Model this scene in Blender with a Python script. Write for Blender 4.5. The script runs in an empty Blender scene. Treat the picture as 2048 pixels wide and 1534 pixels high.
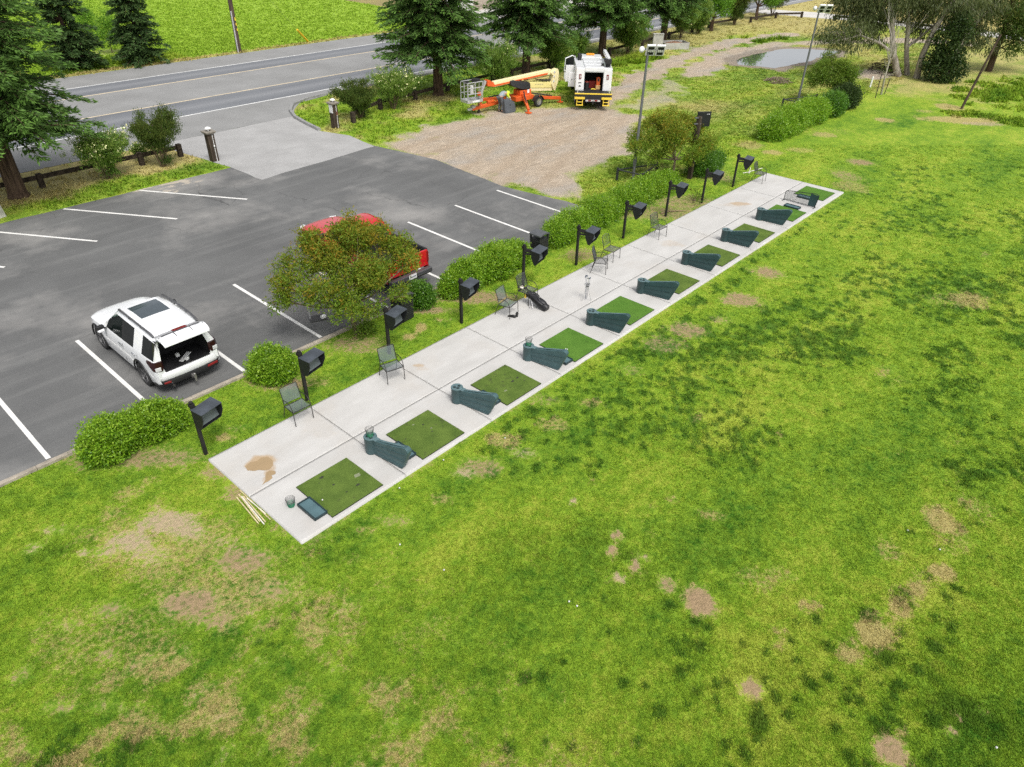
import bpy, math, random
import numpy as np
from mathutils import Vector, Matrix
R_ = math.radians
random.seed(7)
rng = np.random.default_rng(11)
scene = bpy.context.scene
COL = scene.collection

# ------------------------------------------------------------------ camera
# World axes: x runs along the concrete tee slab (away from the viewer), y across it towards the road, z up. Metres.
CAMLOC = np.array([-4.939265, -14.384732, 11.793145])
FWD = np.array([0.6152468676, 0.5425330058, -0.5719521217])
RGT = np.array([0.6711349064, -0.7410926453, 0.0189638749])
UPV = np.array([0.4135809828, 0.3955244983, 0.8200677667])
FPX = 1409.0744
def at(px, py, z=0.0):
    "ground point seen at a photo pixel (survey of the site from the photograph)"
    d = FWD*FPX + RGT*(px-1024) - UPV*(py-767)
    t = (z-CAMLOC[2])/d[2]
    return Vector(CAMLOC + t*d)
cam = bpy.data.cameras.new('camera'); cam_o = bpy.data.objects.new('camera', cam); COL.objects.link(cam_o)
cam.sensor_width = 36.0; cam.lens = 36.0*FPX/2048; cam.clip_end = 3000; cam.clip_start = 0.1
m = Matrix(((RGT[0], UPV[0], -FWD[0], CAMLOC[0]), (RGT[1], UPV[1], -FWD[1], CAMLOC[1]), (RGT[2], UPV[2], -FWD[2], CAMLOC[2]), (0, 0, 0, 1)))
cam_o.matrix_world = m
scene.camera = cam_o

# ------------------------------------------------------------------ materials
MATS = {}
def nodes_of(mat):
    mat.use_nodes = True
    nt = mat.node_tree
    return nt, nt.nodes, nt.links
def mat(name, col, rough=0.6, metal=0.0, var=0.12, scale=8.0, bump=0.0, spec=0.5, coat=0.0, alpha=1.0, trans=0.0, ior=1.45, bscale=None):
    if name in MATS: return MATS[name]
    mt = bpy.data.materials.new(name); nt, n, l = nodes_of(mt)
    b = n['Principled BSDF']
    b.inputs['Roughness'].default_value = rough; b.inputs['Metallic'].default_value = metal
    b.inputs['Specular IOR Level'].default_value = spec; b.inputs['IOR'].default_value = ior
    b.inputs['Coat Weight'].default_value = coat; b.inputs['Coat Roughness'].default_value = 0.04
    b.inputs['Alpha'].default_value = alpha; b.inputs['Transmission Weight'].default_value = trans
    tc = n.new('ShaderNodeTexCoord')
    nz = n.new('ShaderNodeTexNoise'); nz.inputs['Scale'].default_value = scale; nz.inputs['Detail'].default_value = 5
    l.new(tc.outputs['Object'], nz.inputs['Vector'])
    cr = n.new('ShaderNodeValToRGB')
    c = np.array(col[:3])
    cr.color_ramp.elements[0].color = (*np.clip(c*(1-var), 0, 1), 1); cr.color_ramp.elements[0].position = 0.3
    cr.color_ramp.elements[1].color = (*np.clip(c*(1+var), 0, 1), 1); cr.color_ramp.elements[1].position = 0.7
    l.new(nz.outputs['Fac'], cr.inputs['Fac']); l.new(cr.outputs['Color'], b.inputs['Base Color'])
    if bump > 0:
        nz2 = n.new('ShaderNodeTexNoise'); nz2.inputs['Scale'].default_value = bscale or scale*6; nz2.inputs['Detail'].default_value = 4
        l.new(tc.outputs['Object'], nz2.inputs['Vector'])
        bp = n.new('ShaderNodeBump'); bp.inputs['Strength'].default_value = bump; bp.inputs['Distance'].default_value = 0.02
        l.new(nz2.outputs['Fac'], bp.inputs['Height']); l.new(bp.outputs['Normal'], b.inputs['Normal'])
    MATS[name] = mt
    return mt
def leaf_mat(name, c0, c1, tip=None, rough=0.55, trans=0.35, spec=0.3):
    "leaf colour runs c0..c1 with the leaf's own tint value; tip is the colour of young growth, on hedges of painted lit tops (attribute tip)"
    if name in MATS: return MATS[name]
    mt = bpy.data.materials.new(name); nt, n, l = nodes_of(mt)
    b = n['Principled BSDF']; b.inputs['Roughness'].default_value = rough; b.inputs['Specular IOR Level'].default_value = spec
    a = n.new('ShaderNodeAttribute'); a.attribute_name = 'tint'
    cr = n.new('ShaderNodeValToRGB'); cr.color_ramp.elements[0].color = (*c0, 1); cr.color_ramp.elements[1].color = (*c1, 1)
    l.new(a.outputs['Fac'], cr.inputs['Fac'])
    out = cr.outputs['Color']
    if tip is not None:
        a2 = n.new('ShaderNodeAttribute'); a2.attribute_name = 'tip'
        mx = n.new('ShaderNodeMix'); mx.data_type = 'RGBA'
        l.new(a2.outputs['Fac'], mx.inputs['Factor']); l.new(out, mx.inputs['A']); mx.inputs['B'].default_value = (*tip, 1)
        out = mx.outputs['Result']
    l.new(out, b.inputs['Base Color'])
    tr = n.new('ShaderNodeBsdfTranslucent'); l.new(out, tr.inputs['Color'])
    ms = n.new('ShaderNodeMixShader'); ms.inputs['Fac'].default_value = trans
    l.new(b.outputs['BSDF'], ms.inputs[1]); l.new(tr.outputs['BSDF'], ms.inputs[2])
    l.new(ms.outputs['Shader'], n['Material Output'].inputs['Surface'])
    MATS[name] = mt
    return mt
def bark_mat(name, c0, c1, vs=(9, 9, 1.2)):
    if name in MATS: return MATS[name]
    mt = bpy.data.materials.new(name); nt, n, l = nodes_of(mt); b = n['Principled BSDF']; b.inputs['Roughness'].default_value = 0.9
    b.inputs['Specular IOR Level'].default_value = 0.15
    tc = n.new('ShaderNodeTexCoord'); mp = n.new('ShaderNodeMapping'); mp.inputs['Scale'].default_value = vs
    nz = n.new('ShaderNodeTexNoise'); nz.inputs['Scale'].default_value = 1.6; nz.inputs['Detail'].default_value = 6
    l.new(tc.outputs['Object'], mp.inputs['Vector']); l.new(mp.outputs['Vector'], nz.inputs['Vector'])
    cr = n.new('ShaderNodeValToRGB'); cr.color_ramp.elements[0].color = (*c0, 1); cr.color_ramp.elements[1].color = (*c1, 1)
    cr.color_ramp.elements[0].position = .35; cr.color_ramp.elements[1].position = .65
    l.new(nz.outputs['Fac'], cr.inputs['Fac']); l.new(cr.outputs['Color'], b.inputs['Base Color'])
    bp = n.new('ShaderNodeBump'); bp.inputs['Strength'].default_value = .8; bp.inputs['Distance'].default_value = .04
    l.new(nz.outputs['Fac'], bp.inputs['Height']); l.new(bp.outputs['Normal'], b.inputs['Normal'])
    MATS[name] = mt
    return mt
def glass_mat(name, tint=(0.02, 0.03, 0.03), clear=0.5):
    "window glass: a dark tinted pane that reflects and lets part of the inside show"
    if name in MATS: return MATS[name]
    mt = bpy.data.materials.new(name); nt, n, l = nodes_of(mt); b = n['Principled BSDF']
    b.inputs['Base Color'].default_value = (*tint, 1); b.inputs['Roughness'].default_value = 0.03
    tr = n.new('ShaderNodeBsdfTransparent'); tr.inputs['Color'].default_value = (0.55, 0.68, 0.62, 1)
    ms = n.new('ShaderNodeMixShader'); ms.inputs['Fac'].default_value = clear
    l.new(b.outputs['BSDF'], ms.inputs[1]); l.new(tr.outputs['BSDF'], ms.inputs[2])
    l.new(ms.outputs['Shader'], n['Material Output'].inputs['Surface'])
    MATS[name] = mt
    return mt

# ------------------------------------------------------------------ mesh building
class MB:
    def __init__(s): s.v = []; s.f = []
    def add(s, vs, fs):
        o = len(s.v); s.v.extend([tuple(map(float, p)) for p in vs]); s.f.extend([tuple(i+o for i in f) for f in fs]); return s
    def box(s, c, d, rz=0.0, rx=0.0, ry=0.0, taper=1.0):
        M = Matrix.Translation(c) @ Matrix.Rotation(rz, 4, 'Z') @ Matrix.Rotation(ry, 4, 'Y') @ Matrix.Rotation(rx, 4, 'X')
        vs = []
        for z in (-.5, .5):
            k = taper if z > 0 else 1.0
            for x, y in ((-.5, -.5), (.5, -.5), (.5, .5), (-.5, .5)):
                vs.append(M @ Vector((x*d[0]*k, y*d[1]*k, z*d[2])))
        return s.add(vs, [(3, 2, 1, 0), (4, 5, 6, 7), (0, 1, 5, 4), (1, 2, 6, 5), (2, 3, 7, 6), (3, 0, 4, 7)])
    def box2(s, a, b):
        return s.box([(a[i]+b[i])/2 for i in range(3)], [abs(b[i]-a[i]) for i in range(3)])
    def beam(s, p0, p1, w, h):
        p0 = Vector(p0); p1 = Vector(p1); d = p1-p0; L = d.length; d.normalize()
        up = Vector((0, 0, 1)) if abs(d.z) < .95 else Vector((0, 1, 0))
        sx = d.cross(up).normalized(); u = sx.cross(d).normalized(); vs = []
        for p in (p0, p1):
            for a, b in ((-1, -1), (1, -1), (1, 1), (-1, 1)): vs.append(p+sx*(a*w/2)+u*(b*h/2))
        return s.add(vs, [(0, 1, 2, 3), (7, 6, 5, 4), (0, 4, 5, 1), (1, 5, 6, 2), (2, 6, 7, 3), (3, 7, 4, 0)])
    def path(s, pts, r, n=8, closed=False, caps=True):
        P = [Vector(p) for p in pts]; k = len(P)
        rr = r if hasattr(r, '__len__') else [r]*k
        o = len(s.v); prev = None
        for i in range(k):
            if closed: t = P[(i+1) % k]-P[i-1]
            else: t = P[min(i+1, k-1)]-P[max(i-1, 0)]
            t.normalize()
            if prev is None:
                a = Vector((0, 0, 1)) if abs(t.z) < .9 else Vector((1, 0, 0)); u = t.cross(a).normalized()
            else:
                u = prev-t*prev.dot(t)
                u = u.normalized() if u.length > 1e-6 else t.orthogonal().normalized()
            prev = u; w = t.cross(u)
            for j in range(n):
                a = 2*math.pi*j/n; s.v.append(tuple(P[i]+(u*math.cos(a)+w*math.sin(a))*rr[i]))
        segs = k if closed else k-1
        for i in range(segs):
            for j in range(n):
                a = o+i*n+j; b = o+i*n+(j+1) % n; c = o+((i+1) % k)*n+(j+1) % n; d = o+((i+1) % k)*n+j
                s.f.append((a, d, c, b))
        if caps and not closed:
            s.f.append(tuple(o+j for j in range(n))); s.f.append(tuple(o+(k-1)*n+j for j in reversed(range(n))))
        return s
    def tube(s, p0, p1, r0, r1=None, n=10): return s.path([p0, p1], [r0, r0 if r1 is None else r1], n)
    def lathe(s, prof, c=(0, 0, 0), axis='Z', n=20, cap=True):
        o = len(s.v); k = len(prof)
        for (r, h) in prof:
            for j in range(n):
                a = 2*math.pi*j/n; x, y = r*math.cos(a), r*math.sin(a)
                p = (x, y, h) if axis == 'Z' else ((h, x, y) if axis == 'X' else (y, h, x))
                s.v.append((p[0]+c[0], p[1]+c[1], p[2]+c[2]))
        for i in range(k-1):
            for j in range(n): s.f.append((o+i*n+j, o+i*n+(j+1) % n, o+(i+1)*n+(j+1) % n, o+(i+1)*n+j))
        if cap:
            s.f.append(tuple(o+j for j in reversed(range(n)))); s.f.append(tuple(o+(k-1)*n+j for j in range(n)))
        return s
    def prism(s, poly, a0, a1, axis='Z'):
        n = len(poly)
        def P(u, v, a): return (u, v, a) if axis == 'Z' else ((a, u, v) if axis == 'X' else (u, a, v))
        vs = [P(u, v, a0) for u, v in poly]+[P(u, v, a1) for u, v in poly]
        fs = [tuple(reversed(range(n))), tuple(range(n, 2*n))]+[(i, (i+1) % n, n+(i+1) % n, n+i) for i in range(n)]
        return s.add(vs, fs)
    def loft(s, rings, cap=True, closed=True):
        o = len(s.v); n = len(rings[0])
        for r in rings: s.v.extend([tuple(map(float, p)) for p in r])
        for i in range(len(rings)-1):
            for j in range(n if closed else n-1):
                s.f.append((o+i*n+j, o+i*n+(j+1) % n, o+(i+1)*n+(j+1) % n, o+(i+1)*n+j))
        if cap:
            s.f.append(tuple(o+j for j in reversed(range(n)))); s.f.append(tuple(o+(len(rings)-1)*n+j for j in range(n)))
        return s
    def ball(s, c, r, nu=12, nv=8):
        r = r if hasattr(r, '__len__') else (r, r, r)
        rings = []
        for i in range(nv+1):
            t = math.pi*i/nv; q = max(math.sin(t), .02)
            rings.append([(c[0]+r[0]*q*math.cos(2*math.pi*j/nu), c[1]+r[1]*q*math.sin(2*math.pi*j/nu), c[2]-r[2]*math.cos(t)) for j in range(nu)])
        return s.loft(rings)
    def sheet(s, poly, z): return s.add([(x, y, z) for x, y in poly], [tuple(range(len(poly)))])
    def build(s, name, material, parent=None, smooth=None, bevel=0.0, loc=None, fix=True):
        me = bpy.data.meshes.new(name); me.from_pydata(s.v, [], s.f); me.update()
        if fix:
            import bmesh
            bm = bmesh.new(); bm.from_mesh(me); bmesh.ops.recalc_face_normals(bm, faces=bm.faces); bm.to_mesh(me); bm.free()
        me.materials.append(material)
        if smooth is not None:
            me.shade_smooth(); me.set_sharp_from_angle(angle=R_(smooth))
        o = bpy.data.objects.new(name, me); COL.objects.link(o)
        if parent is not None: o.parent = parent
        if loc is not None: o.location = loc
        if bevel > 0:
            b = o.modifiers.new('bevel', 'BEVEL'); b.width = bevel; b.segments = 2; b.limit_method = 'ANGLE'; b.angle_limit = R_(35)
            if smooth is None:
                me.shade_smooth(); b.harden_normals = True
        return o
def tag(o, label=None, cat=None, group=None, kind=None):
    if label: o['label'] = label
    if cat: o['category'] = cat
    if group: o['group'] = group
    if kind: o['kind'] = kind
    return o
def thing(name, label, cat, loc=(0, 0, 0), rz=0.0, group=None):
    o = bpy.data.objects.new(name, None); COL.objects.link(o); o.location = loc; o.rotation_euler = (0, 0, rz); o.empty_display_size = .2
    return tag(o, label, cat, group)
def dup(root, loc=None, rz=None, label=None, group=None, scale=None):
    r = root.copy(); COL.objects.link(r)
    for k in r.keys():
        pass
    if loc is not None: r.location = loc
    if rz is not None: r.rotation_euler = (0, 0, rz)
    if scale is not None: r.scale = scale if hasattr(scale, '__len__') else (scale,)*3
    if label: r['label'] = label
    if group: r['group'] = group
    for ch in list(root.children):
        c = ch.copy(); COL.objects.link(c); c.parent = r
        for g in list(ch.children):
            d = g.copy(); COL.objects.link(d); d.parent = c
    return r
def np_mesh(name, V, F, material, parent=None, attrs=None, loops=None):
    "fast mesh from numpy arrays; F is (n,k) for k-gons"
    me = bpy.data.meshes.new(name); nv = len(V); nf, k = F.shape
    me.vertices.add(nv); me.vertices.foreach_set('co', V.astype(np.float32).ravel())
    me.loops.add(nf*k); me.loops.foreach_set('vertex_index', F.astype(np.int32).ravel())
    me.polygons.add(nf); me.polygons.foreach_set('loop_start', np.arange(0, nf*k, k, dtype=np.int32))
    me.update(calc_edges=True)
    for nm, a in (attrs or {}).items():
        t = me.attributes.new(nm, 'FLOAT', 'POINT'); t.data.foreach_set('value', a.astype(np.float32))
    me.materials.append(material)
    o = bpy.data.objects.new(name, me); COL.objects.link(o)
    if parent is not None: o.parent = parent
    return o
def unit(v): return v/np.maximum(np.linalg.norm(v, axis=-1, keepdims=True), 1e-9)
def leaves(name, P, D, L, W, material, parent=None, tint=None, tip=None, droop=0.0, flat=0.0):
    "leaf or needle-spray quads (a bent pair of triangles each) at points P, pointing along D"
    n = len(P)
    L = np.broadcast_to(np.asarray(L, float), (n,))[:, None]; W = np.broadcast_to(np.asarray(W, float), (n,))[:, None]
    D = unit(D)
    N = rng.normal(size=(n, 3)); N[:, 2] += flat
    S = unit(np.cross(D, N)); N = unit(np.cross(S, D))
    mid = P+D*L*.5-N*L*.08
    V = np.empty((n, 4, 3)); V[:, 0] = P; V[:, 1] = mid+S*W*.5; V[:, 2] = P+D*L; V[:, 3] = mid-S*W*.5
    V[:, 2, 2] -= (droop*L[:, 0])
    F = np.arange(n*4).reshape(n, 4)
    at_ = {'tint': np.repeat(np.clip(tint if tint is not None else rng.random(n), 0, 1), 4)}
    if tip is not None: at_['tip'] = np.repeat(np.clip(tip, 0, 1), 4)
    return np_mesh(name, V.reshape(-1, 3), F, material, parent, at_)

# value noise
def _h(ix, iy, s):
    n = (ix.astype(np.int64)*374761393+iy.astype(np.int64)*668265263+s*144665) & 0x7fffffff
    n = ((n ^ (n >> 13))*1274126177) & 0x7fffffff
    return ((n ^ (n >> 16)) & 0xffff)/65535.0
def vnoise(x, y, s=0):
    ix = np.floor(x); iy = np.floor(y); fx = x-ix; fy = y-iy
    fx = fx*fx*(3-2*fx); fy = fy*fy*(3-2*fy)
    a = _h(ix, iy, s); b = _h(ix+1, iy, s); c = _h(ix, iy+1, s); d = _h(ix+1, iy+1, s)
    return (a*(1-fx)+b*fx)*(1-fy)+(c*(1-fx)+d*fx)*fy
def fbm(x, y, s=0, o=4):
    t = 0; a = .5; n = 0
    for i in range(o): t = t+a*vnoise(x*2**i, y*2**i, s+i*17); n += a; a *= .55
    return t/n
def sdist(x, y, poly):
    "signed distance to a polygon, negative inside"
    d = np.full(x.shape, 1e9); inside = np.zeros(x.shape, bool); n = len(poly)
    for i in range(n):
        ax, ay = poly[i]; bx, by = poly[(i+1) % n]; ex, ey = bx-ax, by-ay
        t = np.clip(((x-ax)*ex+(y-ay)*ey)/(ex*ex+ey*ey), 0, 1)
        d = np.minimum(d, np.hypot(x-ax-t*ex, y-ay-t*ey))
        if by != ay: inside ^= ((ay > y) != (by > y)) & (x < ex*(y-ay)/(ey)+ax)
    return np.where(inside, -d, d)
def ldist(x, y, pts):
    d = np.full(x.shape, 1e9)
    for i in range(len(pts)-1):
        ax, ay = pts[i]; bx, by = pts[i+1]; ex, ey = bx-ax, by-ay
        t = np.clip(((x-ax)*ex+(y-ay)*ey)/(ex*ex+ey*ey), 0, 1); d = np.minimum(d, np.hypot(x-ax-t*ex, y-ay-t*ey))
    return d
def sstep(a, b, x):
    t = np.clip((x-a)/(b-a), 0, 1); return t*t*(3-2*t)
# ------------------------------------------------------------------ regions of the ground
SL, SW, SZ = 31.03, 4.013, 0.07           # tee slab length, width, top
APRON = [(12.2, 17.4), (19.6, 17.9), (19.9, 20.5), (19.25, 22.5), (19.6, 25.4), (20.1, 26.4), (11.4, 26.4), (11.5, 24.4), (12.1, 20.3)]
LOT = [(-70, 2.8), (20.6, 2.8), (20.5, 5.0), (19.9, 8.4), (20.4, 13.7), (19.6, 18.5), (12.25, 18.2), (12.2, 20.1), (-70, 20.35)]
GRAVEL = [(19.5, 18.2), (22.4, 18.4), (25, 19.1), (29, 18.9), (34, 16.9), (36.6, 13.5), (36, 10.5), (33, 9), (28.6, 7.2), (24.4, 6.9), (21.4, 5.2), (20.3, 5)]
ROADSEAM = [(-80, 26.4), (20.1, 26.4), (20.9, 27.7), (22.2, 29.0), (25.9, 29.7), (120, 29.7), (120, 46.9), (-80, 46.9)]
PUDDLE = [(56.6, 14.9), (57.3, 13.2), (57.6, 11.9), (60.0, 11.5), (63.5, 11.3), (67.0, 11.2), (70.0, 11.3), (69.6, 12.6), (68.8, 14.0), (67.4, 15.3), (64.5, 15.9), (61.0, 16.1), (58.4, 15.9)]
FIELD_END = [(56.6, 47.4), (55.4, 59.5), (57.3, 70), (62, 110), (80, 200)]
FX, FY = 0.7500, 0.6614   # viewing direction on the ground
RX, RY = 0.6611, -0.7503
def ell(x, y, px, py, rx, ry):
    "distance field of a patch seen at a photo pixel with the given half sizes"
    c = at(px, py); a = at(px+rx, py); b = at(px, py-ry)
    wx = max((a-c).length, .05); wy = max((b-c).length, .05)
    dx = (x-c.x)*RX+(y-c.y)*RY; dy = (x-c.x)*FX+(y-c.y)*FY
    return np.hypot(dx/wx, dy/wy)
# bare earth (kind 0 pale dust, 1 brown soil, 2 straw)
PATCH = [(320, 1085, 175, 62, 2, .62), (440, 1185, 130, 60, 2, .62), (200, 1280, 150, 70, 2, .5), (1720, 1290, 46, 22, 2, .5), (1762, 1245, 40, 22, 2, .5), (1815, 1195, 40, 22, 2, .5), (1860, 1158, 36, 20, 2, .5), (1905, 1080, 34, 26, 2, .5), (1950, 1010, 34, 26, 2, .45), (1905, 600, 60, 14, 2, .45), (335, 1045, 62, 22, 0, 1), (262, 1082, 46, 20, 0, .9), (375, 1065, 40, 14, 0, .7), (210, 1105, 34, 10, 0, .75), (165, 1106, 16, 8, 0, .8), (480, 1120, 48, 26, 1, .85),
 (385, 1205, 55, 26, 1, .95), (425, 1240, 40, 16, 1, .7), (300, 1110, 40, 16, 0, .6), (220, 1220, 30, 15, 1, .75), (140, 1250, 30, 9, 1, .6), (215, 1310, 22, 11, 1, .8), (120, 1415, 30, 12, 1, .75), (205, 1410, 26, 12, 1, .65),
 (40, 1350, 24, 16, 1, .6), (270, 1330, 18, 8, 1, .7), (110, 1060, 26, 12, 0, .55), (70, 1095, 20, 10, 0, .6), (450, 1085, 40, 14, 0, .5), (590, 1190, 45, 22, 2, .55), (545, 1180, 30, 18, 1, .6),
 (1535, 545, 26, 11, 1, .95), (1478, 600, 32, 12, 1, .95), (1375, 660, 32, 12, 1, .8), (1405, 1206, 25, 24, 1, 1.3), (1234, 1070, 14, 10, 1, 1.1), (1224, 1101, 10, 11, 1, 1.3), (1270, 1135, 11, 10, 1, 1.2), (1286, 1115, 14, 6, 0, .9),
 (1238, 1156, 14, 10, 0, 1.1), (1335, 1171, 15, 11, 1, 1), (1148, 1004, 9, 7, 0, 1), (1509, 1379, 21, 19, 1, 1.1), (1780, 1500, 26, 24, 1, 1.2), (1806, 1466, 12, 8, 2, .9), (1900, 1462, 11, 7, 1, .9), (1920, 1433, 7, 5, 1, 1.2), (1967, 1421, 8, 6, 1, 1.2),
 (1745, 1268, 30, 22, 2, 1), (1698, 1308, 28, 14, 2, .85), (1800, 1216, 22, 18, 2, .8), (1834, 1176, 20, 15, 2, .85), (1886, 1146, 22, 14, 2, 1), (1885, 1040, 28, 22, 2, .85), (1935, 600, 40, 15, 2, .7), (1935, 1005, 20, 14, 2, .6), (1780, 1105, 26, 18, 2, .55),
 (1618, 1213, 26, 13, 2, .75), (1560, 1262, 18, 8, 2, .75), (1560, 1292, 14, 9, 2, .75), (1420, 1030, 30, 12, 2, .6), (1345, 1000, 18, 9, 2, .6), (960, 935, 42, 18, 1, .75), (935, 945, 26, 10, 0, .75), (880, 1000, 30, 14, 2, .55), (790, 1040, 34, 14, 1, .65), (730, 1060, 30, 10, 2, .6),
 (1010, 880, 40, 14, 2, .7), (1050, 905, 30, 14, 0, .55), (1110, 850, 34, 14, 2, .6), (1090, 800, 30, 10, 1, .55), (1330, 690, 40, 14, 1, .6), (1260, 740, 26, 9, 1, .55), (1440, 640, 24, 9, 1, .6), (1180, 805, 26, 10, 2, .6), (1725, 325, 22, 5, 1, .9), (1690, 350, 26, 10, 1, .7), (1700, 372, 34, 9, 2, .6),
 (1650, 270, 26, 5, 2, .7), (1770, 240, 20, 4, 2, .8), (1920, 240, 60, 6, 2, .9), (1965, 248, 40, 3, 0, .8), (1900, 215, 24, 6, 2, .9), (1850, 222, 20, 3, 2, .6), (1545, 305, 20, 5, 2, .8), (1600, 300, 30, 5, 2, .6),
 (260, 985, 30, 12, 2, .6), (300, 960, 20, 8, 2, .55), (450, 875, 15, 6, 2, .9), (470, 858, 16, 5, 1, .6), (843, 655, 10, 8, 2, 1), (818, 674, 12, 6, 2, .95), (880, 640, 12, 5, 2, .7), (900, 640, 10, 4, 2, .6), (645, 767, 10, 5, 2, .7), (1500, 290, 30, 8, 2, .7),
 (560, 765, 60, 14, 1, .95), (715, 690, 62, 16, 1, .75), (270, 915, 110, 18, 1, .8), (860, 620, 34, 8, 1, .95), (960, 595, 90, 10, 1, .9), (1290, 425, 110, 12, 1, .75), (1370, 405, 60, 12, 1, .75), (1420, 350, 40, 10, 1, .7), (1620, 262, 90, 8, 1, .4),
 (1165, 510, 40, 10, 1, .8), (1355, 335, 40, 7, 2, .5), (430, 945, 22, 14, 1, .85), (470, 985, 22, 14, 1, .8), (560, 1060, 26, 10, 1, .5)]
LUSHP = [(1260, 1110, 34, 16, .8), (1180, 1090, 120, 90, .5), (1060, 1090, 120, 60, .5), (1230, 1210, 22, 14, .7), (1920, 1420, 70, 40, .9), (2000, 1450, 60, 50, .6), (1900, 1330, 60, 30, .5), (1770, 1310, 30, 16, 1), (1870, 1350, 24, 26, .8), (300, 1075, 20, 9, .8), (205, 1150, 30, 16, .6), (120, 1100, 60, 24, .5),
 (1380, 880, 150, 80, .32), (1460, 760, 150, 50, .32), (1700, 640, 260, 60, .25), (1850, 480, 200, 60, .22), (1760, 300, 140, 24, .3), (930, 1180, 140, 60, .4), (760, 1220, 120, 60, .35), (800, 1330, 200, 60, .3), (650, 1110, 60, 24, .5), (1560, 1380, 70, 60, .3), (620, 1080, 40, 16, .6), (530, 1040, 40, 26, .6), (480, 1480, 150, 60, .3)]
LR = np.random.default_rng(3)
# darker, taller tufts of coarse grass scattered over the lawn: (x, y, r)
TUFTS = []
def add_tufts(n, u0, u1, v0, v1, r0, r1, k0):
    m = 0
    while m < n:
        u, v = LR.uniform(u0, u1), LR.uniform(v0, v1); p = at(u, v)
        if p.y > -4.35: continue
        k = vnoise(np.array([p.x*.3]), np.array([p.y*.55]), 5)[0]*.65+vnoise(np.array([p.x*1.1]), np.array([p.y*1.4]), 6)[0]*.35
        if LR.random() < max(0, k-k0)*3: TUFTS.append((p.x, p.y, LR.uniform(r0, r1)**1.0)); m += 1
add_tufts(2300, 1150, 2300, 330, 720, .05, .14, .36)
add_tufts(1300, 980, 2300, 680, 960, .035, .10, .40)
add_tufts(170, 880, 2300, 900, 1600, .035, .10, .44)
add_tufts(34, 1250, 2300, 1000, 1600, .08, .17, .30)
add_tufts(120, -100, 700, 930, 1600, .03, .08, .45)
TUFTS = np.array(TUFTS)
def masks(x, y):
    "per-point fractions: bare, soil hue, straw, lush, gravel, verge dryness, field"
    n1 = fbm(x*.9, y*.9, 1); n2 = fbm(x*3.2, y*3.2, 2); n3 = fbm(x*.18, y*.18, 3, 3)
    bare = np.zeros(x.shape); soil = np.full(x.shape, .5); straw = np.zeros(x.shape); lush = np.zeros(x.shape)
    for (px, py, rx, ry, kind, s) in PATCH:
        c = at(px, py); R = max((at(px+rx, py)-c).length, (at(px, py-ry)-c).length)*2.2
        sel = np.abs(x-c.x)+np.abs(y-c.y) < R*1.5
        if not sel.any(): continue
        xs, ys = x[sel], y[sel]
        q = ell(xs, ys, px, py, rx*1.08, ry*1.08)*(1+(n2[sel]-.5)*.7+(n1[sel]-.5)*.8)
        k = s*sstep(1.55, .55, q)
        if kind == 2: straw[sel] = np.maximum(straw[sel], k)
        else:
            up = k > bare[sel]
            t = bare[sel]; t[up] = k[up]; bare[sel] = t
            t = soil[sel]; t[up] = 0.15 if kind == 0 else .85; soil[sel] = t
            straw[sel] = np.maximum(straw[sel], .6*s*sstep(2.0, .9, q))
    for (px, py, rx, ry, s) in LUSHP:
        q = ell(x, y, px, py, rx, ry)*(1+(n1-.5)*1.0)
        lush = np.maximum(lush, .62*s*sstep(1.5, .3, q)*(.5+n2))
    for (tx, ty, r) in TUFTS:
        sel = (np.abs(x-tx) < r*2) & (np.abs(y-ty) < r*2)
        if sel.any():
            q = np.hypot((x[sel]-tx)/1.25, y[sel]-ty)/r
            lush[sel] = np.maximum(lush[sel], .95*sstep(1.5, .3, q*(1+(n2[sel]-.5)*.9)))
    # left of the range the turf is thin and strawy
    thin = sstep(4, -2, x)*sstep(-1.5, -5, y)
    straw = np.maximum(straw, thin*(.16+.55*sstep(.34, .70, fbm(x*1.9, y*2.3, 9))))
    bare = np.maximum(bare, thin*sstep(.54, .78, fbm(x*2.3+3, y*3.0, 10))*.55)
    straw = np.maximum(straw, sstep(-3.9, -8, y)*sstep(.60, .86, fbm(x*.5, y*1.0, 12))*.55)
    lawn = (y < 2.9)
    # along the foot of the slab
    ds = np.maximum(np.maximum(-x, x-SL), np.maximum(y, -SW-y))
    e = sstep(.28, .0, ds)*(n2 > .42)
    bare = np.maximum(bare, e*.6); soil = np.where(e > .3, .75, soil)
    # gravel lot, wheel tracks, gravel round the puddle
    g = sstep(1.4, -1.9, sdist(x, y, GRAVEL)+(n1-.5)*3.6)
    tr = np.minimum(ldist(x, y, [(34, 13.5), (38, 15.3), (44, 17.0), (50, 18.7), (57, 20.3), (66, 20.8), (76, 19)])*1.0, ldist(x, y, [(50, 15.6), (58, 17.3), (64, 17.6), (70, 16.6), (76, 13), (82, 9), (86, 2)])*.9)
    g = np.maximum(g, sstep(2.1, .3, tr+(n1-.5)*2.4)*(.70+.30*sstep(.3, .6, n3)))
    g = np.maximum(g, sstep(1.6, .1, sdist(x, y, PUDDLE)+(n1-.5)*1.8)*1.0)
    g = np.maximum(g, sstep(2.0, .4, ldist(x, y, [(36, 14), (40, 12.5), (46, 15)])+(n1-.5)*3)*.55)
    g = np.maximum(g, sstep(3.0, 1.5, np.hypot(x-61.5, (y-5.4)*1.3)+(n1-.5)*2)*.8)
    g = np.where(lawn, 0, g)
    trk = np.full(x.shape, 9.0)
    for pl in ([(19, 10), (25, 12.6), (32, 13.6), (40, 15.6), (48, 18)], [(20, 15.5), (26, 16.2), (33, 14.6), (40, 15.0)], [(21, 8), (26, 10.2), (31, 11), (36, 13)]):
        trk = np.minimum(trk, np.abs(ldist(x, y, pl)-.85))
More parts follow.
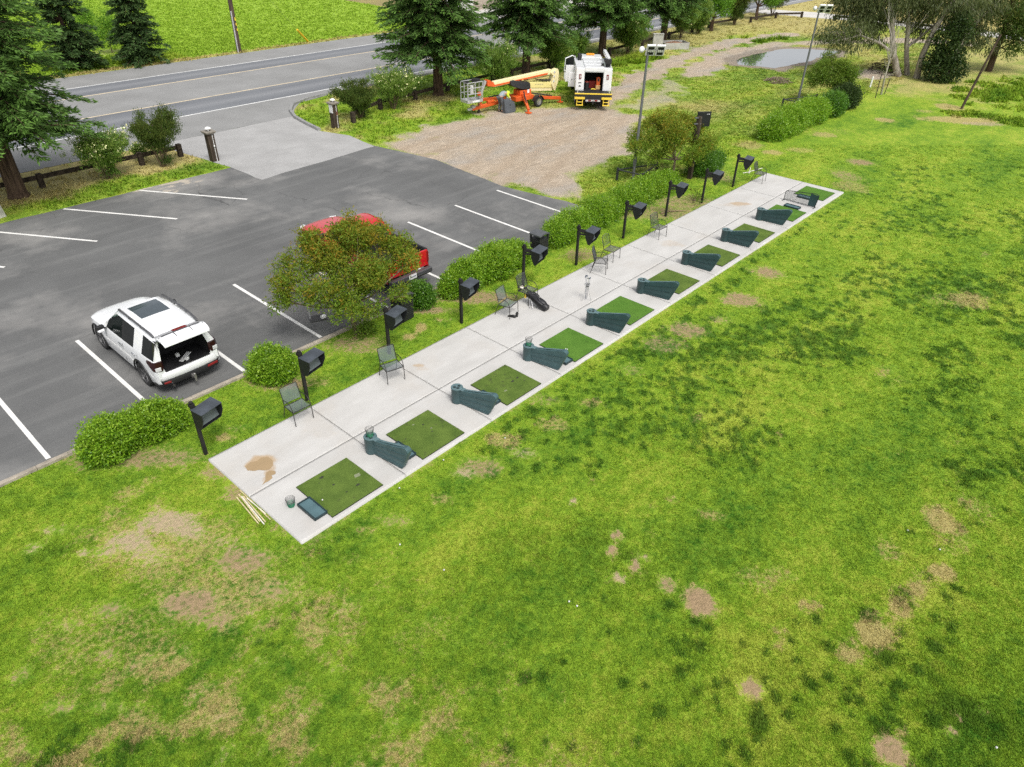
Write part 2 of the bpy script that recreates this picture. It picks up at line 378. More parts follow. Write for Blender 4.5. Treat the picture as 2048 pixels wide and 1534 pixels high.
    track = sstep(.42, .10, trk+(n2-.5)*.25)*(.4+.6*n1)
    wet = sstep(2.2, .2, sdist(x, y, PUDDLE)+(n1-.5)*1.4)
    # dry verge between the lots and the road
    v1 = ((x < 12.5) & (y > 20.0)).astype(float)
    dry = v1*np.clip(sstep(21.4, 23.0, y+(n1-.5)*2.4)*(.60+.5*n1)+.2, 0, 1)
    v2 = ((x > 19.2) & (y > 18) & (y < 31)).astype(float)
    dry = np.maximum(dry, v2*(sstep(.42, .72, fbm(x*.5, y*.5, 21))*.75))
    dry = np.maximum(dry, v2*sstep(45, 60, x)*sstep(20.5, 23, y+(n1-.5)*3)*.75)
    dry = np.maximum(dry, sstep(70, 80, x)*sstep(14, 17, y+(n1-.5)*4)*.85)
    dry = np.maximum(dry, sstep(2.4, 5.5, y+(n1-.5)*3)*((y < 18) & (x > 20)).astype(float)*(.30+.42*sstep(.40, .80, fbm(x*.22+7, y*.30, 24))))
    dry = np.maximum(dry, sstep(53, 59, x+(n1-.5)*7)*sstep(7.0, 3.5, y+(n1-.5)*4)*sstep(-7, -2, y+(n1-.5)*5)*(.35+.6*fbm(x*.5, y*.5, 55)))
    dry = np.maximum(dry, sstep(66, 76, x+(n1-.5)*12)*sstep(16, 10, y)*(.15+.55*n3))
    dry = np.maximum(dry, sstep(94, 97, x)*.9)
    dry = np.maximum(dry, ((y > 46.8) & (y < 47.9)).astype(float)*.9*(x < 57))
    field = ((y > 47.2)).astype(float)*sstep(57.5, 55.5, x+(n1-.5)*1.2-np.clip((y-60)*.05, 0, 10))
    b2 = ((y > 46.9) & (x > 56.5)).astype(float)
    bare = np.maximum(bare, b2*.9); soil = np.where(b2 > .5, .9, soil)
    bare = np.maximum(bare, sstep(2.4, 1.2, np.hypot(x-20.4, y-54.5)+(n1-.5))*.6)
    field = field*np.where((np.abs(x-20.4) < 4) & (y < 53), .0, 1)
    # verge soil round the tree feet
    for (tx, ty) in ((3.25, 23.0), (29.9, 23.8), (40.3, 24.7), (50.9, 25.2)):
        k = sstep(2.2, .6, np.hypot(x-tx, y-ty)+(n1-.5)); dry = np.maximum(dry, k*.9)
    return dict(bare=np.clip(bare, 0, 1.3), soil=soil, straw=np.clip(straw, 0, 1), lush=np.clip(lush, 0, 1), gravel=np.clip(g, 0, 1), dry=np.clip(dry, 0, 1), field=field, wet=wet, track=track)

def ground_mat(name='turf', blade=False):
    mt = bpy.data.materials.new(name); nt, n, l = nodes_of(mt); b = n['Principled BSDF']
    b.inputs['Roughness'].default_value = .8; b.inputs['Specular IOR Level'].default_value = .2
    gm = n.new('ShaderNodeNewGeometry'); pos = gm.outputs['Position']
    def noise(scale, detail=4, rough=.55, stretch=None):
        z = n.new('ShaderNodeTexNoise'); z.inputs['Scale'].default_value = scale; z.inputs['Detail'].default_value = detail; z.inputs['Roughness'].default_value = rough
        if stretch:
            mp = n.new('ShaderNodeMapping'); mp.inputs['Scale'].default_value = stretch; l.new(pos, mp.inputs['Vector']); l.new(mp.outputs['Vector'], z.inputs['Vector'])
        else: l.new(pos, z.inputs['Vector'])
        return z.outputs['Fac']
    def attr(nm):
        a = n.new('ShaderNodeAttribute'); a.attribute_name = nm; return a.outputs['Fac']
    def math_(op, a, c, d=None):
        q = n.new('ShaderNodeMath'); q.operation = op
        for i, v in enumerate((a, c, d)):
            if v is None: continue
            if isinstance(v, (int, float)): q.inputs[i].default_value = v
            else: l.new(v, q.inputs[i])
        return q.outputs[0]
    def ramp(f, *st):
        r = n.new('ShaderNodeValToRGB'); e = r.color_ramp.elements
        while len(e) < len(st): e.new(.5)
        for i, (p, c) in enumerate(st): e[i].position = p; e[i].color = (*c, 1)
        l.new(f, r.inputs['Fac']); return r.outputs['Color']
    def smooth(v, lo, hi):
        q = n.new('ShaderNodeMapRange'); q.interpolation_type = 'SMOOTHSTEP'; q.inputs['From Min'].default_value = lo; q.inputs['From Max'].default_value = hi
        l.new(v, q.inputs['Value']); return q.outputs['Result']
    def mix(f, a, c):
        q = n.new('ShaderNodeMix'); q.data_type = 'RGBA'
        for k, v in (('Factor', f), ('A', a), ('B', c)):
            if isinstance(v, tuple): q.inputs[k].default_value = (*v, 1)
            elif isinstance(v, float): q.inputs[k].default_value = v
            else: l.new(v, q.inputs[k])
        return q.outputs['Result']
    nb = noise(1.0, 5, .6, (.10, .30, 1)); nm = noise(1.3, 5, .62); nf = noise(9, 5, .65); nff = noise(42, 3, .7)
    # green turf
    ns = noise(3.4, 4, .6)
    f1 = math_('ADD', math_('MULTIPLY', nb, .40), math_('ADD', math_('MULTIPLY', nm, .20), math_('ADD', math_('MULTIPLY', ns, .20), math_('MULTIPLY', nf, .20))))
    col = ramp(f1, (.395, G_DK), (.455, G_MD), (.508, G_LT), (.575, G_YL))
    col = mix(attr('field'), col, ramp(noise(1.1, 6, .7, (.5, 1.6, 1)), (.3, (.215, .360, .026)), (.6, (.270, .405, .036)), (.8, (.325, .430, .055))))
    lush = smooth(math_('ADD', attr('lush'), math_('MULTIPLY', math_('SUBTRACT', nf, .5), .9)), .18, .80)
    col = mix(math_('MULTIPLY', lush, .75), col, G_LUSH)
    # straw and dead grass
    thr = math_('ADD', math_('MULTIPLY', math_('SUBTRACT', nf, .5), 1.5), math_('MULTIPLY', math_('SUBTRACT', nff, .5), .9))
    st = smooth(math_('ADD', attr('straw'), thr), .38, .80)
    col = mix(math_('MULTIPLY', st, .8), col, ramp(nff, (.3, (.33, .25, .10)), (.7, (.50, .39, .18))))
    dr = smooth(math_('ADD', attr('dry'), math_('ADD', math_('MULTIPLY', thr, .5), math_('MULTIPLY', math_('SUBTRACT', nm, .5), .6))), .10, 1.0)
    col = mix(math_('MULTIPLY', dr, .85), col, ramp(nf, (.3, (.32, .23, .105)), (.5, (.47, .37, .165)), (.72, (.53, .47, .15))))
    if not blade:
        bt = smooth(math_('ADD', attr('bare'), math_('ADD', math_('MULTIPLY', thr, 1.1), math_('MULTIPLY', math_('SUBTRACT', ns, .5), 1.1))), .36, 1.0)
        soil = mix(attr('soil'), ramp(nff, (.3, (.36, .275, .18)), (.7, (.50, .39, .27))), ramp(nf, (.3, (.20, .125, .07)), (.7, (.36, .245, .145))))
        col = mix(math_('MULTIPLY', bt, .86), col, soil)
        gt = smooth(math_('ADD', attr('gravel'), math_('MULTIPLY', thr, .65)), .30, .72)
        vr = n.new('ShaderNodeTexVoronoi'); vr.inputs['Scale'].default_value = 40; l.new(pos, vr.inputs['Vector'])
        stone = ramp(vr.outputs['Color'], (.2, (.25, .235, .215)), (.8, (.44, .42, .39)))
        stone = mix(.7, stone, ramp(noise(2.2, 7, .8), (.3, (.235, .21, .18)), (.7, (.41, .375, .325))))
        dirt = ramp(noise(1.8, 6, .7, (.7, 1.5, 1)), (.3, (.32, .255, .185)), (.72, (.49, .405, .31)))
        gcol = mix(smooth(noise(.40, 6, .6, (.55, 1.1, 1)), .42, .78), dirt, stone)
        gcol = mix(math_('MULTIPLY', attr('track'), .75), gcol, (.33, .255, .18))
        col = mix(gt, col, gcol)
        wt = smooth(math_('ADD', attr('wet'), math_('MULTIPLY', thr, .4)), .3, .8)
        col = mix(math_('MULTIPLY', wt, .55), col, (.15, .125, .10))
        hb = math_('ADD', math_('MULTIPLY', nff, .5), math_('MULTIPLY', nf, 1.0))
        bp = n.new('ShaderNodeBump'); bp.inputs['Strength'].default_value = .9; bp.inputs['Distance'].default_value = .05
        l.new(hb, bp.inputs['Height']); l.new(bp.outputs['Normal'], b.inputs['Normal'])
        l.new(col, b.inputs['Base Color'])
    else:
        a = attr('tint')
        q = n.new('ShaderNodeHueSaturation'); l.new(col, q.inputs['Color'])
        l.new(math_('ADD', math_('MULTIPLY', a, 1.0), .58), q.inputs['Value']); q.inputs['Saturation'].default_value = 1.0
        col = q.outputs['Color']
        l.new(col, b.inputs['Base Color'])
        tr = n.new('ShaderNodeBsdfTranslucent'); l.new(col, tr.inputs['Color'])
        ms = n.new('ShaderNodeMixShader'); ms.inputs['Fac'].default_value = .35
        l.new(b.outputs['BSDF'], ms.inputs[1]); l.new(tr.outputs['BSDF'], ms.inputs[2]); l.new(ms.outputs['Shader'], n['Material Output'].inputs['Surface'])
    return mt
G_DK = (.052, .148, .008); G_MD = (.135, .245, .016); G_LT = (.198, .315, .020); G_YL = (.305, .375, .040); G_LUSH = (.036, .112, .009)
def axis_vals(segs):
    out = []
    for a, b, st in segs: out.extend(np.arange(a, b-1e-6, st))
    out.append(segs[-1][1]); return np.array(out)
gx = axis_vals([(-900, -100, 160), (-100, -14, 4), (-14, 34, .17), (34, 62, .3), (62, 100, .6), (100, 160, 5), (160, 1200, 130)])
gy = axis_vals([(-900, -60, 140), (-60, -24, 4), (-24, 3.2, .17), (3.2, 31, .35), (31, 46, 3), (46, 60, .7), (60, 120, 5), (120, 1200, 120)])
X, Y = np.meshgrid(gx, gy, indexing='ij')
MK = masks(X.ravel(), Y.ravel())
V = np.stack([X.ravel(), Y.ravel(), np.zeros(X.size)], 1)
ny = len(gy); I, J = np.meshgrid(np.arange(len(gx)-1), np.arange(ny-1), indexing='ij')
a_ = (I*ny+J).ravel(); F = np.stack([a_, a_+ny, a_+ny+1, a_+1], 1)
MT_TURF = ground_mat('turf'); MT_BLADE = ground_mat('grass_blade', True)
ground = np_mesh('ground', V, F, MT_TURF, None, MK); tag(ground, kind='structure')

# ------------------------------------------------------------------ grass blades (one mass nobody could count)
def on_grass(x, y):
    ok = np.ones(x.shape, bool)
    ok &= ~((x > .0) & (x < SL) & (y < .0) & (y > -SW))
    ok &= sdist(x, y, LOT) > .12
    ok &= sdist(x, y, APRON) > .1
    ok &= sdist(x, y, ROADSEAM) > .1
    ok &= sdist(x, y, PUDDLE) > .2
    ok &= ~((x > 89.5) & (x < 96.3)) & ~((y > 46.9) & (x > 57))
    return ok
def blades(name, n, px0, px1, py0, py1, cond, lo, hi, per=5, wid=.011, green=False, tsd=.2):
    u = rng.uniform(px0, px1, n); v = rng.uniform(py0, py1, n)
    d = FWD[None]*FPX+RGT[None]*(u-1024)[:, None]-UPV[None]*(v-767)[:, None]
    t = -CAMLOC[2]/d[:, 2]; P = CAMLOC+t[:, None]*d
    x, y = P[:, 0], P[:, 1]
    k = on_grass(x, y) & cond(x, y) & (t > 0)
    x, y = x[k], y[k]; M = masks(x, y); dist = np.hypot(np.hypot(x-CAMLOC[0], y-CAMLOC[1]), CAMLOC[2])
    keep = rng.random(len(x)) > np.clip(np.maximum(M['bare']*1.5, M['gravel']*1.9), 0, 1)
    x, y, dist = x[keep], y[keep], dist[keep]; M = {a: b[keep] for a, b in M.items()}
    if green: M['dry'] = M['dry']*.25
    h = rng.uniform(lo, hi, len(x))*(1+1.3*M['lush']-.35*M['straw']); w = wid*np.clip(dist/16, 1, 4)
    m = len(x); N = m*per
    bx = np.repeat(x, per)+rng.normal(0, .035, N)*np.repeat(w/wid, per); by = np.repeat(y, per)+rng.normal(0, .035, N)*np.repeat(w/wid, per)
    a = rng.uniform(0, 2*np.pi, N); le = rng.uniform(.25, 1.15, N); hh = np.repeat(h, per)*rng.uniform(.6, 1.2, N); ww = np.repeat(w, per)*rng.uniform(.7, 1.3, N)
    V = np.empty((N, 3, 3)); sx, sy = -np.sin(a)*ww, np.cos(a)*ww
    V[:, 0] = np.stack([bx-sx, by-sy, np.full(N, -.004)], 1); V[:, 1] = np.stack([bx+sx, by+sy, np.full(N, -.004)], 1)
    V[:, 2] = np.stack([bx+np.cos(a)*le*hh, by+np.sin(a)*le*hh, hh*.8], 1)
    at_ = {q: np.repeat(np.repeat(M[q], per), 3) for q in ('lush', 'straw', 'dry', 'field')}
    at_['tint'] = np.repeat(np.clip(rng.normal(.45, tsd, N), 0, 1), 3)
    o = np_mesh(name, V.reshape(-1, 3), np.arange(N*3).reshape(N, 3), MT_BLADE, None, at_)
    return tag(o, kind='stuff')
QUICK = False
qs = .15 if QUICK else 1.0
tag(blades('lawn_grass', int(330000*qs), -240, 2300, 290, 1760, lambda x, y: y < 2.9, .018, .042), 'short mown grass of the driving range lawn', 'grass')
tag(blades('verge_grass', int(60000*qs), -150, 2200, -60, 420, lambda x, y: (y > 18.0) & (y < 31) & ((x > 13) | (rng.random(x.shape) < sstep(23.2, 21.2, y)+.15)), .06, .20, 5, .014), 'longer green and dry grass on the verge by the road', 'grass')
tag(blades('rough_grass', int(90000*qs), 900, 2300, -60, 480, lambda x, y: (y > 2.9) & (y < 18.0), .04, .11, 5, .014, tsd=.13), 'yellowish green rough between the gravel and the lawn hedge', 'grass')
tag(blades('field_grass', int(60000*qs), -150, 1000, -80, 215, lambda x, y: (y > 46.5) & (x < 57), .08, .20, 5, .016, tsd=.09), 'bright green tall grass of the field across the road', 'grass')

# ------------------------------------------------------------------ paved sheets
def paved(name, lo, hi, sc, streak=None, spots=0.0, seam=None, band=None, bump=.35):
    mt = bpy.data.materials.new(name); nt, n, l = nodes_of(mt); b = n['Principled BSDF']; b.inputs['Roughness'].default_value = .85; b.inputs['Specular IOR Level'].default_value = .25
    gm = n.new('ShaderNodeNewGeometry'); pos = gm.outputs['Position']
    def noise(s, d=5, r=.6, st=None, rz=0):
        z = n.new('ShaderNodeTexNoise'); z.inputs['Scale'].default_value = s; z.inputs['Detail'].default_value = d; z.inputs['Roughness'].default_value = r
        if st is not None:
            mp = n.new('ShaderNodeMapping'); mp.inputs['Scale'].default_value = st; mp.inputs['Rotation'].default_value = (0, 0, rz); l.new(pos, mp.inputs['Vector']); l.new(mp.outputs['Vector'], z.inputs['Vector'])
        else: l.new(pos, z.inputs['Vector'])
        return z.outputs['Fac']
    def ramp(f, *s):
        r = n.new('ShaderNodeValToRGB'); e = r.color_ramp.elements
        while len(e) < len(s): e.new(.5)
        for i, (p, c) in enumerate(s): e[i].position = p; e[i].color = ((*c, 1) if len(c) == 3 else c)
        l.new(f, r.inputs['Fac']); return r.outputs['Color']
    def mix(f, a, c, mode='MIX'):
        q = n.new('ShaderNodeMix'); q.data_type = 'RGBA'; q.blend_type = mode
        for k, v in (('Factor', f), ('A', a), ('B', c)):
            if isinstance(v, tuple): q.inputs[k].default_value = (*v, 1)
            elif isinstance(v, float): q.inputs[k].default_value = v
            else: l.new(v, q.inputs[k])
        return q.outputs['Result']
    col = ramp(noise(sc, 6), (.3, lo), (.7, hi))
    if streak:
        st_, rz_, c_, k0, k1 = streak
        col = mix(ramp(noise(1.0, 5, .6, st_, rz_), (k0, (0, 0, 0)), (k1, (.75, .75, .75))), col, c_)
    fine = noise(60, 3, .7)
    col = mix(.35, col, ramp(fine, (.3, (.25, .25, .25)), (.7, (.8, .8, .8))), 'OVERLAY')
    if spots > 0:
        v = n.new('ShaderNodeTexVoronoi'); v.inputs['Scale'].default_value = 1.1; l.new(pos, v.inputs['Vector'])
        col = mix(ramp(v.outputs['Distance'], (.02*spots, (1, 1, 1)), (.05*spots, (0, 0, 0))), col, (.05, .045, .04))
    if band:
        col = band(n, l, pos, col, mix, ramp, noise)
    l.new(col, b.inputs['Base Color'])
    bp = n.new('ShaderNodeBump'); bp.inputs['Strength'].default_value = bump; bp.inputs['Distance'].default_value = .01; l.new(fine, bp.inputs['Height']); l.new(bp.outputs['Normal'], b.inputs['Normal'])
    return mt
def dense(poly, st=.6, wob=0.0, fixed=()):
    "polygon outline with a ragged edge"
    out = []; n = len(poly)
    for i in range(n):
        a = Vector(poly[i]); b2 = Vector(poly[(i+1) % n]); L = (b2-a).length; k = max(1, min(int(L/st), 400))
        for j in range(k):
            p = a.lerp(b2, j/k)
            if wob and abs(p.x) < 110:
                q = float(fbm(np.array([p.x*.8]), np.array([p.y*.8]), 33)[0])-.5; nn = (b2-a).normalized(); p = p+Vector((-nn.y, nn.x))*q*wob*2
            out.append((p.x, p.y))
    return out
def road_band(n, l, pos, col, mix, ramp, noise):
    sx = n.new('ShaderNodeSeparateXYZ'); l.new(pos, sx.inputs[0])
    mr = n.new('ShaderNodeMapRange'); mr.inputs['From Min'].default_value = 26.0; mr.inputs['From Max'].default_value = 48.0
    l.new(sx.outputs['Y'], mr.inputs['Value'])
    def p(y): return (y-26.0)/22.0
    lane = ramp(mr.outputs['Result'], (p(30.9), (0, 0, 0)), (p(31.15), (1, 1, 1)), (p(34.4), (1, 1, 1)), (p(34.65), (0, 0, 0)), (p(40.0), (0, 0, 0)), (p(40.25), (1, 1, 1)), (p(42.9), (1, 1, 1)), (p(43.15), (0, 0, 0)))
    col = mix(lane, col, ramp(noise(.9, 5, .6, (.12, 1, 1)), (.3, (.135, .142, .155)), (.7, (.185, .193, .205))))
    trk = ramp(mr.outputs['Result'], (p(31.9), (0, 0, 0)), (p(32.7), (.5, .5, .5)), (p(33.5), (0, 0, 0)), (p(40.9), (0, 0, 0)), (p(41.6), (.45, .45, .45)), (p(42.3), (0, 0, 0)))
    return mix(trk, col, (.27, .275, .285))
road = MB().sheet(dense([p for p in ROADSEAM], 1.2, .0), .012).build('road', paved('road_asphalt', (.205, .205, .20), (.265, .265, .26), .35, band=road_band)); tag(road, kind='structure')
apron = MB().sheet(dense(APRON, .4, .08), .008).build('driveway_apron', paved('weathered_asphalt', (.29, .287, .28), (.365, .362, .355), .6, ((.6, 2.2, 1), .3, (.27, .265, .26), .5, .9))); tag(apron, kind='structure')
def lot_band(n, l, pos, col, mix, ramp, noise):
    dust = ramp(noise(.16, 5, .62), (.50, (0, 0, 0)), (.68, (.75, .75, .75)))
    col = mix(dust, col, (.30, .29, .275))
    col = mix(ramp(noise(2.6, 4, .75), (.70, (0, 0, 0)), (.76, (.45, .45, .45))), col, (.36, .35, .33))
    dd = n.new('ShaderNodeVectorMath'); dd.operation = 'DISTANCE'; l.new(pos, dd.inputs[0]); dd.inputs[1].default_value = (8.9, 20.4, 0)
    mq = n.new('ShaderNodeMath'); mq.operation = 'MULTIPLY_ADD'; l.new(noise(1.7, 5, .7, (.6, 1.6, 1)), mq.inputs[0]); mq.inputs[1].default_value = 9.0; l.new(dd.outputs['Value'], mq.inputs[2])
    mw = n.new('ShaderNodeMapRange'); mw.inputs['From Min'].default_value = 5.6; mw.inputs['From Max'].default_value = 4.9; l.new(mq.outputs[0], mw.inputs['Value'])
    col = mix(mw.outputs['Result'], col, (.42, .37, .305))
    vo = n.new('ShaderNodeTexVoronoi'); vo.feature = 'DISTANCE_TO_EDGE'; vo.inputs['Scale'].default_value = .19
    va = n.new('ShaderNodeVectorMath'); va.operation = 'MULTIPLY_ADD'; nzc = n.new('ShaderNodeTexNoise'); nzc.inputs['Scale'].default_value = .9; nzc.inputs['Detail'].default_value = 6; l.new(pos, nzc.inputs['Vector'])
    l.new(nzc.outputs['Color'], va.inputs[0]); va.inputs[1].default_value = (1.6, 1.6, 0); l.new(pos, va.inputs[2]); l.new(va.outputs[0], vo.inputs['Vector'])
    ck = n.new('ShaderNodeMath'); ck.operation = 'MULTIPLY'; l.new(ramp(vo.outputs['Distance'], (.0016, (1, 1, 1)), (.0042, (0, 0, 0))), ck.inputs[0]); l.new(ramp(noise(.14, 3), (.48, (0, 0, 0)), (.58, (.75, .75, .75))), ck.inputs[1])
    col = mix(ck.outputs[0], col, (.045, .045, .043))
    bl = ramp(noise(.55, 6, .7), (.62, (0, 0, 0)), (.70, (.5, .5, .5)))
    return mix(bl, col, (.085, .085, .085))
lot = MB().sheet(dense(LOT, .5, .07), .004).build('parking_lot', paved('lot_asphalt', (.098, .099, .098), (.140, .141, .139), .30, ((.13, 1.7, 1), -.50, (.205, .204, .198), .50, .92), .5, band=lot_band)); tag(lot, kind='structure')
far_drive = MB().sheet([(58.5, 46.85), (90, 46.85), (96, 56), (80, 66), (60, 60)], .008).build('driveway_across_road', paved('pale_drive', (.42, .40, .37), (.52, .50, .47), .5)); tag(far_drive, kind='structure')
back_path = MB().sheet(dense([(90.5, -10), (94.2, -10), (96.3, 8), (96.2, 17), (95.5, 24.5), (92, 33), (86, 34), (88.5, 30), (90.0, 24.0), (92.0, 17), (92, 8)], 1, .3), .006).build('gravel_path', paved('pale_path', (.44, .42, .39), (.58, .56, .52), .5)); tag(back_path, kind='structure')
# puddle: still water over mud
wm = bpy.data.materials.new('puddle_water'); nt, n, l = nodes_of(wm); b = n['Principled BSDF']
b.inputs['Base Color'].default_value = (.12, .115, .11, 1); b.inputs['Roughness'].default_value = .015; b.inputs['IOR'].default_value = 2.3; b.inputs['Specular IOR Level'].default_value = .9; b.inputs['Coat Weight'].default_value = 1.0; b.inputs['Coat IOR'].default_value = 2.2; b.inputs['Coat Roughness'].default_value = .01
puddle = MB().sheet(dense(PUDDLE, .35, .35), .006).build('puddle_water', wm); tag(puddle, kind='structure')
mud = MB().sheet(dense([(x, y) for x, y in [(1, .0)]], 1), 0) if False else None
# fresh mud spill on the slab is below; road paint
PAINT_W = mat('road_paint', (.72, .72, .70), .7, var=.14, scale=1.5); PAINT_Y = mat('road_paint_cream', (.62, .52, .36), .7, var=.15, scale=1.5)
LOT_W = mat('lot_paint', (.70, .69, .66), .7, var=.13, scale=2.2)
def strip(name, p0, p1, w, mt, z, parent=None):
    p0 = Vector(p0); p1 = Vector(p1); d = (p1-p0).normalized(); nn = Vector((-d.y, d.x))*w/2
    return MB().sheet([tuple(p0-nn), tuple(p1-nn), tuple(p1+nn), tuple(p0+nn)], z).build(name, mt, parent)
for y, w, mt in ((30.95, .13, PAINT_W), (34.5, .16, PAINT_Y), (40.12, .16, PAINT_Y), (43.0, .13, PAINT_W)):
    o = strip('road_marking', (-80, y), (120, y), w, mt, .016); tag(o, kind='structure')
for k, xx in enumerate((-5.37, -2.66, .05, 2.73, 5.43, 8.17, 10.95, 13.68, 16.5, 19.3)):
    o = strip('parking_stripe', (xx, 2.95), (xx, 8.25), .115, LOT_W, .008); tag(o, kind='structure')
for k in range(5):
    e = Vector((10.29-3.33*k, 15.5)); o = strip('parking_stripe', e, e+Vector((-2.9, 4.55)), .115, LOT_W, .008); tag(o, kind='structure')
for k in range(7):  # little white scrapes and droppings on the asphalt
    pass
# kerbs
KERB = mat('kerb_concrete', (.36, .34, .31), .9, var=.2, scale=5, bump=.3)
k = MB()
for i in range(30): k.box((-9.5+i*1.0, 2.74, .03), (.995, .13, .10))
kerb = k.build('kerb', mat('kerb_concrete_old', (.33, .29, .235), .9, var=.3, scale=4, bump=.4), bevel=.012); tag(kerb, kind='structure')
cur = [(19.25, 22.6), (19.5, 24.3), (19.85, 26.0), (20.5, 27.5), (21.5, 28.75), (23.2, 29.5), (25.9, 29.75), (34, 29.8), (60, 29.8), (100, 29.8)]
k = MB(); rings = []
for i, p in enumerate(cur):
    a = Vector(cur[max(i-1, 0)]); b2 = Vector(cur[min(i+1, len(cur)-1)]); d = (b2-a).normalized(); nn = Vector((-d.y, d.x)); q = Vector(p)
    rings.append([(q.x+nn.x*.11, q.y+nn.y*.11, -.02), (q.x-nn.x*.11, q.y-nn.y*.11, -.02), (q.x-nn.x*.10, q.y-nn.y*.10, .14), (q.x+nn.x*.08, q.y+nn.y*.08, .14)])
kerb2 = k.loft(rings).build('kerb', mat('kerb_grey', (.25, .25, .245), .9, var=.2, scale=5, bump=.3)); tag(kerb2, kind='structure')

# ------------------------------------------------------------------ tee slab
def slab_mat():
    mt = bpy.data.materials.new('slab_concrete'); nt, n, l = nodes_of(mt); b = n['Principled BSDF']; b.inputs['Roughness'].default_value = .8; b.inputs['Specular IOR Level'].default_value = .3
    gm = n.new('ShaderNodeNewGeometry'); pos = gm.outputs['Position']
    def noise(s, d=6, r=.6, st=None):
        z = n.new('ShaderNodeTexNoise'); z.inputs['Scale'].default_value = s; z.inputs['Detail'].default_value = d; z.inputs['Roughness'].default_value = r
        if st:
            mp = n.new('ShaderNodeMapping'); mp.inputs['Scale'].default_value = st; l.new(pos, mp.inputs['Vector']); l.new(mp.outputs['Vector'], z.inputs['Vector'])
        else: l.new(pos, z.inputs['Vector'])
        return z.outputs['Fac']
    def ramp(f, *s):
        r = n.new('ShaderNodeValToRGB'); e = r.color_ramp.elements
        while len(e) < len(s): e.new(.5)
        for i, (p, c) in enumerate(s): e[i].position = p; e[i].color = (*c, 1)
        l.new(f, r.inputs['Fac']); return r.outputs['Color']
    def mix(f, a, c):
        q = n.new('ShaderNodeMix'); q.data_type = 'RGBA'
        for k, v in (('Factor', f), ('A', a), ('B', c)):
            if isinstance(v, tuple): q.inputs[k].default_value = (*v, 1)
            elif isinstance(v, float): q.inputs[k].default_value = v
            else: l.new(v, q.inputs[k])
        return q.outputs['Result']
    col = ramp(noise(1.2, 7, .6, (.5, 1.4, 1)), (.3, (.425, .415, .395)), (.7, (.51, .50, .48)))
    col = mix(ramp(noise(.5, 6, .65), (.52, (0, 0, 0)), (.75, (.55, .55, .55))), col, (.43, .395, .35))
    col = mix(ramp(noise(14, 6, .75), (.60, (0, 0, 0)), (.78, (.4, .4, .4))), col, (.42, .40, .375))
    a = n.new('ShaderNodeAttribute'); a.attribute_name = 'mud'
    q = n.new('ShaderNodeMath'); q.operation = 'MULTIPLY_ADD'; l.new(noise(7, 6, .7), q.inputs[0]); q.inputs[1].default_value = .55; q.inputs[2].default_value = -.27
    q2 = n.new('ShaderNodeMath'); q2.operation = 'ADD'; l.new(q.outputs[0], q2.inputs[0]); l.new(a.outputs['Fac'], q2.inputs[1])
    mr = n.new('ShaderNodeMapRange'); mr.interpolation_type = 'SMOOTHSTEP'; mr.inputs['From Min'].default_value = .25; mr.inputs['From Max'].default_value = 1.05; l.new(q2.outputs[0], mr.inputs['Value'])
    col = mix(mr.outputs['Result'], col, (.40, .295, .185))
    l.new(col, b.inputs['Base Color'])
    bp = n.new('ShaderNodeBump'); bp.inputs['Strength'].default_value = .25; bp.inputs['Distance'].default_value = .008; l.new(noise(50, 4, .7), bp.inputs['Height']); l.new(bp.outputs['Normal'], b.inputs['Normal'])
    return mt
sm = slab_mat()
WC = 1.924
joints = [2.99, 6.01, 9.03, 12.08, 15.18, 18.28, 21.46, 24.66, 27.95]
xs = [0]+joints+[SL]; root = thing('tee_slab', 'long pale concrete tee slab with saw cut joints and a row of mats', 'slab', (0, 0, 0))
root['kind'] = 'structure'
JW = .007
MUD = [(525, 925, 28, 13, 1.0), (508, 934, 18, 8, 1.0), (541, 945, 9, 12, .8), (532, 962, 6, 6, .7), (650, 868, 50, 16, .33), (690, 855, 40, 12, .25), (590, 915, 60, 20, .25), (838, 735, 12, 4, .75), (845, 742, 16, 4, .5), (1060, 640, 60, 14, .2), (1340, 490, 26, 7, .5), (1480, 411, 20, 3.5, .8), (1466, 413, 26, 4, .5), (1290, 530, 40, 10, .22), (1100, 690, 40, 12, .18), (1215, 590, 40, 10, .18)]
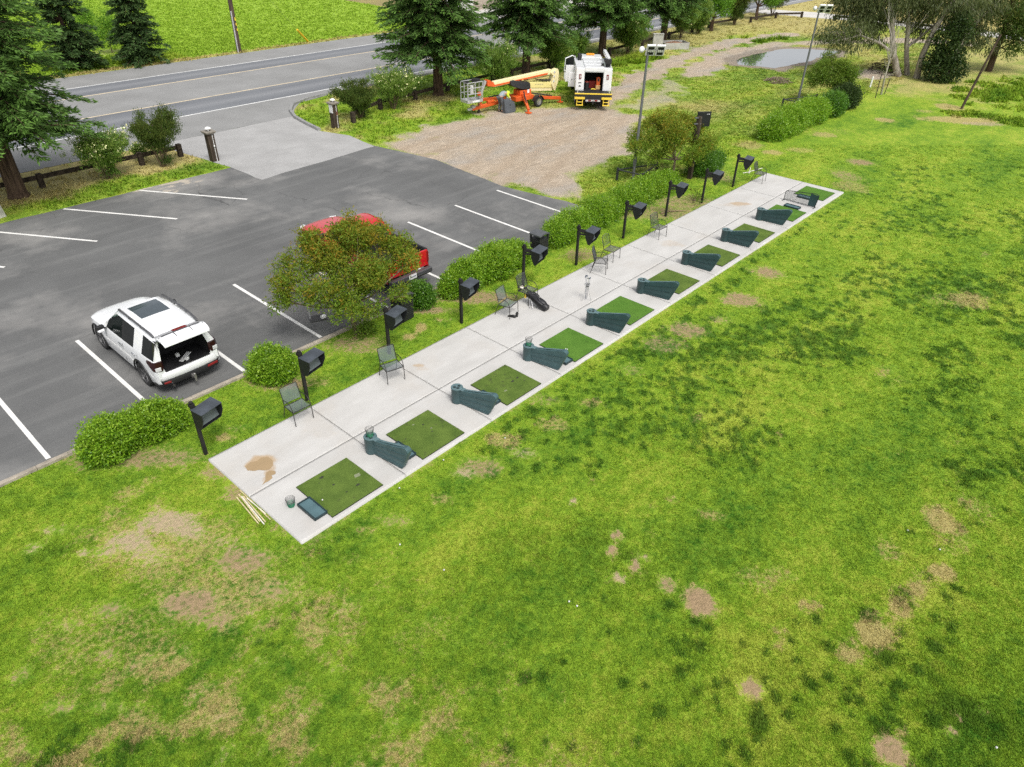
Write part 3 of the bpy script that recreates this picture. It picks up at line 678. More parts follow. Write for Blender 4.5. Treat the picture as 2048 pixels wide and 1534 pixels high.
def slab_piece(x0, x1, y0, y1):
    nx = max(2, int((x1-x0)/.06)); nyy = max(2, int((y1-y0)/.06))
    gx_ = np.linspace(x0+JW, x1-JW, nx+1) if x0 > 0 else np.linspace(x0, x1-JW, nx+1)
    if x1 == SL: gx_ = np.linspace(x0+JW, x1, nx+1)
    ya = y0+(JW if y0 > -SW else 0); yb = y1-(JW if y1 < 0 else 0)
    gy_ = np.linspace(ya, yb, nyy+1)
    X, Y = np.meshgrid(gx_, gy_, indexing='ij'); Vt = np.stack([X.ravel(), Y.ravel(), np.full(X.size, SZ)], 1)
    I, J = np.meshgrid(np.arange(nx), np.arange(nyy), indexing='ij'); a = (I*(nyy+1)+J).ravel(); Ft = np.stack([a, a+nyy+1, a+nyy+2, a+1], 1)
    ring = [i*(nyy+1) for i in range(nx+1)]+[nx*(nyy+1)+j for j in range(1, nyy+1)]+[i*(nyy+1)+nyy for i in range(nx-1, -1, -1)]+[j for j in range(nyy-1, 0, -1)]
    Vb = Vt[ring].copy(); Vb[:, 2] = -.1; k = len(ring); off = len(Vt)
    Fs = np.array([[ring[i], off+i, off+(i+1) % k, ring[(i+1) % k]] for i in range(k)])
    Vv = np.concatenate([Vt, Vb]); mud = np.zeros(len(Vv))
    n2 = fbm(Vv[:, 0]*4, Vv[:, 1]*4, 41); n1 = fbm(Vv[:, 0]*1.5, Vv[:, 1]*1.5, 42)
    for (px, py, rx, ry, s) in MUD:
        mud = np.maximum(mud, s*sstep(1.5, .6, ell(Vv[:, 0], Vv[:, 1], px, py, rx, ry)*(1+(n2-.5)*.9+(n1-.5)*.6)))
    np_mesh('slab_panel', Vv, np.concatenate([Ft, Fs]), sm, root, {'mud': mud})
for i in range(len(xs)-1):
    slab_piece(xs[i], xs[i+1], -WC, 0); slab_piece(xs[i], xs[i+1], -SW, -WC)
MB().box2((.02, -SW+.02, -.1), (SL-.02, -.02, SZ-.003)).build('joint_filler', mat('joint_sealant', (.13, .12, .105), .9), root)
# the standing muddy puddle near the first mat
pm_ = mat('mud_water', (.33, .235, .13), .12, var=.06, scale=3, spec=.5)
def blob(cx, cy, pts):
    return [(cx+r*math.cos(a)*1.0, cy+r*math.sin(a)) for a, r in pts]
pp = [at(*q, .07) for q in [(490, 933), (500, 925), (514, 922), (522, 916), (536, 914), (545, 921), (546, 930), (540, 938), (530, 941), (518, 940), (508, 942), (495, 941)]]
tag(MB().sheet(dense([(p.x, p.y) for p in pp], .06, .02), SZ+.004).build('muddy_puddle', pm_), kind='structure')
pp = [at(*q, .07) for q in [(541, 941), (551, 943), (551, 948), (543, 951), (545, 956), (538, 962), (530, 966), (524, 970), (531, 960), (531, 952), (533, 945)]]
tag(MB().sheet(dense([(p.x, p.y) for p in pp], .05, .015), SZ+.004).build('muddy_puddle', pm_), kind='structure')
# ------------------------------------------------------------------ things on the tee slab
T_OLD = None
def turf_mat(name, c0, c1, wear):
    mt = bpy.data.materials.new(name); nt, n, l = nodes_of(mt); b = n['Principled BSDF']; b.inputs['Roughness'].default_value = .95; b.inputs['Specular IOR Level'].default_value = .12
    oi = n.new('ShaderNodeObjectInfo'); tc = n.new('ShaderNodeTexCoord')
    ad = n.new('ShaderNodeVectorMath'); ad.operation = 'ADD'; l.new(tc.outputs['Object'], ad.inputs[0])
    sc_ = n.new('ShaderNodeMath'); sc_.operation = 'MULTIPLY'; sc_.inputs[1].default_value = 37; l.new(oi.outputs['Random'], sc_.inputs[0]); l.new(sc_.outputs[0], ad.inputs[1])
    def noise(s, d=5):
        z = n.new('ShaderNodeTexNoise'); z.inputs['Scale'].default_value = s; z.inputs['Detail'].default_value = d; l.new(ad.outputs[0], z.inputs['Vector']); return z.outputs['Fac']
    r = n.new('ShaderNodeValToRGB'); r.color_ramp.elements[0].color = (*c0, 1); r.color_ramp.elements[1].color = (*c1, 1); r.color_ramp.elements[0].position = .32; r.color_ramp.elements[1].position = .68
    l.new(noise(2.2), r.inputs['Fac'])
    w = n.new('ShaderNodeValToRGB'); w.color_ramp.elements[0].position = .60; w.color_ramp.elements[1].position = .74; w.color_ramp.elements[1].color = (wear, wear, wear, 1)
    l.new(noise(6, 6), w.inputs['Fac'])
    mx = n.new('ShaderNodeMix'); mx.data_type = 'RGBA'; l.new(w.outputs['Color'], mx.inputs['Factor']); l.new(r.outputs['Color'], mx.inputs['A']); mx.inputs['B'].default_value = (.050, .055, .028, 1)
    l.new(mx.outputs['Result'], b.inputs['Base Color'])
    bp = n.new('ShaderNodeBump'); bp.inputs['Strength'].default_value = .6; bp.inputs['Distance'].default_value = .01; l.new(noise(160, 2), bp.inputs['Height']); l.new(bp.outputs['Normal'], b.inputs['Normal'])
    return mt
TURF_O = turf_mat('worn_mat_turf', (.070, .115, .022), (.110, .165, .032), .65)
TURF_G = turf_mat('green_mat_turf', (.065, .150, .020), (.092, .190, .028), .3)
RUB = mat('mat_rubber', (.02, .025, .02), .8); SCAR = mat('mat_scar', (.20, .22, .13), .9, var=.4, scale=20); SCAR_D = mat('mat_scar_dark', (.03, .035, .02), .9, var=.3, scale=20)
mat_lab = ['worn olive hitting mat with a torn scar nearest the slab end', 'worn olive mat between the divider holding a green basket and the next divider', 'olive mat whose tray peeks out behind the second divider', 'bright green mat with three balls behind the divider carrying a basket', 'bright green mat by the bag and clubs, partly behind the fourth divider',
 'olive mat partly hidden by the fifth divider from the slab near end', 'olive mat partly hidden by the sixth divider from the slab near end', 'olive mat partly hidden by the seventh divider from the slab near end', 'light green mat with a tray at its far edge before the mesh screen', 'light green mat seen through the mesh screen at the far slab end']
for i in range(10):
    x0 = [2.37, 5.11, 8.24, 11.3, 14.34, 17.42, 20.59, 23.75, 26.98, 30.50][i]-1.4675; g = i in (3, 4, 8, 9)
    t = thing('hitting_mat', mat_lab[i], 'golf mat', (x0+.734, -3.181+(.12 if i == 9 else .05*(i > 3)), SZ), 0, 'golf hitting mats along the slab')
    MB().box((0, 0, .011), (1.475, 1.436, .016)).build('rubber_base', RUB, t)
    MB().box((0, 0, .027), (1.462, 1.422, .016)).build('turf_surface', TURF_G if g else TURF_O, t, bevel=.004)
    if i < 3:
        lr = np.random.default_rng(i)
        for q in range(9):
            cx, cy, r = lr.uniform(-.55, .55), lr.uniform(-.55, .55), (lr.uniform(.02, .045) if q < 3 else lr.uniform(.010, .024))
            if i == 0 and q == 0: cx, cy, r = .50, -.02, .075
            if q < 3 or q < 6+i: MB().add([(cx+r*1.5*math.cos(a)*lr.uniform(.6, 1.2), cy+r*math.sin(a)*lr.uniform(.5, 1.1), .0364+.0002*q) for a in np.linspace(0, 2*math.pi, 12)[:-1]], [tuple(range(11))]).build('worn_spot', SCAR if q < 1 or (i == 1 and q < 2) else SCAR_D, t)
# bay dividers: a tall round head with cup holders and a panel fanning out towards the lawn
DIV = mat('divider_plastic', (.026, .062, .064), .38, var=.18, scale=3, bump=.12, bscale=60, spec=.5)
DIVT = mat('divider_plastic_faded', (.095, .155, .165), .55, var=.2, scale=6)
HOLE = mat('cup_hole', (.015, .03, .03), .7)
DIVW = mat('divider_weathered', (.052, .100, .108), .5, var=.2, scale=3, bump=.12, bscale=60)
def make_divider(lab, DIV=DIV):
    t = thing('bay_divider', lab, 'bay divider', (0, 0, 0), 0, 'green plastic bay dividers between the mats')
    prof = [(0.30, .012), (.30, .47), (.62, .53), (1.02, .63), (1.32, .725), (1.41, .745), (1.48, .71), (1.505, .65), (1.485, .58), (1.36, .26), (1.26, .03), (1.22, .012)]
    m = MB()
    # body with slight thickness growing at the ends, x = thickness, y = -d
    def T(d): return .065+.02*max(0, d-.9)
    n = len(prof)
    for s in (1, -1): pass
    vs = [(-T(d), -d, z) for d, z in prof]+[(T(d), -d, z) for d, z in prof]
    m.add(vs, [tuple(range(n)), tuple(reversed(range(n, 2*n)))]+[(i, n+i, n+(i+1) % n, (i+1) % n) for i in range(n)])
    body = m.build('panel', DIV, t, bevel=.016)
    r = MB()   # raised ribs fanning over both faces
    for za, zb in ((.11, .12), (.23, .33), (.35, .54)):
        for s in (-1, 1): r.beam((s*.068, -.34, za), (s*.081, -1.37+.08*(zb < .2), zb), .012, .010)
    r.build('rib', DIV, t)
    h = MB().lathe([(.155, .012), (.163, .04), (.163, .45), (.172, .465), (.172, .492), (.155, .502)], (0, -.17, 0), n=24)
    h.build('head', DIV, t, smooth=40)
    h = MB().lathe([(.168, .4925), (.158, .5065)], (0, -.17, 0), n=24)
    h.box((0, -.36, .485), (.15, .14, .018)); h.build('head_rim', DIVT, t, smooth=40)
    MB().beam((0, -.42, .496), (0, -1.34, .738), .06, .006).build('top_edge', DIVT, t)
    k = MB()
    for a, b2 in ((-.06, -.13), (.06, -.20), (-.045, -.235)): k.lathe([(.046, .5072), (.046, .5092)], (a, b2, 0), n=14)
    k.build('cup_hole', HOLE, t)
    return t
DV = [((730, 904), (796, 939)), ((902.1, 804.3), (969.5, 831.6)), ((1044.9, 719.2), (1107, 741)), ((1170.9, 648.9), (1229.5, 666.5)), ((1272.2, 585.5), (1331, 601)), ((1361.3, 527.7), (1420, 545.2)), ((1440.3, 481.6), (1496, 496.7)), ((1510.2, 439.1), (1565.5, 452.7))]
dlab = ['weathered teal divider with green wire basket, first from the slab near end', 'teal divider with bare cup holders, second from the slab near end', 'teal divider carrying a dark wire basket, third from the slab near end', 'dark green divider nearest the scattered golf clubs', 'dark green divider just past the golf clubs, fifth from the slab near end', 'dark green divider, sixth from the slab near end', 'dark green divider, seventh from the slab near end', 'dark green divider next before the mesh screen']
dproto = make_divider(dlab[0], DIVW); dproto2 = None; DPOS = []
for i, (a, b2) in enumerate(DV):
    p = at(*a, SZ); q = at(*b2, SZ); dv = q-p; rz = math.atan2(dv.x, -dv.y)
    if i == 3: dproto2 = make_divider(dlab[3])
    o = dproto if i == 0 else (dproto2 if i == 3 else dup(dproto if i < 3 else dproto2, label=dlab[i]))
    ux, uy = math.sin(rz), -math.cos(rz)
    o.location = (p.x+.12*math.cos(rz)*1.0, p.y+.05+.10*math.sin(rz), SZ); o.rotation_euler = (0, 0, rz); DPOS.append((o.location.copy(), rz))
# mesh screen divider at the far end
p = at(1567, 399.6, SZ); q = at(1628, 416.6, SZ); dv = q-p; rz = math.atan2(dv.x, -dv.y); Ld = dv.length
t = thing('mesh_screen', 'black framed see through mesh screen with a solid dark end panel', 'bay divider', (p.x, p.y, SZ), rz)
MB().path([(0, 0, 0), (0, -.02, .40), (0, -.08, .47), (0, -Ld*.95, .66), (0, -Ld*1.05, .62), (0, -Ld*1.06, .55), (0, -Ld, 0)], .016, 8).path([(0, 0, .06), (0, -Ld*1.0, .06)], .012, 8).build('frame', mat('black_tube', (.012, .018, .016), .4), t, smooth=50)
MB().box((0, 0, .008), (.30, .03, .016)).build('foot', MATS['black_tube'], t); MB().box((0, -Ld, .008), (.30, .03, .016)).build('foot', MATS['black_tube'], t)
MB().add([(.003, -Ld*.78, .065), (.003, -Ld*1.0, .065), (.003, -Ld*1.055, .60), (.003, -Ld*.80, .62), (-.003, -Ld*.78, .065), (-.003, -Ld*1.0, .065), (-.003, -Ld*1.055, .60), (-.003, -Ld*.80, .62)], [(0, 1, 2, 3), (7, 6, 5, 4), (0, 4, 5, 1), (1, 5, 6, 2), (2, 6, 7, 3), (3, 7, 4, 0)]).build('end_panel', DIV, t)
k = MB()
for i in range(46):
    d = .02+i*(Ld*.78-.02)/45; zt = .45+.19*d/(Ld*.95)
    k.beam((0, -d, .065), (0, -d, zt), .004, .004)
for i in range(16):
    z = .09+i*.024; k.beam((0, -.01, z), (0, -Ld*.78, z), .004, .004)
k.build('mesh_netting', mat('netting', (.03, .05, .04), .8), t)
# ball trays
TRAY = mat('tray_plastic', (.075, .135, .150), .5, var=.15, scale=4); TRAYR = mat('tray_rim', (.016, .035, .040), .5)
tproto = None
def make_tray(lab):
    t = thing('ball_tray', lab, 'ball tray', (0, 0, 0), 0, 'plastic ball trays beside the mats')
    MB().box((0, 0, .035), (.30, .64, .05), taper=1.0).build('tray_floor', TRAY, t)
    m = MB()
    m.box((-.16, 0, .045), (.03, .70, .09)).box((.16, 0, .045), (.03, .70, .09)).box((0, .335, .045), (.29, .03, .09)).box((0, -.335, .035), (.29, .03, .07))
    m.build('tray_rim', TRAYR, t, bevel=.008)
    return t
TR = [(.74, -3.36, 0, 'slate blue ball tray by the wire basket at the slab near corner'), (3.48, -3.30, 0, 'slate ball tray half hidden behind the first divider'), (6.61, -3.30, 0, 'slate ball tray half hidden behind the second divider'), (9.67, -3.46, 0, 'slate ball tray tip showing past the divider with dark basket'), None, None]
for i, q in enumerate(TR):
    if q is None: continue
    if tproto is None: tproto = make_tray(q[3]); o = tproto
    else: o = dup(tproto, label=q[3])
    o.location = (q[0], q[1], SZ)
p = at(1584, 415, SZ); dup(tproto, (p.x, p.y, SZ), 0, 'slate ball tray at the far edge of a light green mat')
p = at(1610, 396, SZ); dup(tproto, (p.x, p.y, SZ), 0, 'dark ball tray seen through the mesh screen')
# wire ball baskets
WIRE = mat('basket_wire', (.10, .10, .10), .5, metal=.4); GRN = mat('basket_green', (.02, .17, .085), .5)
def make_basket(lab):
    t = thing('ball_basket', lab, 'basket', (0, 0, 0), 0, 'wire golf ball baskets')
    m = MB(); g = MB()
    R0, R1, Hh = .070, .108, .235
    for i in range(16):
        a = 2*math.pi*i/16
        p0 = (R0*math.cos(a), R0*math.sin(a), .005); pm = ((R0+R1)/2*math.cos(a), (R0+R1)/2*math.sin(a), Hh/2); p1 = (R1*math.cos(a), R1*math.sin(a), Hh)
        g.path([p0, pm], .0035, 4); m.path([pm, p1], .0032, 4)
    for z in (.13, .155, .18, .205, .235):
        r = R0+(R1-R0)*z/Hh; m.path([(r*math.cos(2*math.pi*j/20), r*math.sin(2*math.pi*j/20), z) for j in range(20)], .0032 if z < .23 else .005, 4, closed=True)
    for z in (.01, .03, .05, .07, .09, .11):
        r = R0+(R1-R0)*z/Hh; g.path([(r*math.cos(2*math.pi*j/20), r*math.sin(2*math.pi*j/20), z) for j in range(20)], .0042, 4, closed=True)
    g.lathe([(.0, .004), (R0, .004), (R0, .012), (0, .012)], n=16, cap=False)
    m.build('wire_rim', WIRE, t); g.build('green_lower_half', GRN, t)
    return t
p = at(583, 1012, SZ); bk = make_basket('green and grey wire basket standing on the slab corner'); bk.location = (p.x, p.y, SZ)
def on_head(i, lab):
    L, rz = DPOS[i]; o = dup(bk, (L.x+.17*math.sin(rz), L.y-.17*math.cos(rz), SZ+.502), 0, lab)
on_head(0, 'green wire basket on the head of the first divider'); on_head(2, 'dark wire basket on the head of the third divider')
# golf balls
BALL = mat('golf_ball', (.60, .60, .58), .35, var=.03)
bme = None
for i, (px, py, z, lab) in enumerate([(645, 1001, SZ+.035, 'white golf ball on the worn mat at the slab end'), (1131, 699, SZ+.035, 'white ball in the group of three on a bright green mat'), (1134.5, 699.6, SZ+.035, 'white ball in the group of three on a bright green mat'), (1130, 704, SZ+.035, 'white ball in the group of three on a bright green mat'),
  (799, 977, .01, 'white golf ball in the grass just below the first mat'), (887, 921, .01, 'white golf ball in the grass below the second mat'), (1138, 1204, .01, 'white golf ball alone in mid lawn'), (1154, 1213, .01, 'white golf ball close to another in mid lawn'), (1815, 1062, .01, 'white golf ball far out on the sunlit lawn'), (1879, 1100, .01, 'white golf ball beside the straw streak'), (1992, 1496, .01, 'white golf ball in the lower corner of the lawn'), (888, 1141, .01, 'white golf ball in grass beyond the near slab corner'), (800, 1090, .01, 'white golf ball near the near slab corner'), (1010, 877, .01, 'white golf ball in grass beside the third mat')]):
    p = at(px, py, z)
    if bme is None:
        o = MB().ball((0, 0, .0205), .0205, 12, 8).build('golf_ball', BALL, smooth=180); bme = o
    else: o = bme.copy(); COL.objects.link(o)
    o.location = (p.x, p.y, z); tag(o, lab, 'golf ball', 'golf balls left lying about')
# ------------------------------------------------------------------ chairs
TUBE = mat('chair_tube', (.035, .032, .030), .4, metal=.3)
def sling_mat():
    mt = bpy.data.materials.new('sling_fabric'); nt, n, l = nodes_of(mt); b = n['Principled BSDF']; b.inputs['Base Color'].default_value = (.125, .150, .155, 1); b.inputs['Roughness'].default_value = .6
    tr = n.new('ShaderNodeBsdfTransparent'); ms = n.new('ShaderNodeMixShader'); ms.inputs['Fac'].default_value = .30
    nz = n.new('ShaderNodeTexNoise'); nz.inputs['Scale'].default_value = 4; tc = n.new('ShaderNodeTexCoord'); l.new(tc.outputs['Object'], nz.inputs['Vector'])
    cr = n.new('ShaderNodeValToRGB'); cr.color_ramp.elements[0].color = (.10, .12, .125, 1); cr.color_ramp.elements[1].color = (.16, .19, .195, 1); l.new(nz.outputs['Fac'], cr.inputs['Fac']); l.new(cr.outputs['Color'], b.inputs['Base Color'])
    l.new(b.outputs['BSDF'], ms.inputs[1]); l.new(tr.outputs['BSDF'], ms.inputs[2]); l.new(ms.outputs['Shader'], n['Material Output'].inputs['Surface']); return mt
SLING = sling_mat()
def arc(p0, p1, p2, n=6):
    p0, p1, p2 = Vector(p0), Vector(p1), Vector(p2)
    return [p0*(1-t)**2+p1*2*t*(1-t)+p2*t*t for t in np.linspace(0, 1, n)]
def make_chair(lab, mesh=False, arms=True, back='flat'):
    "faces +y in its own axes; seat 0.43 high"
    t = thing('patio_chair', lab, 'chair', (0, 0, 0), 0, 'patio chairs set along the slab')
    w = .27; r = .0115
    for s in (-1, 1):
        x = s*w
        if arms:
            MB().path([(x, .26, 0), (x, .24, .40)]+arc((x, .24, .42), (x, .20, .66), (x, -.02, .66), 7)[1:]+[(x, -.23, .62)], r, 8).build('front_leg', TUBE, t, smooth=60)
        else:
            MB().path([(x, .26, 0), (x, .24, .43)], r, 8).build('front_leg', TUBE, t, smooth=60)
        MB().path([(x, -.33, 0), (x*.98, -.20, .42), (x*.95, -.23, .62), (x*.93, -.33, .90)], r, 8).build('back_leg', TUBE, t, smooth=60)
    MB().path([(-w, -.18, .425), (-w, .24, .43)], r, 8).path([(w, -.18, .425), (w, .24, .43)], r, 8).path([(-w, .235, .43), (w, .235, .43)], r, 8).path([(-w, -.19, .42), (w, -.19, .42)], r, 8).build('seat_frame', TUBE, t, smooth=60)
    if not mesh:
        k = MB(); n = 9
        rows = []
        for i in range(n):
            q = i/(n-1); yy = .245-.43*q; zz = .44-.035*math.sin(q*math.pi)-.012*q+(-.02 if i == 0 else 0)
            rows.append([(x*w*.97, yy, zz-.012*(1-x*x)) for x in np.linspace(-1, 1, 7)])
        k.loft(rows, cap=False, closed=False); k.build('seat', SLING, t, smooth=60, fix=False)
        k = MB(); rows = []
        for i in range(n):
            q = i/(n-1); rows.append([(x*w*.93, -.215-.11*q-.018*(1-x*x), .47+.42*q) for x in np.linspace(-1, 1, 7)])
        k.loft(rows, cap=False, closed=False); k.build('backrest', SLING, t, smooth=60, fix=False)
        MB().path([(-w*.95, -.33, .905), (0, -.352, .915), (w*.95, -.33, .905)], r*.9, 8).build('back_rail', TUBE, t, smooth=60)
    else:
        k = MB()
        for i in range(15):
            x = -w*.95+i*(2*w*.95)/14; k.beam((x, -.18, .43), (x, .235, .435), .006, .006)
        for i in range(12):
            y = -.16+i*.035; k.beam((-w, y, .433), (w, y, .433), .006, .006)
        k.build('seat', mat('chair_mesh', (.20, .20, .20), .5, metal=.3), t)
        k = MB()
        if back == 'round':
            pts = [(-w*.95, -.22, .55)]+arc((-w*.98, -.27, .7), (-w*1.05, -.34, .93), (0, -.35, .94), 6)+arc((0, -.35, .94), (w*1.05, -.34, .93), (w*.98, -.27, .7), 6)[1:]+[(w*.95, -.22, .55)]
            k.path(pts, .010, 6)
            for i in range(9):
                x = -w*.8+i*w*1.6/8; k.beam((x*.75, -.22, .56), (x, -.335, .90-.12*(x/w)**2), .007, .007)
            k.path([(-w*.9, -.22, .56), (w*.9, -.22, .56)], .008, 6)
        else:
            k.path([(-w*.93, -.33, .90), (0, -.35, .93), (w*.93, -.33, .90)], .010, 6)
            for i in range(17):
                x = -w*.92+i*w*1.84/16; k.beam((x, -.205, .46), (x, -.337, .91), .006, .006)
            for i in range(14):
                z = .48+i*.031; k.beam((-w*.93, -.205-.13*(z-.46)/.45, z), (w*.93, -.205-.13*(z-.46)/.45, z), .006, .006)
        k.build('backrest', mat('chair_mesh_dark', (.10, .11, .11), .5, metal=.3), t)
    return t
def seat(o, f1, f2, back_at):
    "front feet seen at f1 (viewer's left) and f2"
    a = at(*f1, SZ); b2 = at(*f2, SZ); c = (a+b2)/2; d = (b2-a); n = Vector((d.y, -d.x)); n.normalize()
    bk_ = at(*back_at, SZ)
    if (Vector((bk_.x, bk_.y))-Vector((c.x, c.y))).dot(n) > 0: n = -n
    o.location = (c.x-n.x*.26, c.y-n.y*.26, SZ); o.rotation_euler = (0, 0, math.atan2(-n.x, n.y))
c0 = make_chair('grey sling chair nearest the slab near corner'); seat(c0, (593.7, 852.6), (626, 836.4), (575, 830))
seat(dup(c0, label='grey sling chair in front of a post under the red leaved tree'), (777.1, 769.5), (809, 758.8), (763, 748))
seat(dup(c0, label='grey sling chair with black shoes at its feet'), (1020, 638.5), (1035.9, 625.6), (1000, 622))
m0 = make_chair('steel mesh armchair standing alone beside the fifth bush post', True); seat(m0, (1317.7, 479.9), (1331.6, 473.3), (1297, 471.6))
seat(dup(m0, label='dark mesh armchair on the far corner of the slab'), (1523.3, 368.3), (1530.6, 362), (1497, 361))
seat(dup(m0, label='mesh armchair with splayed legs beside the round backed chair'), (1211.4, 549), (1214.5, 538.5), (1178, 540))
seat(make_chair('armless steel chair with a round barred back', True, False, 'round'), (1227.6, 524.6), (1237.4, 517.8), (1212, 512))
seat(dup(m0, label='mesh armchair half hidden behind the black golf bag'), (1058, 611), (1074, 601), (1040, 598))
# ------------------------------------------------------------------ golf bag, shoes and clubs
BAG = mat('bag_nylon', (.012, .012, .014), .45, var=.3, scale=9); BAGZ = mat('bag_grey', (.16, .16, .17), .5)
b0 = at(1092, 616, SZ+.1); b1 = at(1050, 581, .50); ax = (b1-b0); Lb = ax.length; ax.normalize()
t = thing('golf_bag', 'black golf bag leaning on its stand legs, clubs with a cream headcover', 'golf bag', (b0.x, b0.y, SZ))
q = ax.to_track_quat('Z', 'Y').to_matrix().to_4x4(); o_ = Vector((b0.x, b0.y, SZ))
def W(p): return (q @ Vector(p))+b0-o_
rings = []
for d, rx, ry in ((-.06, .115, .125), (0, .135, .145), (.12, .14, .15), (.35, .135, .14), (.6, .12, .125), (.80, .125, .13), (.86, .12, .125)):
    rings.append([W((rx*math.cos(a), ry*math.sin(a), d)) for a in np.linspace(0, 2*math.pi, 15)[:-1]])
MB().loft(rings).build('bag_body', BAG, t, smooth=60)
for (oy, ox, d0, d1, r) in ((.13, .0, .05, .42, .09), (.10, .10, .10, .60, .07), (.10, -.10, .45, .75, .06)):
    rr = []
    for d, k in ((d0, .5), (d0+.05, .95), ((d0+d1)/2, 1), (d1-.05, .9), (d1, .45)): rr.append([W((ox+r*k*math.cos(a), oy+r*.6*k*math.sin(a), d)) for a in np.linspace(0, 2*math.pi, 11)[:-1]])
    MB().loft(rr).build('pocket', BAG, t, smooth=60)
MB().path([W((.09, .16, .10)), W((.10, .17, .30)), W((.02, .18, .40))], .006, 6).path([W((-.03, .16, .62)), W((.06, .16, .70))], .006, 6).build('zip', BAGZ, t)
for px, py in ((1059, 617), (1066, 620)):
    f = at(px, py, SZ); MB().path([W((0, .10, .80)), f-o_], .009, 6).build('stand_leg', mat('stand_alloy', (.25, .25, .26), .35, metal=.6), t)
lr = np.random.default_rng(5)
for i in range(7):
    a = lr.uniform(0, 6.28); r = .07; e = (r*1.6*math.cos(a), r*1.6*math.sin(a), lr.uniform(1.05, 1.22))
    k = MB().path([W((r*math.cos(a), r*math.sin(a), .8)), W(e)], .006, 6); k.ball(W((e[0]+.02, e[1], e[2])), (.05, .035, .03), 8, 6); k.build('club', mat('club_black', (.02, .02, .022), .3, metal=.3), t, smooth=60)
MB().ball(W((.02, .03, 1.16)), (.085, .075, .065), 12, 8).build('headcover', mat('cream_cover', (.62, .58, .48), .8), t, smooth=60)
MB().box(W((.08, -.10, .86)), (.10, .05, .12), rz=.4).build('towel', mat('yellow_cloth', (.75, .52, .06), .8), t)
t = thing('shoe', 'black golf shoe lying under the front of the sling chair', 'shoe', tuple(at(1024, 634, SZ)), .4, 'pair of black shoes')
def shoe(t):
    rr = []
    for y, w_, h_ in ((-.14, .025, .05), (-.12, .038, .075), (-.05, .04, .085), (.02, .043, .07), (.09, .047, .05), (.13, .035, .035), (.15, .012, .02)):
        rr.append([(w_*math.cos(a), y, .012+h_*.5+h_*.5*math.sin(a)) for a in np.linspace(0, 2*math.pi, 11)[:-1]])
    MB().loft(rr).build('upper', mat('shoe_black', (.012, .012, .012), .5), t, smooth=70)
    MB().box((0, 0, .010), (.085, .28, .02)).build('sole', mat('shoe_sole', (.03, .03, .03), .8), t, bevel=.006)
shoe(t); p = at(1034, 630, SZ); dup(t, (p.x, p.y, SZ), -.9, 'black golf shoe turned sideways against the other one')
p = at(1172, 600, SZ); t = thing('club_stand', 'thin wire stand holding a few loose golf clubs', 'club stand', tuple(p), .3)
SV = mat('thin_steel', (.45, .45, .45), .3, metal=.7)
MB().path([(-.16, .10, 0), (-.04, 0, .62)], .006, 6).path([(.16, .10, 0), (.04, 0, .62)], .006, 6).path([(0, -.18, 0), (0, -.02, .62)], .006, 6).build('stand_frame', SV, t)
MB().path([(.10*math.cos(a), .10*math.sin(a), .62) for a in np.linspace(0, 2*math.pi, 13)[:-1]], .008, 6, closed=True).build('stand_ring', SV, t)
MB().box((.05, 0, .55), (.12, .09, .10)).build('pouch', mat('pouch_grey', (.12, .12, .12), .7), t, bevel=.01)
for i, (a, b2, c) in enumerate([(-.12, .04, .95), (-.05, -.04, .88), (.03, .05, .92), (.10, 0, .80), (.06, -.06, .84)]):
    k = MB().path([(a*.3, b2*.3, .05), (a, b2, c)], .005, 6); k.box((a-.03, b2, c+.01), (.085, .02, .035), rz=i*.7); k.build('club', SV if i % 2 else mat('club_blue', (.07, .10, .16), .3, metal=.5), t)
# ------------------------------------------------------------------ canes and sticks
CANE = mat('cane_wood', (.55, .47, .27), .7, var=.25, scale=6); CANEW = mat('cane_pale', (.66, .63, .55), .7, var=.15, scale=6)
def zz(x, y): return (350+x/4.794, 780+y/4.794)
for i, (a, b2, lab, mm) in enumerate([(zz(590, 1028), zz(800, 1280), 'outermost yellowish cane of the bundle beside the slab', CANE), (zz(612, 1003), zz(812, 1262), 'long yellow cane second in the bundle beside the slab', CANE), (zz(640, 1025), zz(855, 1290), 'whitish stake in the bundle beside the slab', CANEW), (zz(655, 1020), zz(868, 1266), 'greenish cane in the bundle beside the slab', CANE), (zz(628, 968), zz(915, 1245), 'longest thin cane hugging the slab edge', CANE), (zz(690, 1040), zz(870, 1190), 'short pale cane against the slab edge', CANEW)]):
    p = at(*a, .02); q = at(*b2, .02); d = q-p
    o = MB().path([(0, 0, 0), tuple(d*.5+Vector((0, 0, .004))), tuple(d)], .016 if i < 4 else .012, 8).build('cane', mm, smooth=60); o.location = (p.x, p.y, .022+.006*(i % 3)); tag(o, lab, 'cane', 'canes lying beside the slab')
def z5(x, y): return (1400+x/6.827, 330+y/6.827)
for a, b2, lab in ((z5(585, 112), z5(692, 95), 'pale stick lying flat beyond the far chair'), (z5(668, 118), z5(690, 40), 'pale stick pointing away beyond the far chair'), (z5(690, 88), z5(850, 45), 'long pale stick behind the far chair')):
    p = at(*a, .02); q = at(*b2, .02); d = q-p; o = MB().path([(0, 0, 0), tuple(d)], .018, 8).build('stick', CANEW, smooth=60); o.location = (p.x, p.y, .03); tag(o, lab, 'stick', 'pale sticks behind the far chair')
p = at(1321, 427, .03); q = at(1373, 421.5, .03); d = q-p
o = MB().path([(0, 0, 0), tuple(d*.4+Vector((.05, .12, .01))), tuple(d*.75+Vector((0, .05, .02))), tuple(d)], [.03, .026, .02, .012], 7).build('fallen_branch', bark_mat('branch_bark', (.16, .11, .07), (.34, .25, .16)), smooth=60); o.location = (p.x, p.y, .03); tag(o, 'thin brown fallen branch lying at the slab edge', 'branch')
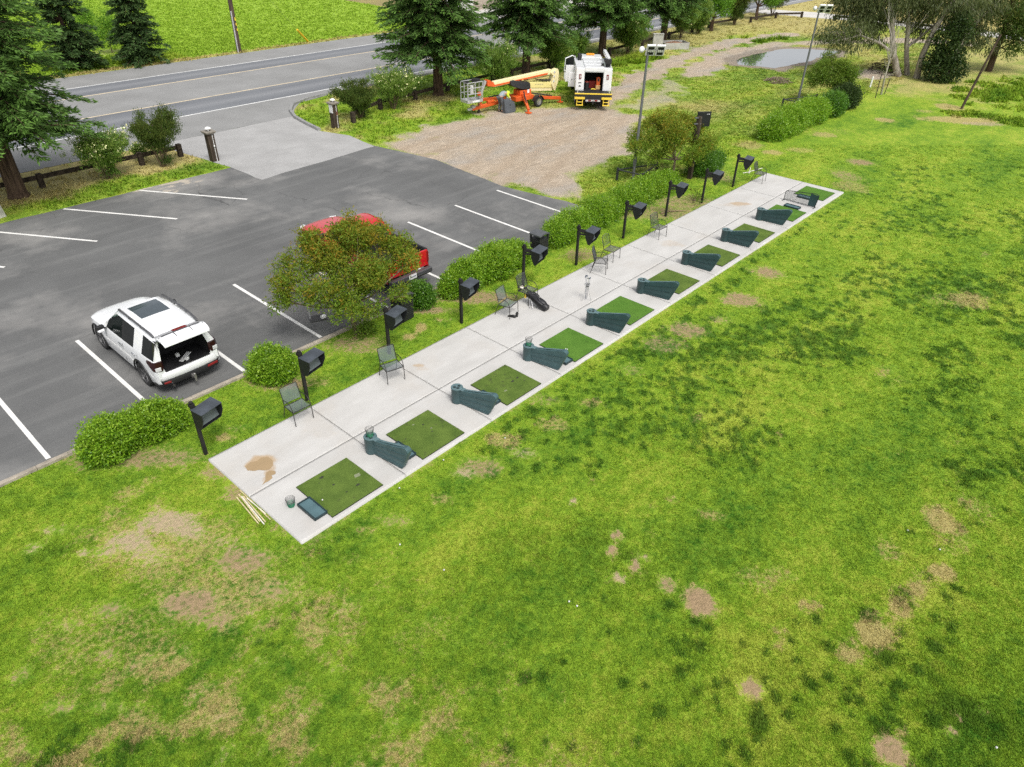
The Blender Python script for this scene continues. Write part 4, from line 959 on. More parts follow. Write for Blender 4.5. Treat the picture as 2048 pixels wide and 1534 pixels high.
# ------------------------------------------------------------------ monitors on posts
BLK = mat('monitor_black', (.010, .011, .013), .5, var=.2); BLKT = mat('monitor_top', (.052, .061, .073), .55, var=.25, scale=5); POST = mat('post_black', (.014, .013, .012), .65, var=.3, scale=6)
SCR = mat('screen_glass', (.12, .14, .145), .18, var=.06, scale=2)
def make_monitor(lab, gap=0.0):
    t = thing('hooded_monitor', lab, 'monitor', (0, 0, 0), 0, 'hooded monitors on posts along the slab')
    MB().box((0, 0, .77), (.085, .085, 1.60)).build('post', POST, t, bevel=.006)
    MB().box((0, 0, 1.53), (.125, .125, .10)).lathe([(.035, 1.58), (.05, 1.60), (.05, 1.63), (.01, 1.645)], n=12).build('post_cap', POST, t, bevel=.006)
    M = Matrix.Translation((-.04+gap*.55, -.17-gap, 0)) @ Matrix.Rotation(R_(12), 4, 'Z')   # the housing hangs from the post towards the tee
    def Q(x, y, z): return M @ Vector((x, y, z))
    MB().beam((0, 0, 1.42), Q(.10, .09, 1.40), .07, .12).beam((0, 0, 1.28), Q(.10, .09, 1.28), .05, .06).build('bracket', POST, t)
    x0, x1 = -.02, .60
    prof = [(.10, 1.46), (-.24, 1.42), (-.24, 1.24), (-.10, .94), (-.02, .94), (.10, 1.20)]
    for xa, xb in ((x0, x0+.02), (x1-.02, x1)):
        n = len(prof); m_ = MB(); m_.add([Q(xa, y, z) for y, z in prof]+[Q(xb, y, z) for y, z in prof], [tuple(range(n)), tuple(reversed(range(n, 2*n)))]+[(i, n+i, n+(i+1) % n, (i+1) % n) for i in range(n)]); m_.build('hood_side', BLK, t)
    def plate(name, a, b2, th, mt, ex=0):
        (ya, za), (yb, zb) = a, b2; dy, dz = yb-ya, zb-za; L = math.hypot(dy, dz); ny, nz = -dz/L*th, dy/L*th
        v = [Q(x, y, z) for x in (x0-ex, x1+ex) for y, z in ((ya, za), (yb, zb), (yb+ny, zb+nz), (ya+ny, za+nz))]
        MB().add(v, [(0, 1, 2, 3), (7, 6, 5, 4), (0, 4, 5, 1), (1, 5, 6, 2), (2, 6, 7, 3), (3, 7, 4, 0)]).build(name, mt, t)
    plate('hood_top', (.115, 1.474), (-.25, 1.432), .014, BLKT, .006)
    x0 += .021; x1 -= .021
    plate('back_panel', (.098, 1.455), (.098, 1.20), -.012, BLK)
    plate('lower_panel', (.098, 1.20), (-.02, .945), -.012, BLK)
    plate('screen', (.075, 1.42), (-.055, 1.00), -.012, SCR)
    plate('hood_bottom', (-.02, .945), (-.10, .945), -.012, BLK)
    return t
MP = [(412, 908), (615, 800), (779, 707), (923, 646), (1046, 572), (1152, 530), (1246, 477), (1331, 433), (1403, 406), (1465, 374)]
mlab = ['first black hooded monitor at the near slab corner by the double bush', 'black hooded monitor behind the nearest chair', 'black hooded monitor in front of the red leaved tree', 'black hooded monitor between the round shrub and the shoes chair', 'black hooded monitor behind the golf bag', 'black hooded monitor just right of the square bin', 'black hooded monitor against the middle of the long hedge', 'black hooded monitor by the lone mesh armchair', 'black hooded monitor second from the far end, by the small round bush', 'last black hooded monitor before the far corner chair']
mproto = make_monitor(mlab[0]); mproto2 = None
for i, q in enumerate(MP):
    p = at(*q)
    if i == 4: mproto2 = make_monitor(mlab[4], .22)
    o = mproto if i == 0 else (mproto2 if i == 4 else dup(mproto if i < 4 else mproto2, label=mlab[i])); o.location = (p.x, max(p.y, .2), 0)
    if i in (0, 3): o.rotation_euler = (0, 0, R_(2))
# ------------------------------------------------------------------ litter bins
BIN = mat('bin_black', (.018, .019, .020), .5, var=.2); BINT = mat('bin_top', (.085, .09, .095), .5, var=.15)
def make_bin(lab):
    t = thing('litter_bin', lab, 'litter bin', (0, 0, 0), 0, 'square litter bins by the kerb')
    s = .27
    m = MB()
    for i in range(9): m.box((0, 0, .06+i*.075), (.53, .53, .055))
    m.build('slatted_body', BIN, t, bevel=.008)
    MB().box((0, 0, .36), (.49, .49, .70)).build('liner', mat('bin_liner', (.008, .008, .008), .7), t)
    for x in (-1, 1):
        for y in (-1, 1): MB().box((x*.235, y*.235, .80), (.06, .06, .22)).build('corner_post', BIN, t)
    m = MB(); rows = []
    for i in range(7):
        a = -1+2*i/6; rows.append([(a*.285, y, .985-.055*a*a) for y in (-.285, .285)])
    rows2 = [[(p[0], p[1], p[2]-.045) for p in r] for r in rows]
    for i in range(6):
        a, b2, c, d = rows[i], rows[i+1], rows2[i], rows2[i+1]
        m.add([a[0], a[1], b2[1], b2[0], c[0], c[1], d[1], d[0]], [(0, 1, 2, 3), (7, 6, 5, 4), (0, 3, 7, 4), (1, 5, 6, 2)]+([(0, 4, 5, 1)] if i == 0 else [])+([(3, 2, 6, 7)] if i == 5 else []))
    m.build('hood_roof', BINT, t, smooth=30)
    MB().box((0, 0, .72), (.50, .50, .04)).build('collar', BIN, t)
    return t
p = at(1083, 512); b_ = make_bin('square black litter bin with open hood between two hedges'); b_.location = (p.x, p.y+.15, 0)
p = at(814, 640); dup(b_, (p.x, p.y+.2, 0), .05, 'black litter bin under the red leaved tree beside the round shrub')
# ------------------------------------------------------------------ gate posts
GW = bark_mat('gate_timber', (.035, .026, .019), (.085, .065, .048), (7, 7, .8)); GC = mat('gate_cap', (.24, .215, .18), .8, var=.25, scale=8); LAMP = mat('lamp_white', (.75, .75, .73), .4); COND = mat('conduit_white', (.75, .75, .74), .4)
def gatepost(lab, px, py, h, extra):
    p = at(px, py); t = thing('gate_post', lab, 'gate post', (p.x, p.y+.18, 0), 0, 'timber gate posts at the entrance')
    MB().box((0, 0, h/2-.05), (.36, .36, h+.1)).build('timber_post', GW, t, bevel=.015)
    MB().box((0, 0, h+.02), (.50, .50, .06)).box((0, 0, h+.075), (.56, .56, .05)).build('cap', GC, t, bevel=.01)
    MB().lathe([(.05, h+.10), (.045, h+.20), (.16, h+.22), (.12, h+.27), (.02, h+.31)], n=16).build('lamp', LAMP, t, smooth=40)
    MB().path([(.06, -.195, 0), (.06, -.195, h-.05)], .014, 6).ball((.06, -.20, h*.55), .045, 8, 6).build('conduit', COND, t)
    if extra:
        MB().box((-.20, -.02, h-.25), (.03, .30, .45)).build('notice', mat('notice_white', (.72, .72, .72), .6), t)
        MB().box((.06, -.21, h*.62), (.12, .05, .22)).build('junction_box', mat('rust_box', (.12, .055, .035), .7), t)
gatepost('dark timber gate post with a lamp on top beside the parking stalls', 433, 323, 1.42, False)
gatepost('dark timber gate post with white notice and rusty box on the grass island', 675, 257, 1.38, True)
# ------------------------------------------------------------------ timber rail fences
FW = bark_mat('fence_timber', (.022, .017, .013), (.075, .058, .043), (6, 6, 6))
def fence(lab, pts, group=None, rails=1, hh=.62, posts=None):
    a0 = Vector((pts[0][0], pts[0][1], 0)); t = thing('rail_fence', lab, 'fence', tuple(a0), 0, group)
    L = [Vector((x, y, 0))-a0 for x, y in pts]
    for p in L: MB().box((p.x, p.y, hh/2), (.24, .24, hh+.06)).build('post', FW, t, bevel=.02)
    for i in range(len(L)-1):
        a, b2 = L[i], L[i+1]; d = (b2-a).normalized()
        MB().beam(a+d*.13+Vector((0, 0, hh-.13)), b2-d*.13+Vector((0, 0, hh-.13)), .09, .20).build('rail', FW, t)
fy = 23.55
fence('dark timber rail fence behind the redwood beside the parking lot', [(-7, fy), (-1.6, fy), (4.45, fy), (7.65, fy), (9.15, fy), (11.2, fy)])
fence('dark timber rail fence from the white notice post past the big redwood', [(21.75, 22.6), (23.0, 23.3), (25.0, 24.0), (28.2, 24.2), (31.6, 24.6), (36.4, 24.75), (38.6, 24.8), (43.2, 24.85), (46.5, 24.9)])
fence('dark timber rail fence between the redwood and the grey cabinet', [(51.7, 24.9), (57.6, 25.3), (63.4, 26.0), (69.0, 26.6), (73, 26.9), (78, 26.4)])
fence('single far rail before the pale path, left of the light mast', [(80.3, 25.6), (86.2, 25.3), (89.2, 23.4)])
fence('far rail running along the pale path behind the hanging foliage', [(90.0, 19.6), (90.6, 15.5), (91.0, 11.4), (90.5, 7)])
# ------------------------------------------------------------------ flood-light masts and their rail barriers
STEEL = mat('mast_steel', (.15, .155, .16), .5, metal=.2, var=.15, scale=3); FRM = mat('flood_frame', (.74, .74, .74), .4); FLD = mat('flood_face', (.012, .012, .014), .25); LENS = mat('flood_lens', (.75, .75, .72), .2)
def mast(lab, px, py, h, four):
    p = at(px, py); t = thing('light_mast', lab, 'light mast', (p.x, p.y, 0), 0, 'floodlight masts')
    MB().path([(0, 0, -.05), (0, 0, h)], [.075, .055], 14).build('pole', STEEL, t, smooth=60)
    MB().box((0, .0, .9), (.16, .12, .26)).build('control_box', STEEL, t, bevel=.01)
    fdir = Vector((FX, FY, 0)); sd = Vector((RX, RY, 0)); up = Vector((0, 0, 1))
    nrm = (-fdir*.86-up*.5+sd*.08).normalized(); uu = (up-nrm*nrm.dot(up)).normalized(); ss = uu.cross(nrm); ss = ss if ss.dot(sd) > 0 else -ss
    c0_ = Vector((0, 0, h+.30))
    MB().path([tuple(Vector((0, 0, h-.02))), tuple(Vector((0, 0, h+.30)))], .05, 10).beam(c0_-sd*.25+fdir*.12, c0_+sd*.68+fdir*.12, .07, .07).build('cross_arm', STEEL, t)
    MB().ball(c0_-sd*.28+fdir*.05, (.16, .12, .14), 10, 8).build('sensor', FRM, t, smooth=60)
    for i in range(2):
        cc = c0_+sd*(.10+.44*i)-fdir*.05
        def B(u0, u1, v0, v1, w0, w1):
            m_ = MB(); vs = [cc+ss*a+uu*b2+nrm*c for c in (w0, w1) for a, b2 in ((u0, v0), (u1, v0), (u1, v1), (u0, v1))]
            return m_.add(vs, [(3, 2, 1, 0), (4, 5, 6, 7), (0, 1, 5, 4), (1, 2, 6, 5), (2, 3, 7, 6), (3, 0, 4, 7)])
        f = B(-.20, .20, -.27, .27, -.06, .05).build('floodlight', FRM, t, bevel=.02)
        if not four:
            B(-.145, .145, -.21, .21, .051, .058).build('face', FLD, f)
            for k in range(3): B(-.125+.09*k, -.055+.09*k, -.06, .06, .059, .066).build('lens', LENS, f)
        else:
            for v in (-.21, .03): B(-.145, .145, v, v+.18, .051, .058).build('face', FLD, f)
mast('tall grey light mast with two lamp heads behind the red leaved tree', 1265.5, 360, 5.72, False)
mast('tall grey light mast with four dark lamp faces near the pond', 1592, 216, 5.78, True)
BR = mat('barrier_rail', (.03, .032, .034), .6)
def barrier(lab, A, B_, C_):
    P_ = [at(*q) for q in (A, B_, C_)]; t = thing('rail_barrier', lab, 'barrier', tuple(P_[0]), 0, 'triangular rail barriers at the masts'); o = P_[0]
    for p in P_: MB().box(tuple(p-o+Vector((0, 0, .30))), (.10, .10, .68)).build('post', BR, t, bevel=.01)
    for i in range(3): MB().path([tuple(P_[i]-o+Vector((0, 0, .55))), tuple(P_[(i+1) % 3]-o+Vector((0, 0, .55)))], .035, 8).build('rail', BR, t)
barrier('dark triangular rail barrier round the near mast foot', (1233.5, 361), (1312.5, 349.5), (1280, 372))
barrier('dark triangular rail barrier round the far mast foot', (1563, 216), (1630, 207), (1602, 222))
# ------------------------------------------------------------------ sign, utility pole and small things
p = at(1379, 357); t = thing('sign_post', 'flat black signboard on a dark timber post behind a tree', 'sign', tuple(p))
MB().box((0, 0, 1.5), (.20, .20, 3.1)).build('timber_post', GW, t, bevel=.01)
MB().box((.32, -.06, 2.88), (.68, .10, .70), rz=R_(-40)).build('signboard', mat('sign_black', (.012, .013, .015), .45), t, bevel=.012)
MB().box((-.10, .0, 3.0), (.34, .04, .05), rz=R_(-40)).box((-.10, .0, 2.72), (.34, .04, .05), rz=R_(-40)).build('bracket', STEEL, t)
dS = Vector((math.cos(R_(-40)), math.sin(R_(-40)), 0)); nS = Vector((dS.y, -dS.x, 0)); nS = nS if nS.dot(Vector((FX, FY, 0))) < 0 else -nS
k = MB()
for i in range(5):
    c = Vector((.32, -.06, 3.12))+dS*(.12+.035*i)+nS*.054; k.beam(c+Vector((0, 0, -.02)), c+Vector((0, 0, .02+.01*(i % 2))), .015, .008)
k.build('lettering', FRM, t)
PW = bark_mat('pole_timber', (.050, .036, .028), (.12, .088, .066), (5, 5, .4))
p = at(479, 105); t = thing('utility_pole', 'dark timber utility pole at the road edge with yellow markers', 'utility pole', tuple(p))
MB().path([(0, 0, -.1), (0, 0, 11)], [.20, .14], 14).build('pole_shaft', PW, t, smooth=60)
MB().path([(-.17, -.12, 0), (-.15, -.11, 3.2)], .06, 8).build('cable_guard', mat('grey_guard', (.42, .42, .42), .5), t, smooth=60)
MB().box((.05, -.205, 2.6), (.10, .02, .25)).box((.07, -.205, 2.2), (.10, .02, .2)).box((.08, -.205, 1.8), (.10, .02, .18)).build('marker_plate', mat('marker_yellow', (.70, .52, .04), .6), t)
MB().beam((-1.1, 0, 9.8), (1.1, 0, 9.8), .10, .12).build('crossarm', PW, t)
p = at(617, 84); q = at(583, 47, 1.9); d = q-p; d = d*(2.25/d.length)
t = thing('guy_wire', 'yellow plastic guard on a leaning guy wire in the bright field', 'guy wire', tuple(p))
MB().path([(0, 0, 0), tuple(d)], .085, 8).build('yellow_guard', mat('guard_yellow', (.80, .52, .02), .5), t, smooth=60)
MB().path([tuple(d), tuple(d*4.5)], .006, 5).build('wire', STEEL, t)
# small concrete block at the left edge of the picture
p = at(-3, 436); t = thing('concrete_block', 'weathered grey concrete block on the dry verge', 'concrete block', tuple(p), .2)
MB().box((-.1, .1, .25), (.80, .42, .55), taper=.85).build('block', mat('old_concrete', (.42, .41, .36), .9, var=.3, scale=6, bump=.4), t, bevel=.03)
# electrical cabinet and low bins by the fence
p = at(1313, 102); t = thing('grey_cabinet', 'weathered grey board cabinet by the rail fence', 'cabinet', tuple(p), R_(-42))
MB().box((0, 0, .72), (.95, .30, 1.40)).build('cabinet_body', mat('grey_board', (.40, .39, .36), .85, var=.2, scale=3), t, bevel=.01)
MB().box((0, 0, 1.44), (1.02, .38, .05)).build('top_board', MATS['grey_board'], t)
p = at(1347, 96); t = thing('timber_bin', 'low pale plank bin with brown leaf litter beside the grey cabinet', 'compost bin', tuple(p), R_(-35))
for i, (c, d) in enumerate([((0, -.75, .28), (2.4, .05, .55)), ((0, .75, .28), (2.4, .05, .55)), ((-1.2, 0, .28), (.05, 1.44, .55)), ((1.2, 0, .28), (.05, 1.44, .55))]): MB().box(c, d).build('plank_side', MATS['grey_board'], t)
MB().loft([[(1.12*k*math.cos(a), .68*k*math.sin(a), z) for a in np.linspace(0, 6.283, 17)[:-1]] for k, z in ((1, .02), (.95, .38), (.5, .52), (.1, .58))]).build('leaf_litter', mat('litter_brown', (.20, .10, .055), .9, var=.4, scale=8, bump=.8), t)
# hand cart at the kerb under the tree
p = at(621, 640); t = thing('sign_stand', 'pale metal sign stand on the asphalt half under the red leaved tree', 'sign stand', tuple(p), R_(-25))
AL = mat('pale_alloy', (.50, .50, .50), .4, metal=.4)
MB().path([(0, 0, 0), (0, .02, 1.15)], .03, 8).build('upright', AL, t, smooth=60)
MB().path([(-.05, 0, 1.13), (.50, .02, 1.17)], .03, 8).build('arm', AL, t, smooth=60)
MB().box((.25, 0, .02), (.55, .40, .04)).build('base', mat('dark_base', (.05, .05, .05), .7), t, bevel=.01)
MB().box((.42, -.10, .10), (.18, .12, .10), rz=.5).build('foot_weight', LAMP, t, bevel=.02)
p = at(1740, 174); o = MB().path([(0, 0, 0), (.03, 0, .75)], .07, 10).build('white_pipe', COND, smooth=60); o.location = tuple(p); tag(o, 'short white standpipe in the dry grass by the grove', 'pipe')
# ------------------------------------------------------------------ vegetation
def ray(px, py, depth):
    "point on a photo pixel's line of sight at a given ground depth along the viewing direction"
    d = FWD*FPX+RGT*(px-1024)-UPV*(py-767); h = d[0]*FX+d[1]*FY
    return Vector(CAMLOC+d*(depth/h))
def gdepth(p): return (p[0]-CAMLOC[0])*FX+(p[1]-CAMLOC[1])*FY
BARK = bark_mat('smooth_bark', (.13, .095, .065), (.30, .23, .17)); BARKR = bark_mat('redwood_bark', (.040, .026, .018), (.135, .090, .062), (10, 10, .8)); BARKE = bark_mat('eucalyptus_bark', (.19, .16, .13), (.42, .38, .33), (4, 4, .6)); TWIG = bark_mat('shrub_twig', (.09, .065, .04), (.20, .15, .10))
L_CREPE = leaf_mat('crepe_leaves', (.110, .225, .016), (.270, .390, .042), (.44, .27, .03), trans=.5)
L_CREPEG = leaf_mat('young_tree_leaves', (.080, .165, .014), (.190, .300, .030), (.24, .22, .03), trans=.4)
L_HEDGE = leaf_mat('hedge_leaves', (.100, .255, .012), (.350, .560, .035), (.52, .64, .08), rough=.4, trans=.45, spec=.5)  # pale tip colour paints lit tops into the upper hedge leaves
L_HEDGED = leaf_mat('dark_hedge_leaves', (.045, .140, .012), (.140, .300, .026), (.22, .38, .04), rough=.4, trans=.35, spec=.5)
L_RED = leaf_mat('redwood_sprays', (.042, .092, .024), (.120, .215, .050), (.19, .37, .06), rough=.6, trans=.4)
L_DARK = leaf_mat('dark_conifer_sprays', (.028, .064, .020), (.075, .135, .038), (.11, .20, .05), rough=.6, trans=.35)
L_OLE = leaf_mat('oleander_leaves', (.105, .225, .034), (.300, .440, .080), (.46, .58, .13), rough=.45, trans=.5)
L_SHRUB = leaf_mat('dark_shrub_leaves', (.050, .100, .016), (.125, .195, .035), (.22, .18, .04), trans=.4)
L_EUC = leaf_mat('eucalyptus_leaves', (.066, .094, .032), (.170, .205, .075), (.27, .29, .10), trans=.45)
L_IVY = leaf_mat('ivy_leaves', (.018, .042, .010), (.065, .115, .024), (.14, .18, .05), trans=.3)
L_LIME = leaf_mat('lime_tree_leaves', (.085, .220, .018), (.220, .430, .040), (.32, .52, .07), trans=.45)
FLOWER = mat('oleander_flower', (.80, .78, .42), .6, var=.15)
def clump_cloud(centers, radii, nclump, per, sig, up=.5, shell=.55, seed=0, squash=.85):
    "leaf positions gathered in twig clusters that fill round lobes, thicker towards the outside"
    r_ = np.random.default_rng(seed); P, D, T, TP = [], [], [], []
    zt = max(c[2]+r for c, r in zip(centers, radii)); zb = min(c[2]-r for c, r in zip(centers, radii))
    for c, R in zip(centers, radii):
        k = max(3, int(nclump*R*R)); u = unit(r_.normal(size=(k, 3))); rad = R*(shell+(1-shell)*r_.random(k)**.6)*r_.uniform(.75, 1.12, k)
        q = u*rad[:, None]; q[:, 2] *= squash; cc = np.asarray(c)+q
        out = unit(u+np.array([0, 0, up]))
        n = r_.poisson(per, k)+1; idx = np.repeat(np.arange(k), n); m = len(idx)
        p = cc[idx]+r_.normal(size=(m, 3))*sig; d = unit(out[idx]+r_.normal(size=(m, 3))*.75)
        ct = r_.normal(.45, .22, k); P.append(p); D.append(d); T.append(np.clip(ct[idx]+r_.normal(0, .09, m), 0, 1))
        hgt = (cc[:, 2]-zb)/max(zt-zb, .1); tp = np.clip(r_.normal(.05, .28, k)+.55*(hgt-.45), 0, 1); TP.append(np.clip(tp[idx]+r_.normal(0, .07, m), 0, 1))
    return np.concatenate(P), np.concatenate(D), np.concatenate(T), np.concatenate(TP)
def limb(m, pts, r0, r1, n=7, wob=.0, seed=0):
    P = [Vector(p) for p in pts]; out = []
    r_ = random.Random(seed)
    for i in range(len(P)-1):
        k = max(2, int((P[i+1]-P[i]).length/.35))
        for j in range(k): out.append(P[i].lerp(P[i+1], j/k)+Vector((r_.uniform(-wob, wob), r_.uniform(-wob, wob), r_.uniform(-wob, wob)*.4))*(1 if out else 0))
    out.append(P[-1]); q = len(out); m.path(out, [r0+(r1-r0)*i/(q-1) for i in range(q)], n)
    return out
def lobed_tree(name, lab, cat, base, lobes, lmat, bark, trunk_r, fork_z, leaf, nclump, per, sig, seed, group=None, nstem=1, tip=1.0, lobe_sub=5):
    "tree with limbs running from the fork into each leafy lobe; lobes are (point, radius) in world"
    b = Vector(base); t = thing(name, lab, cat, tuple(b), 0, group); m = MB(); r_ = random.Random(seed)
    fk = Vector((r_.uniform(-.08, .08), r_.uniform(-.08, .08), fork_z))
    for s in range(nstem):
        o = Vector((r_.uniform(-.12, .12), r_.uniform(-.12, .12), -.05)) if nstem > 1 else Vector((0, 0, -.05))
        limb(m, [o, o*.6+fk*.5, fk+o*.5], trunk_r*1.25, trunk_r*.85, 9, .015, seed+s)
    C_, R2 = [], []
    for (c, R) in lobes:
        cl = Vector(c)-b; mid = fk.lerp(cl, .5)+Vector((0, 0, -.12*(cl-fk).length*.5))
        end = limb(m, [fk, mid, cl], trunk_r*.55, trunk_r*.16, 6, .03, r_.randint(0, 999))[-1]
        for k in range(lobe_sub):
            v = Vector((r_.gauss(0, 1), r_.gauss(0, 1), r_.gauss(.35, .6))).normalized(); q = cl+v*R*r_.uniform(.55, .9)
            limb(m, [mid.lerp(cl, r_.uniform(.4, 1)), q], trunk_r*.17, .006, 5, .03, r_.randint(0, 999))
            C_.append(tuple(q)); R2.append(R*r_.uniform(.38, .55))
        C_.append(tuple(cl)); R2.append(R*.7)
    m.build('trunk', bark, t, smooth=60, fix=False)
    P, D, T, TP = clump_cloud(C_, R2, nclump*3.2, per, sig, seed=seed)
    n = len(P); leaves('crown', P, D, leaf[0]*rng.uniform(.6, 1.25, n), leaf[1]*rng.uniform(.7, 1.2, n), lmat, t, T, TP*tip, droop=.12, flat=.6)
    return t
# red leaved crepe myrtles
bb = at(712, 668); d0 = gdepth(bb)
lob = [(ray(597, 540, d0+.1), .62), (ray(575, 575, d0-.5), .50), (ray(650, 520, d0+.9), .85), (ray(715, 500, d0+1.2), .85), (ray(765, 470, d0+1.5), .55), (ray(800, 510, d0+.9), .62), (ray(700, 570, d0-.2), .85), (ray(640, 590, d0-.7), .65), (ray(740, 555, d0+.2), .75), (ray(690, 615, d0-.9), .55), (ray(620, 480, d0+1.0), .45), (ray(815, 525, d0+.5), .42), (ray(720, 468, d0+1.7), .62), (ray(690, 462, d0+1.5), .5), (ray(560, 600, d0-.7), .40), (ray(745, 620, d0-.6), .36), (ray(800, 585, d0-.1), .34)]
lobed_tree('crepe_myrtle', 'wide low tree with orange tinted leaves hiding most of the red pickup', 'tree', bb, lob, L_CREPE, BARK, .075, .95, (.115, .040), 80, 12, .085, 3, 'crepe myrtle trees', tip=1.1)
bb = at(1345, 360); d0 = gdepth(bb)
lob = [(ray(1290, 275, d0+.3), .75), (ray(1275, 300, d0-.5), .5), (ray(1335, 255, d0+.8), .9), (ray(1385, 260, d0+.6), .75), (ray(1405, 290, d0+.2), .65), (ray(1345, 285, d0-.4), .85), (ray(1385, 310, d0-.5), .55), (ray(1310, 245, d0+.9), .55), (ray(1350, 240, d0+1.4), .5), (ray(1310, 310, d0-.3), .45)]
lobed_tree('crepe_myrtle', 'round headed olive and rust tree in front of the black signboard', 'tree', bb, lob, L_CREPE, BARK, .065, 1.0, (.125, .046), 70, 12, .10, 5, 'crepe myrtle trees', tip=.95)
bb = at(1661, 205); d0 = gdepth(bb)
lob = [(ray(1635, 150, d0+.2), .9), (ray(1665, 135, d0+.4), 1.0), (ray(1695, 150, d0), .9), (ray(1660, 160, d0-.5), .8), (ray(1690, 168, d0-.2), .55), (ray(1630, 165, d0-.4), .5)]
lobed_tree('crepe_myrtle', 'green young tree rising from the far hedge beside the pond', 'tree', bb, lob, L_CREPEG, BARK, .06, 1.2, (.13, .055), 62, 10, .12, 6, 'crepe myrtle trees', tip=.6)
# suckers at the first tree's foot
def tuft_shrub(name, lab, cat, base, blobs, lmat, leaf, nclump, per, sig, seed, group=None, stems=6, tip=.7, core=True, shell=.8, squash=.9, flowers=0, up=.45):
    "shrub: stems and a leafy shell of clusters over overlapping lumps; blobs (dx,dy,z,r)"
    t = thing(name, lab, cat, tuple(base), 0, group); r_ = random.Random(seed); m = MB()
    for (x, y, z, r) in blobs:
        for k in range(max(2, stems//len(blobs)+1)):
            a = r_.uniform(0, 6.28); q = r_.uniform(.2, .75)*r; limb(m, [(x*.7+r_.uniform(-.08, .08), y*.7+r_.uniform(-.08, .08), -.03), (x+q*.5*math.cos(a), y+q*.5*math.sin(a), z*.6), (x+q*math.cos(a), y+q*math.sin(a), z+q*.6)], .022, .006, 5, .02, r_.randint(0, 999))
    m.build('stem', TWIG, t, smooth=60, fix=False)
    P, D, T, TP = clump_cloud([b[:3] for b in blobs], [b[3] for b in blobs], nclump, per, sig, up, shell, seed, squash)
    k = P[:, 2] > .02; P, D, T, TP = P[k], D[k], T[k], TP[k]
    if core:   # inner leaves so that the shrub is not hollow
        P2, D2, T2, TP2 = clump_cloud([b[:3] for b in blobs], [b[3]*.72 for b in blobs], nclump*.8, per, sig*1.4, up, .55, seed+1, squash); k = P2[:, 2] > .05
        P = np.concatenate([P, P2[k]]); D = np.concatenate([D, D2[k]]); T = np.concatenate([T, T2[k]]); TP = np.concatenate([TP, TP2[k]*0])
    n = len(P); leaves('foliage', P, D, leaf[0]*rng.uniform(.65, 1.25, n), leaf[1]*rng.uniform(.7, 1.25, n), lmat, t, T, TP*tip, droop=.06, flat=.5)
    if flowers:
        sel = rng.choice(len(P), flowers, replace=False); leaves('blossom', P[sel]+D[sel]*.05, D[sel]+np.array([0, 0, .6]), np.full(flowers, .09), np.full(flowers, .09), FLOWER, t, np.ones(flowers))
    return t
tuft_shrub('sucker_shoots', 'leafy green shoots round the foot of the orange tinted tree', 'shoots', at(722, 672), [(0, 0, .30, .30), (.25, -.05, .22, .22)], L_CREPEG, (.09, .04), 700, 6, .07, 12, stems=5)
# clipped bushes and hedges along the kerb
def hedge_blobs(base, pts, r, zf=.72, seed=0):
    r_ = random.Random(seed); out = []
    for (x, y, rr) in pts: out.append((x-base[0], y-base[1], rr*zf, rr*r_.uniform(.86, 1.1)))
    return out
def hedge(name, lab, cat, pts, lmat, leaf=(.075, .042), nclump=165, per=9, sig=.050, seed=0, group=None, tip=.5):
    base = Vector((pts[0][0], pts[0][1], 0)); return tuft_shrub(name, lab, cat, base, hedge_blobs(base, pts, 1, seed=seed), lmat, leaf, nclump*10, per, sig, seed, group, stems=8, tip=tip, shell=.86, squash=.92)
G_B = 'clipped bushes along the kerb'
hedge('clipped_bush', 'bright green clipped bush, left half of the pair in the near corner', 'bush', [(-1.50, 2.0, .60), (-1.72, 1.95, .46), (-1.25, 2.2, .48)], L_HEDGE, seed=20, group=G_B)
hedge('clipped_bush', 'bright green clipped bush joined to the right of its twin behind the first monitor', 'bush', [(-.35, 1.98, .62), (-.72, 2.05, .52), (.0, 1.92, .46)], L_HEDGE, seed=21, group=G_B)
hedge('clipped_bush', 'loose light green bush behind the second monitor post', 'bush', [(3.18, 2.1, .56), (2.9, 2.25, .46), (3.5, 2.0, .44), (3.2, 1.85, .42)], L_HEDGE, seed=22, group=G_B)
hedge('clipped_bush', 'small dark green ball bush beside the litter bin under the tree', 'bush', [(9.05, 2.35, .48), (9.15, 2.25, .40)], L_HEDGED, seed=23, group=G_B)
hedge('long_hedge', 'bright green hedge between the ball bush and the square litter bin', 'hedge', [(10.5, 2.0, .52), (11.1, 2.1, .62), (11.9, 2.05, .66), (12.6, 2.1, .70), (13.3, 2.15, .66), (13.9, 2.15, .54), (10.2, 2.05, .40)], L_HEDGE, seed=24)
hedge('long_hedge', 'long bright green hedge running from the litter bin to the rail barrier', 'hedge', [(16.3, 2.2, .62), (16.9, 2.25, .60), (17.6, 2.35, .68), (18.5, 2.3, .58), (19.3, 2.4, .72), (20.2, 2.4, .62), (21.1, 2.45, .74), (22.0, 2.4, .64), (22.9, 2.5, .74), (23.9, 2.5, .70), (24.8, 2.5, .62), (25.5, 2.55, .52)], L_HEDGE, (.07, .04), 110, 9, .065, seed=25)
hedge('clipped_bush', 'dark bush at the foot of the signboard post', 'bush', [(28.4, 2.45, .70), (29.2, 2.5, .72), (29.9, 2.5, .60), (28.7, 2.1, .5)], L_HEDGED, (.075, .042), 110, 9, .07, seed=26, group=G_B)
hedge('long_hedge', 'clipped green hedge out on the lawn by the far light mast', 'hedge', [(37.3, 2.75, .82), (38.4, 2.75, .86), (39.5, 2.75, .90), (40.6, 2.75, .90), (41.7, 2.75, .92), (42.8, 2.75, .90), (43.9, 2.75, .80)], L_HEDGE, (.10, .055), 70, 9, .09, seed=27)
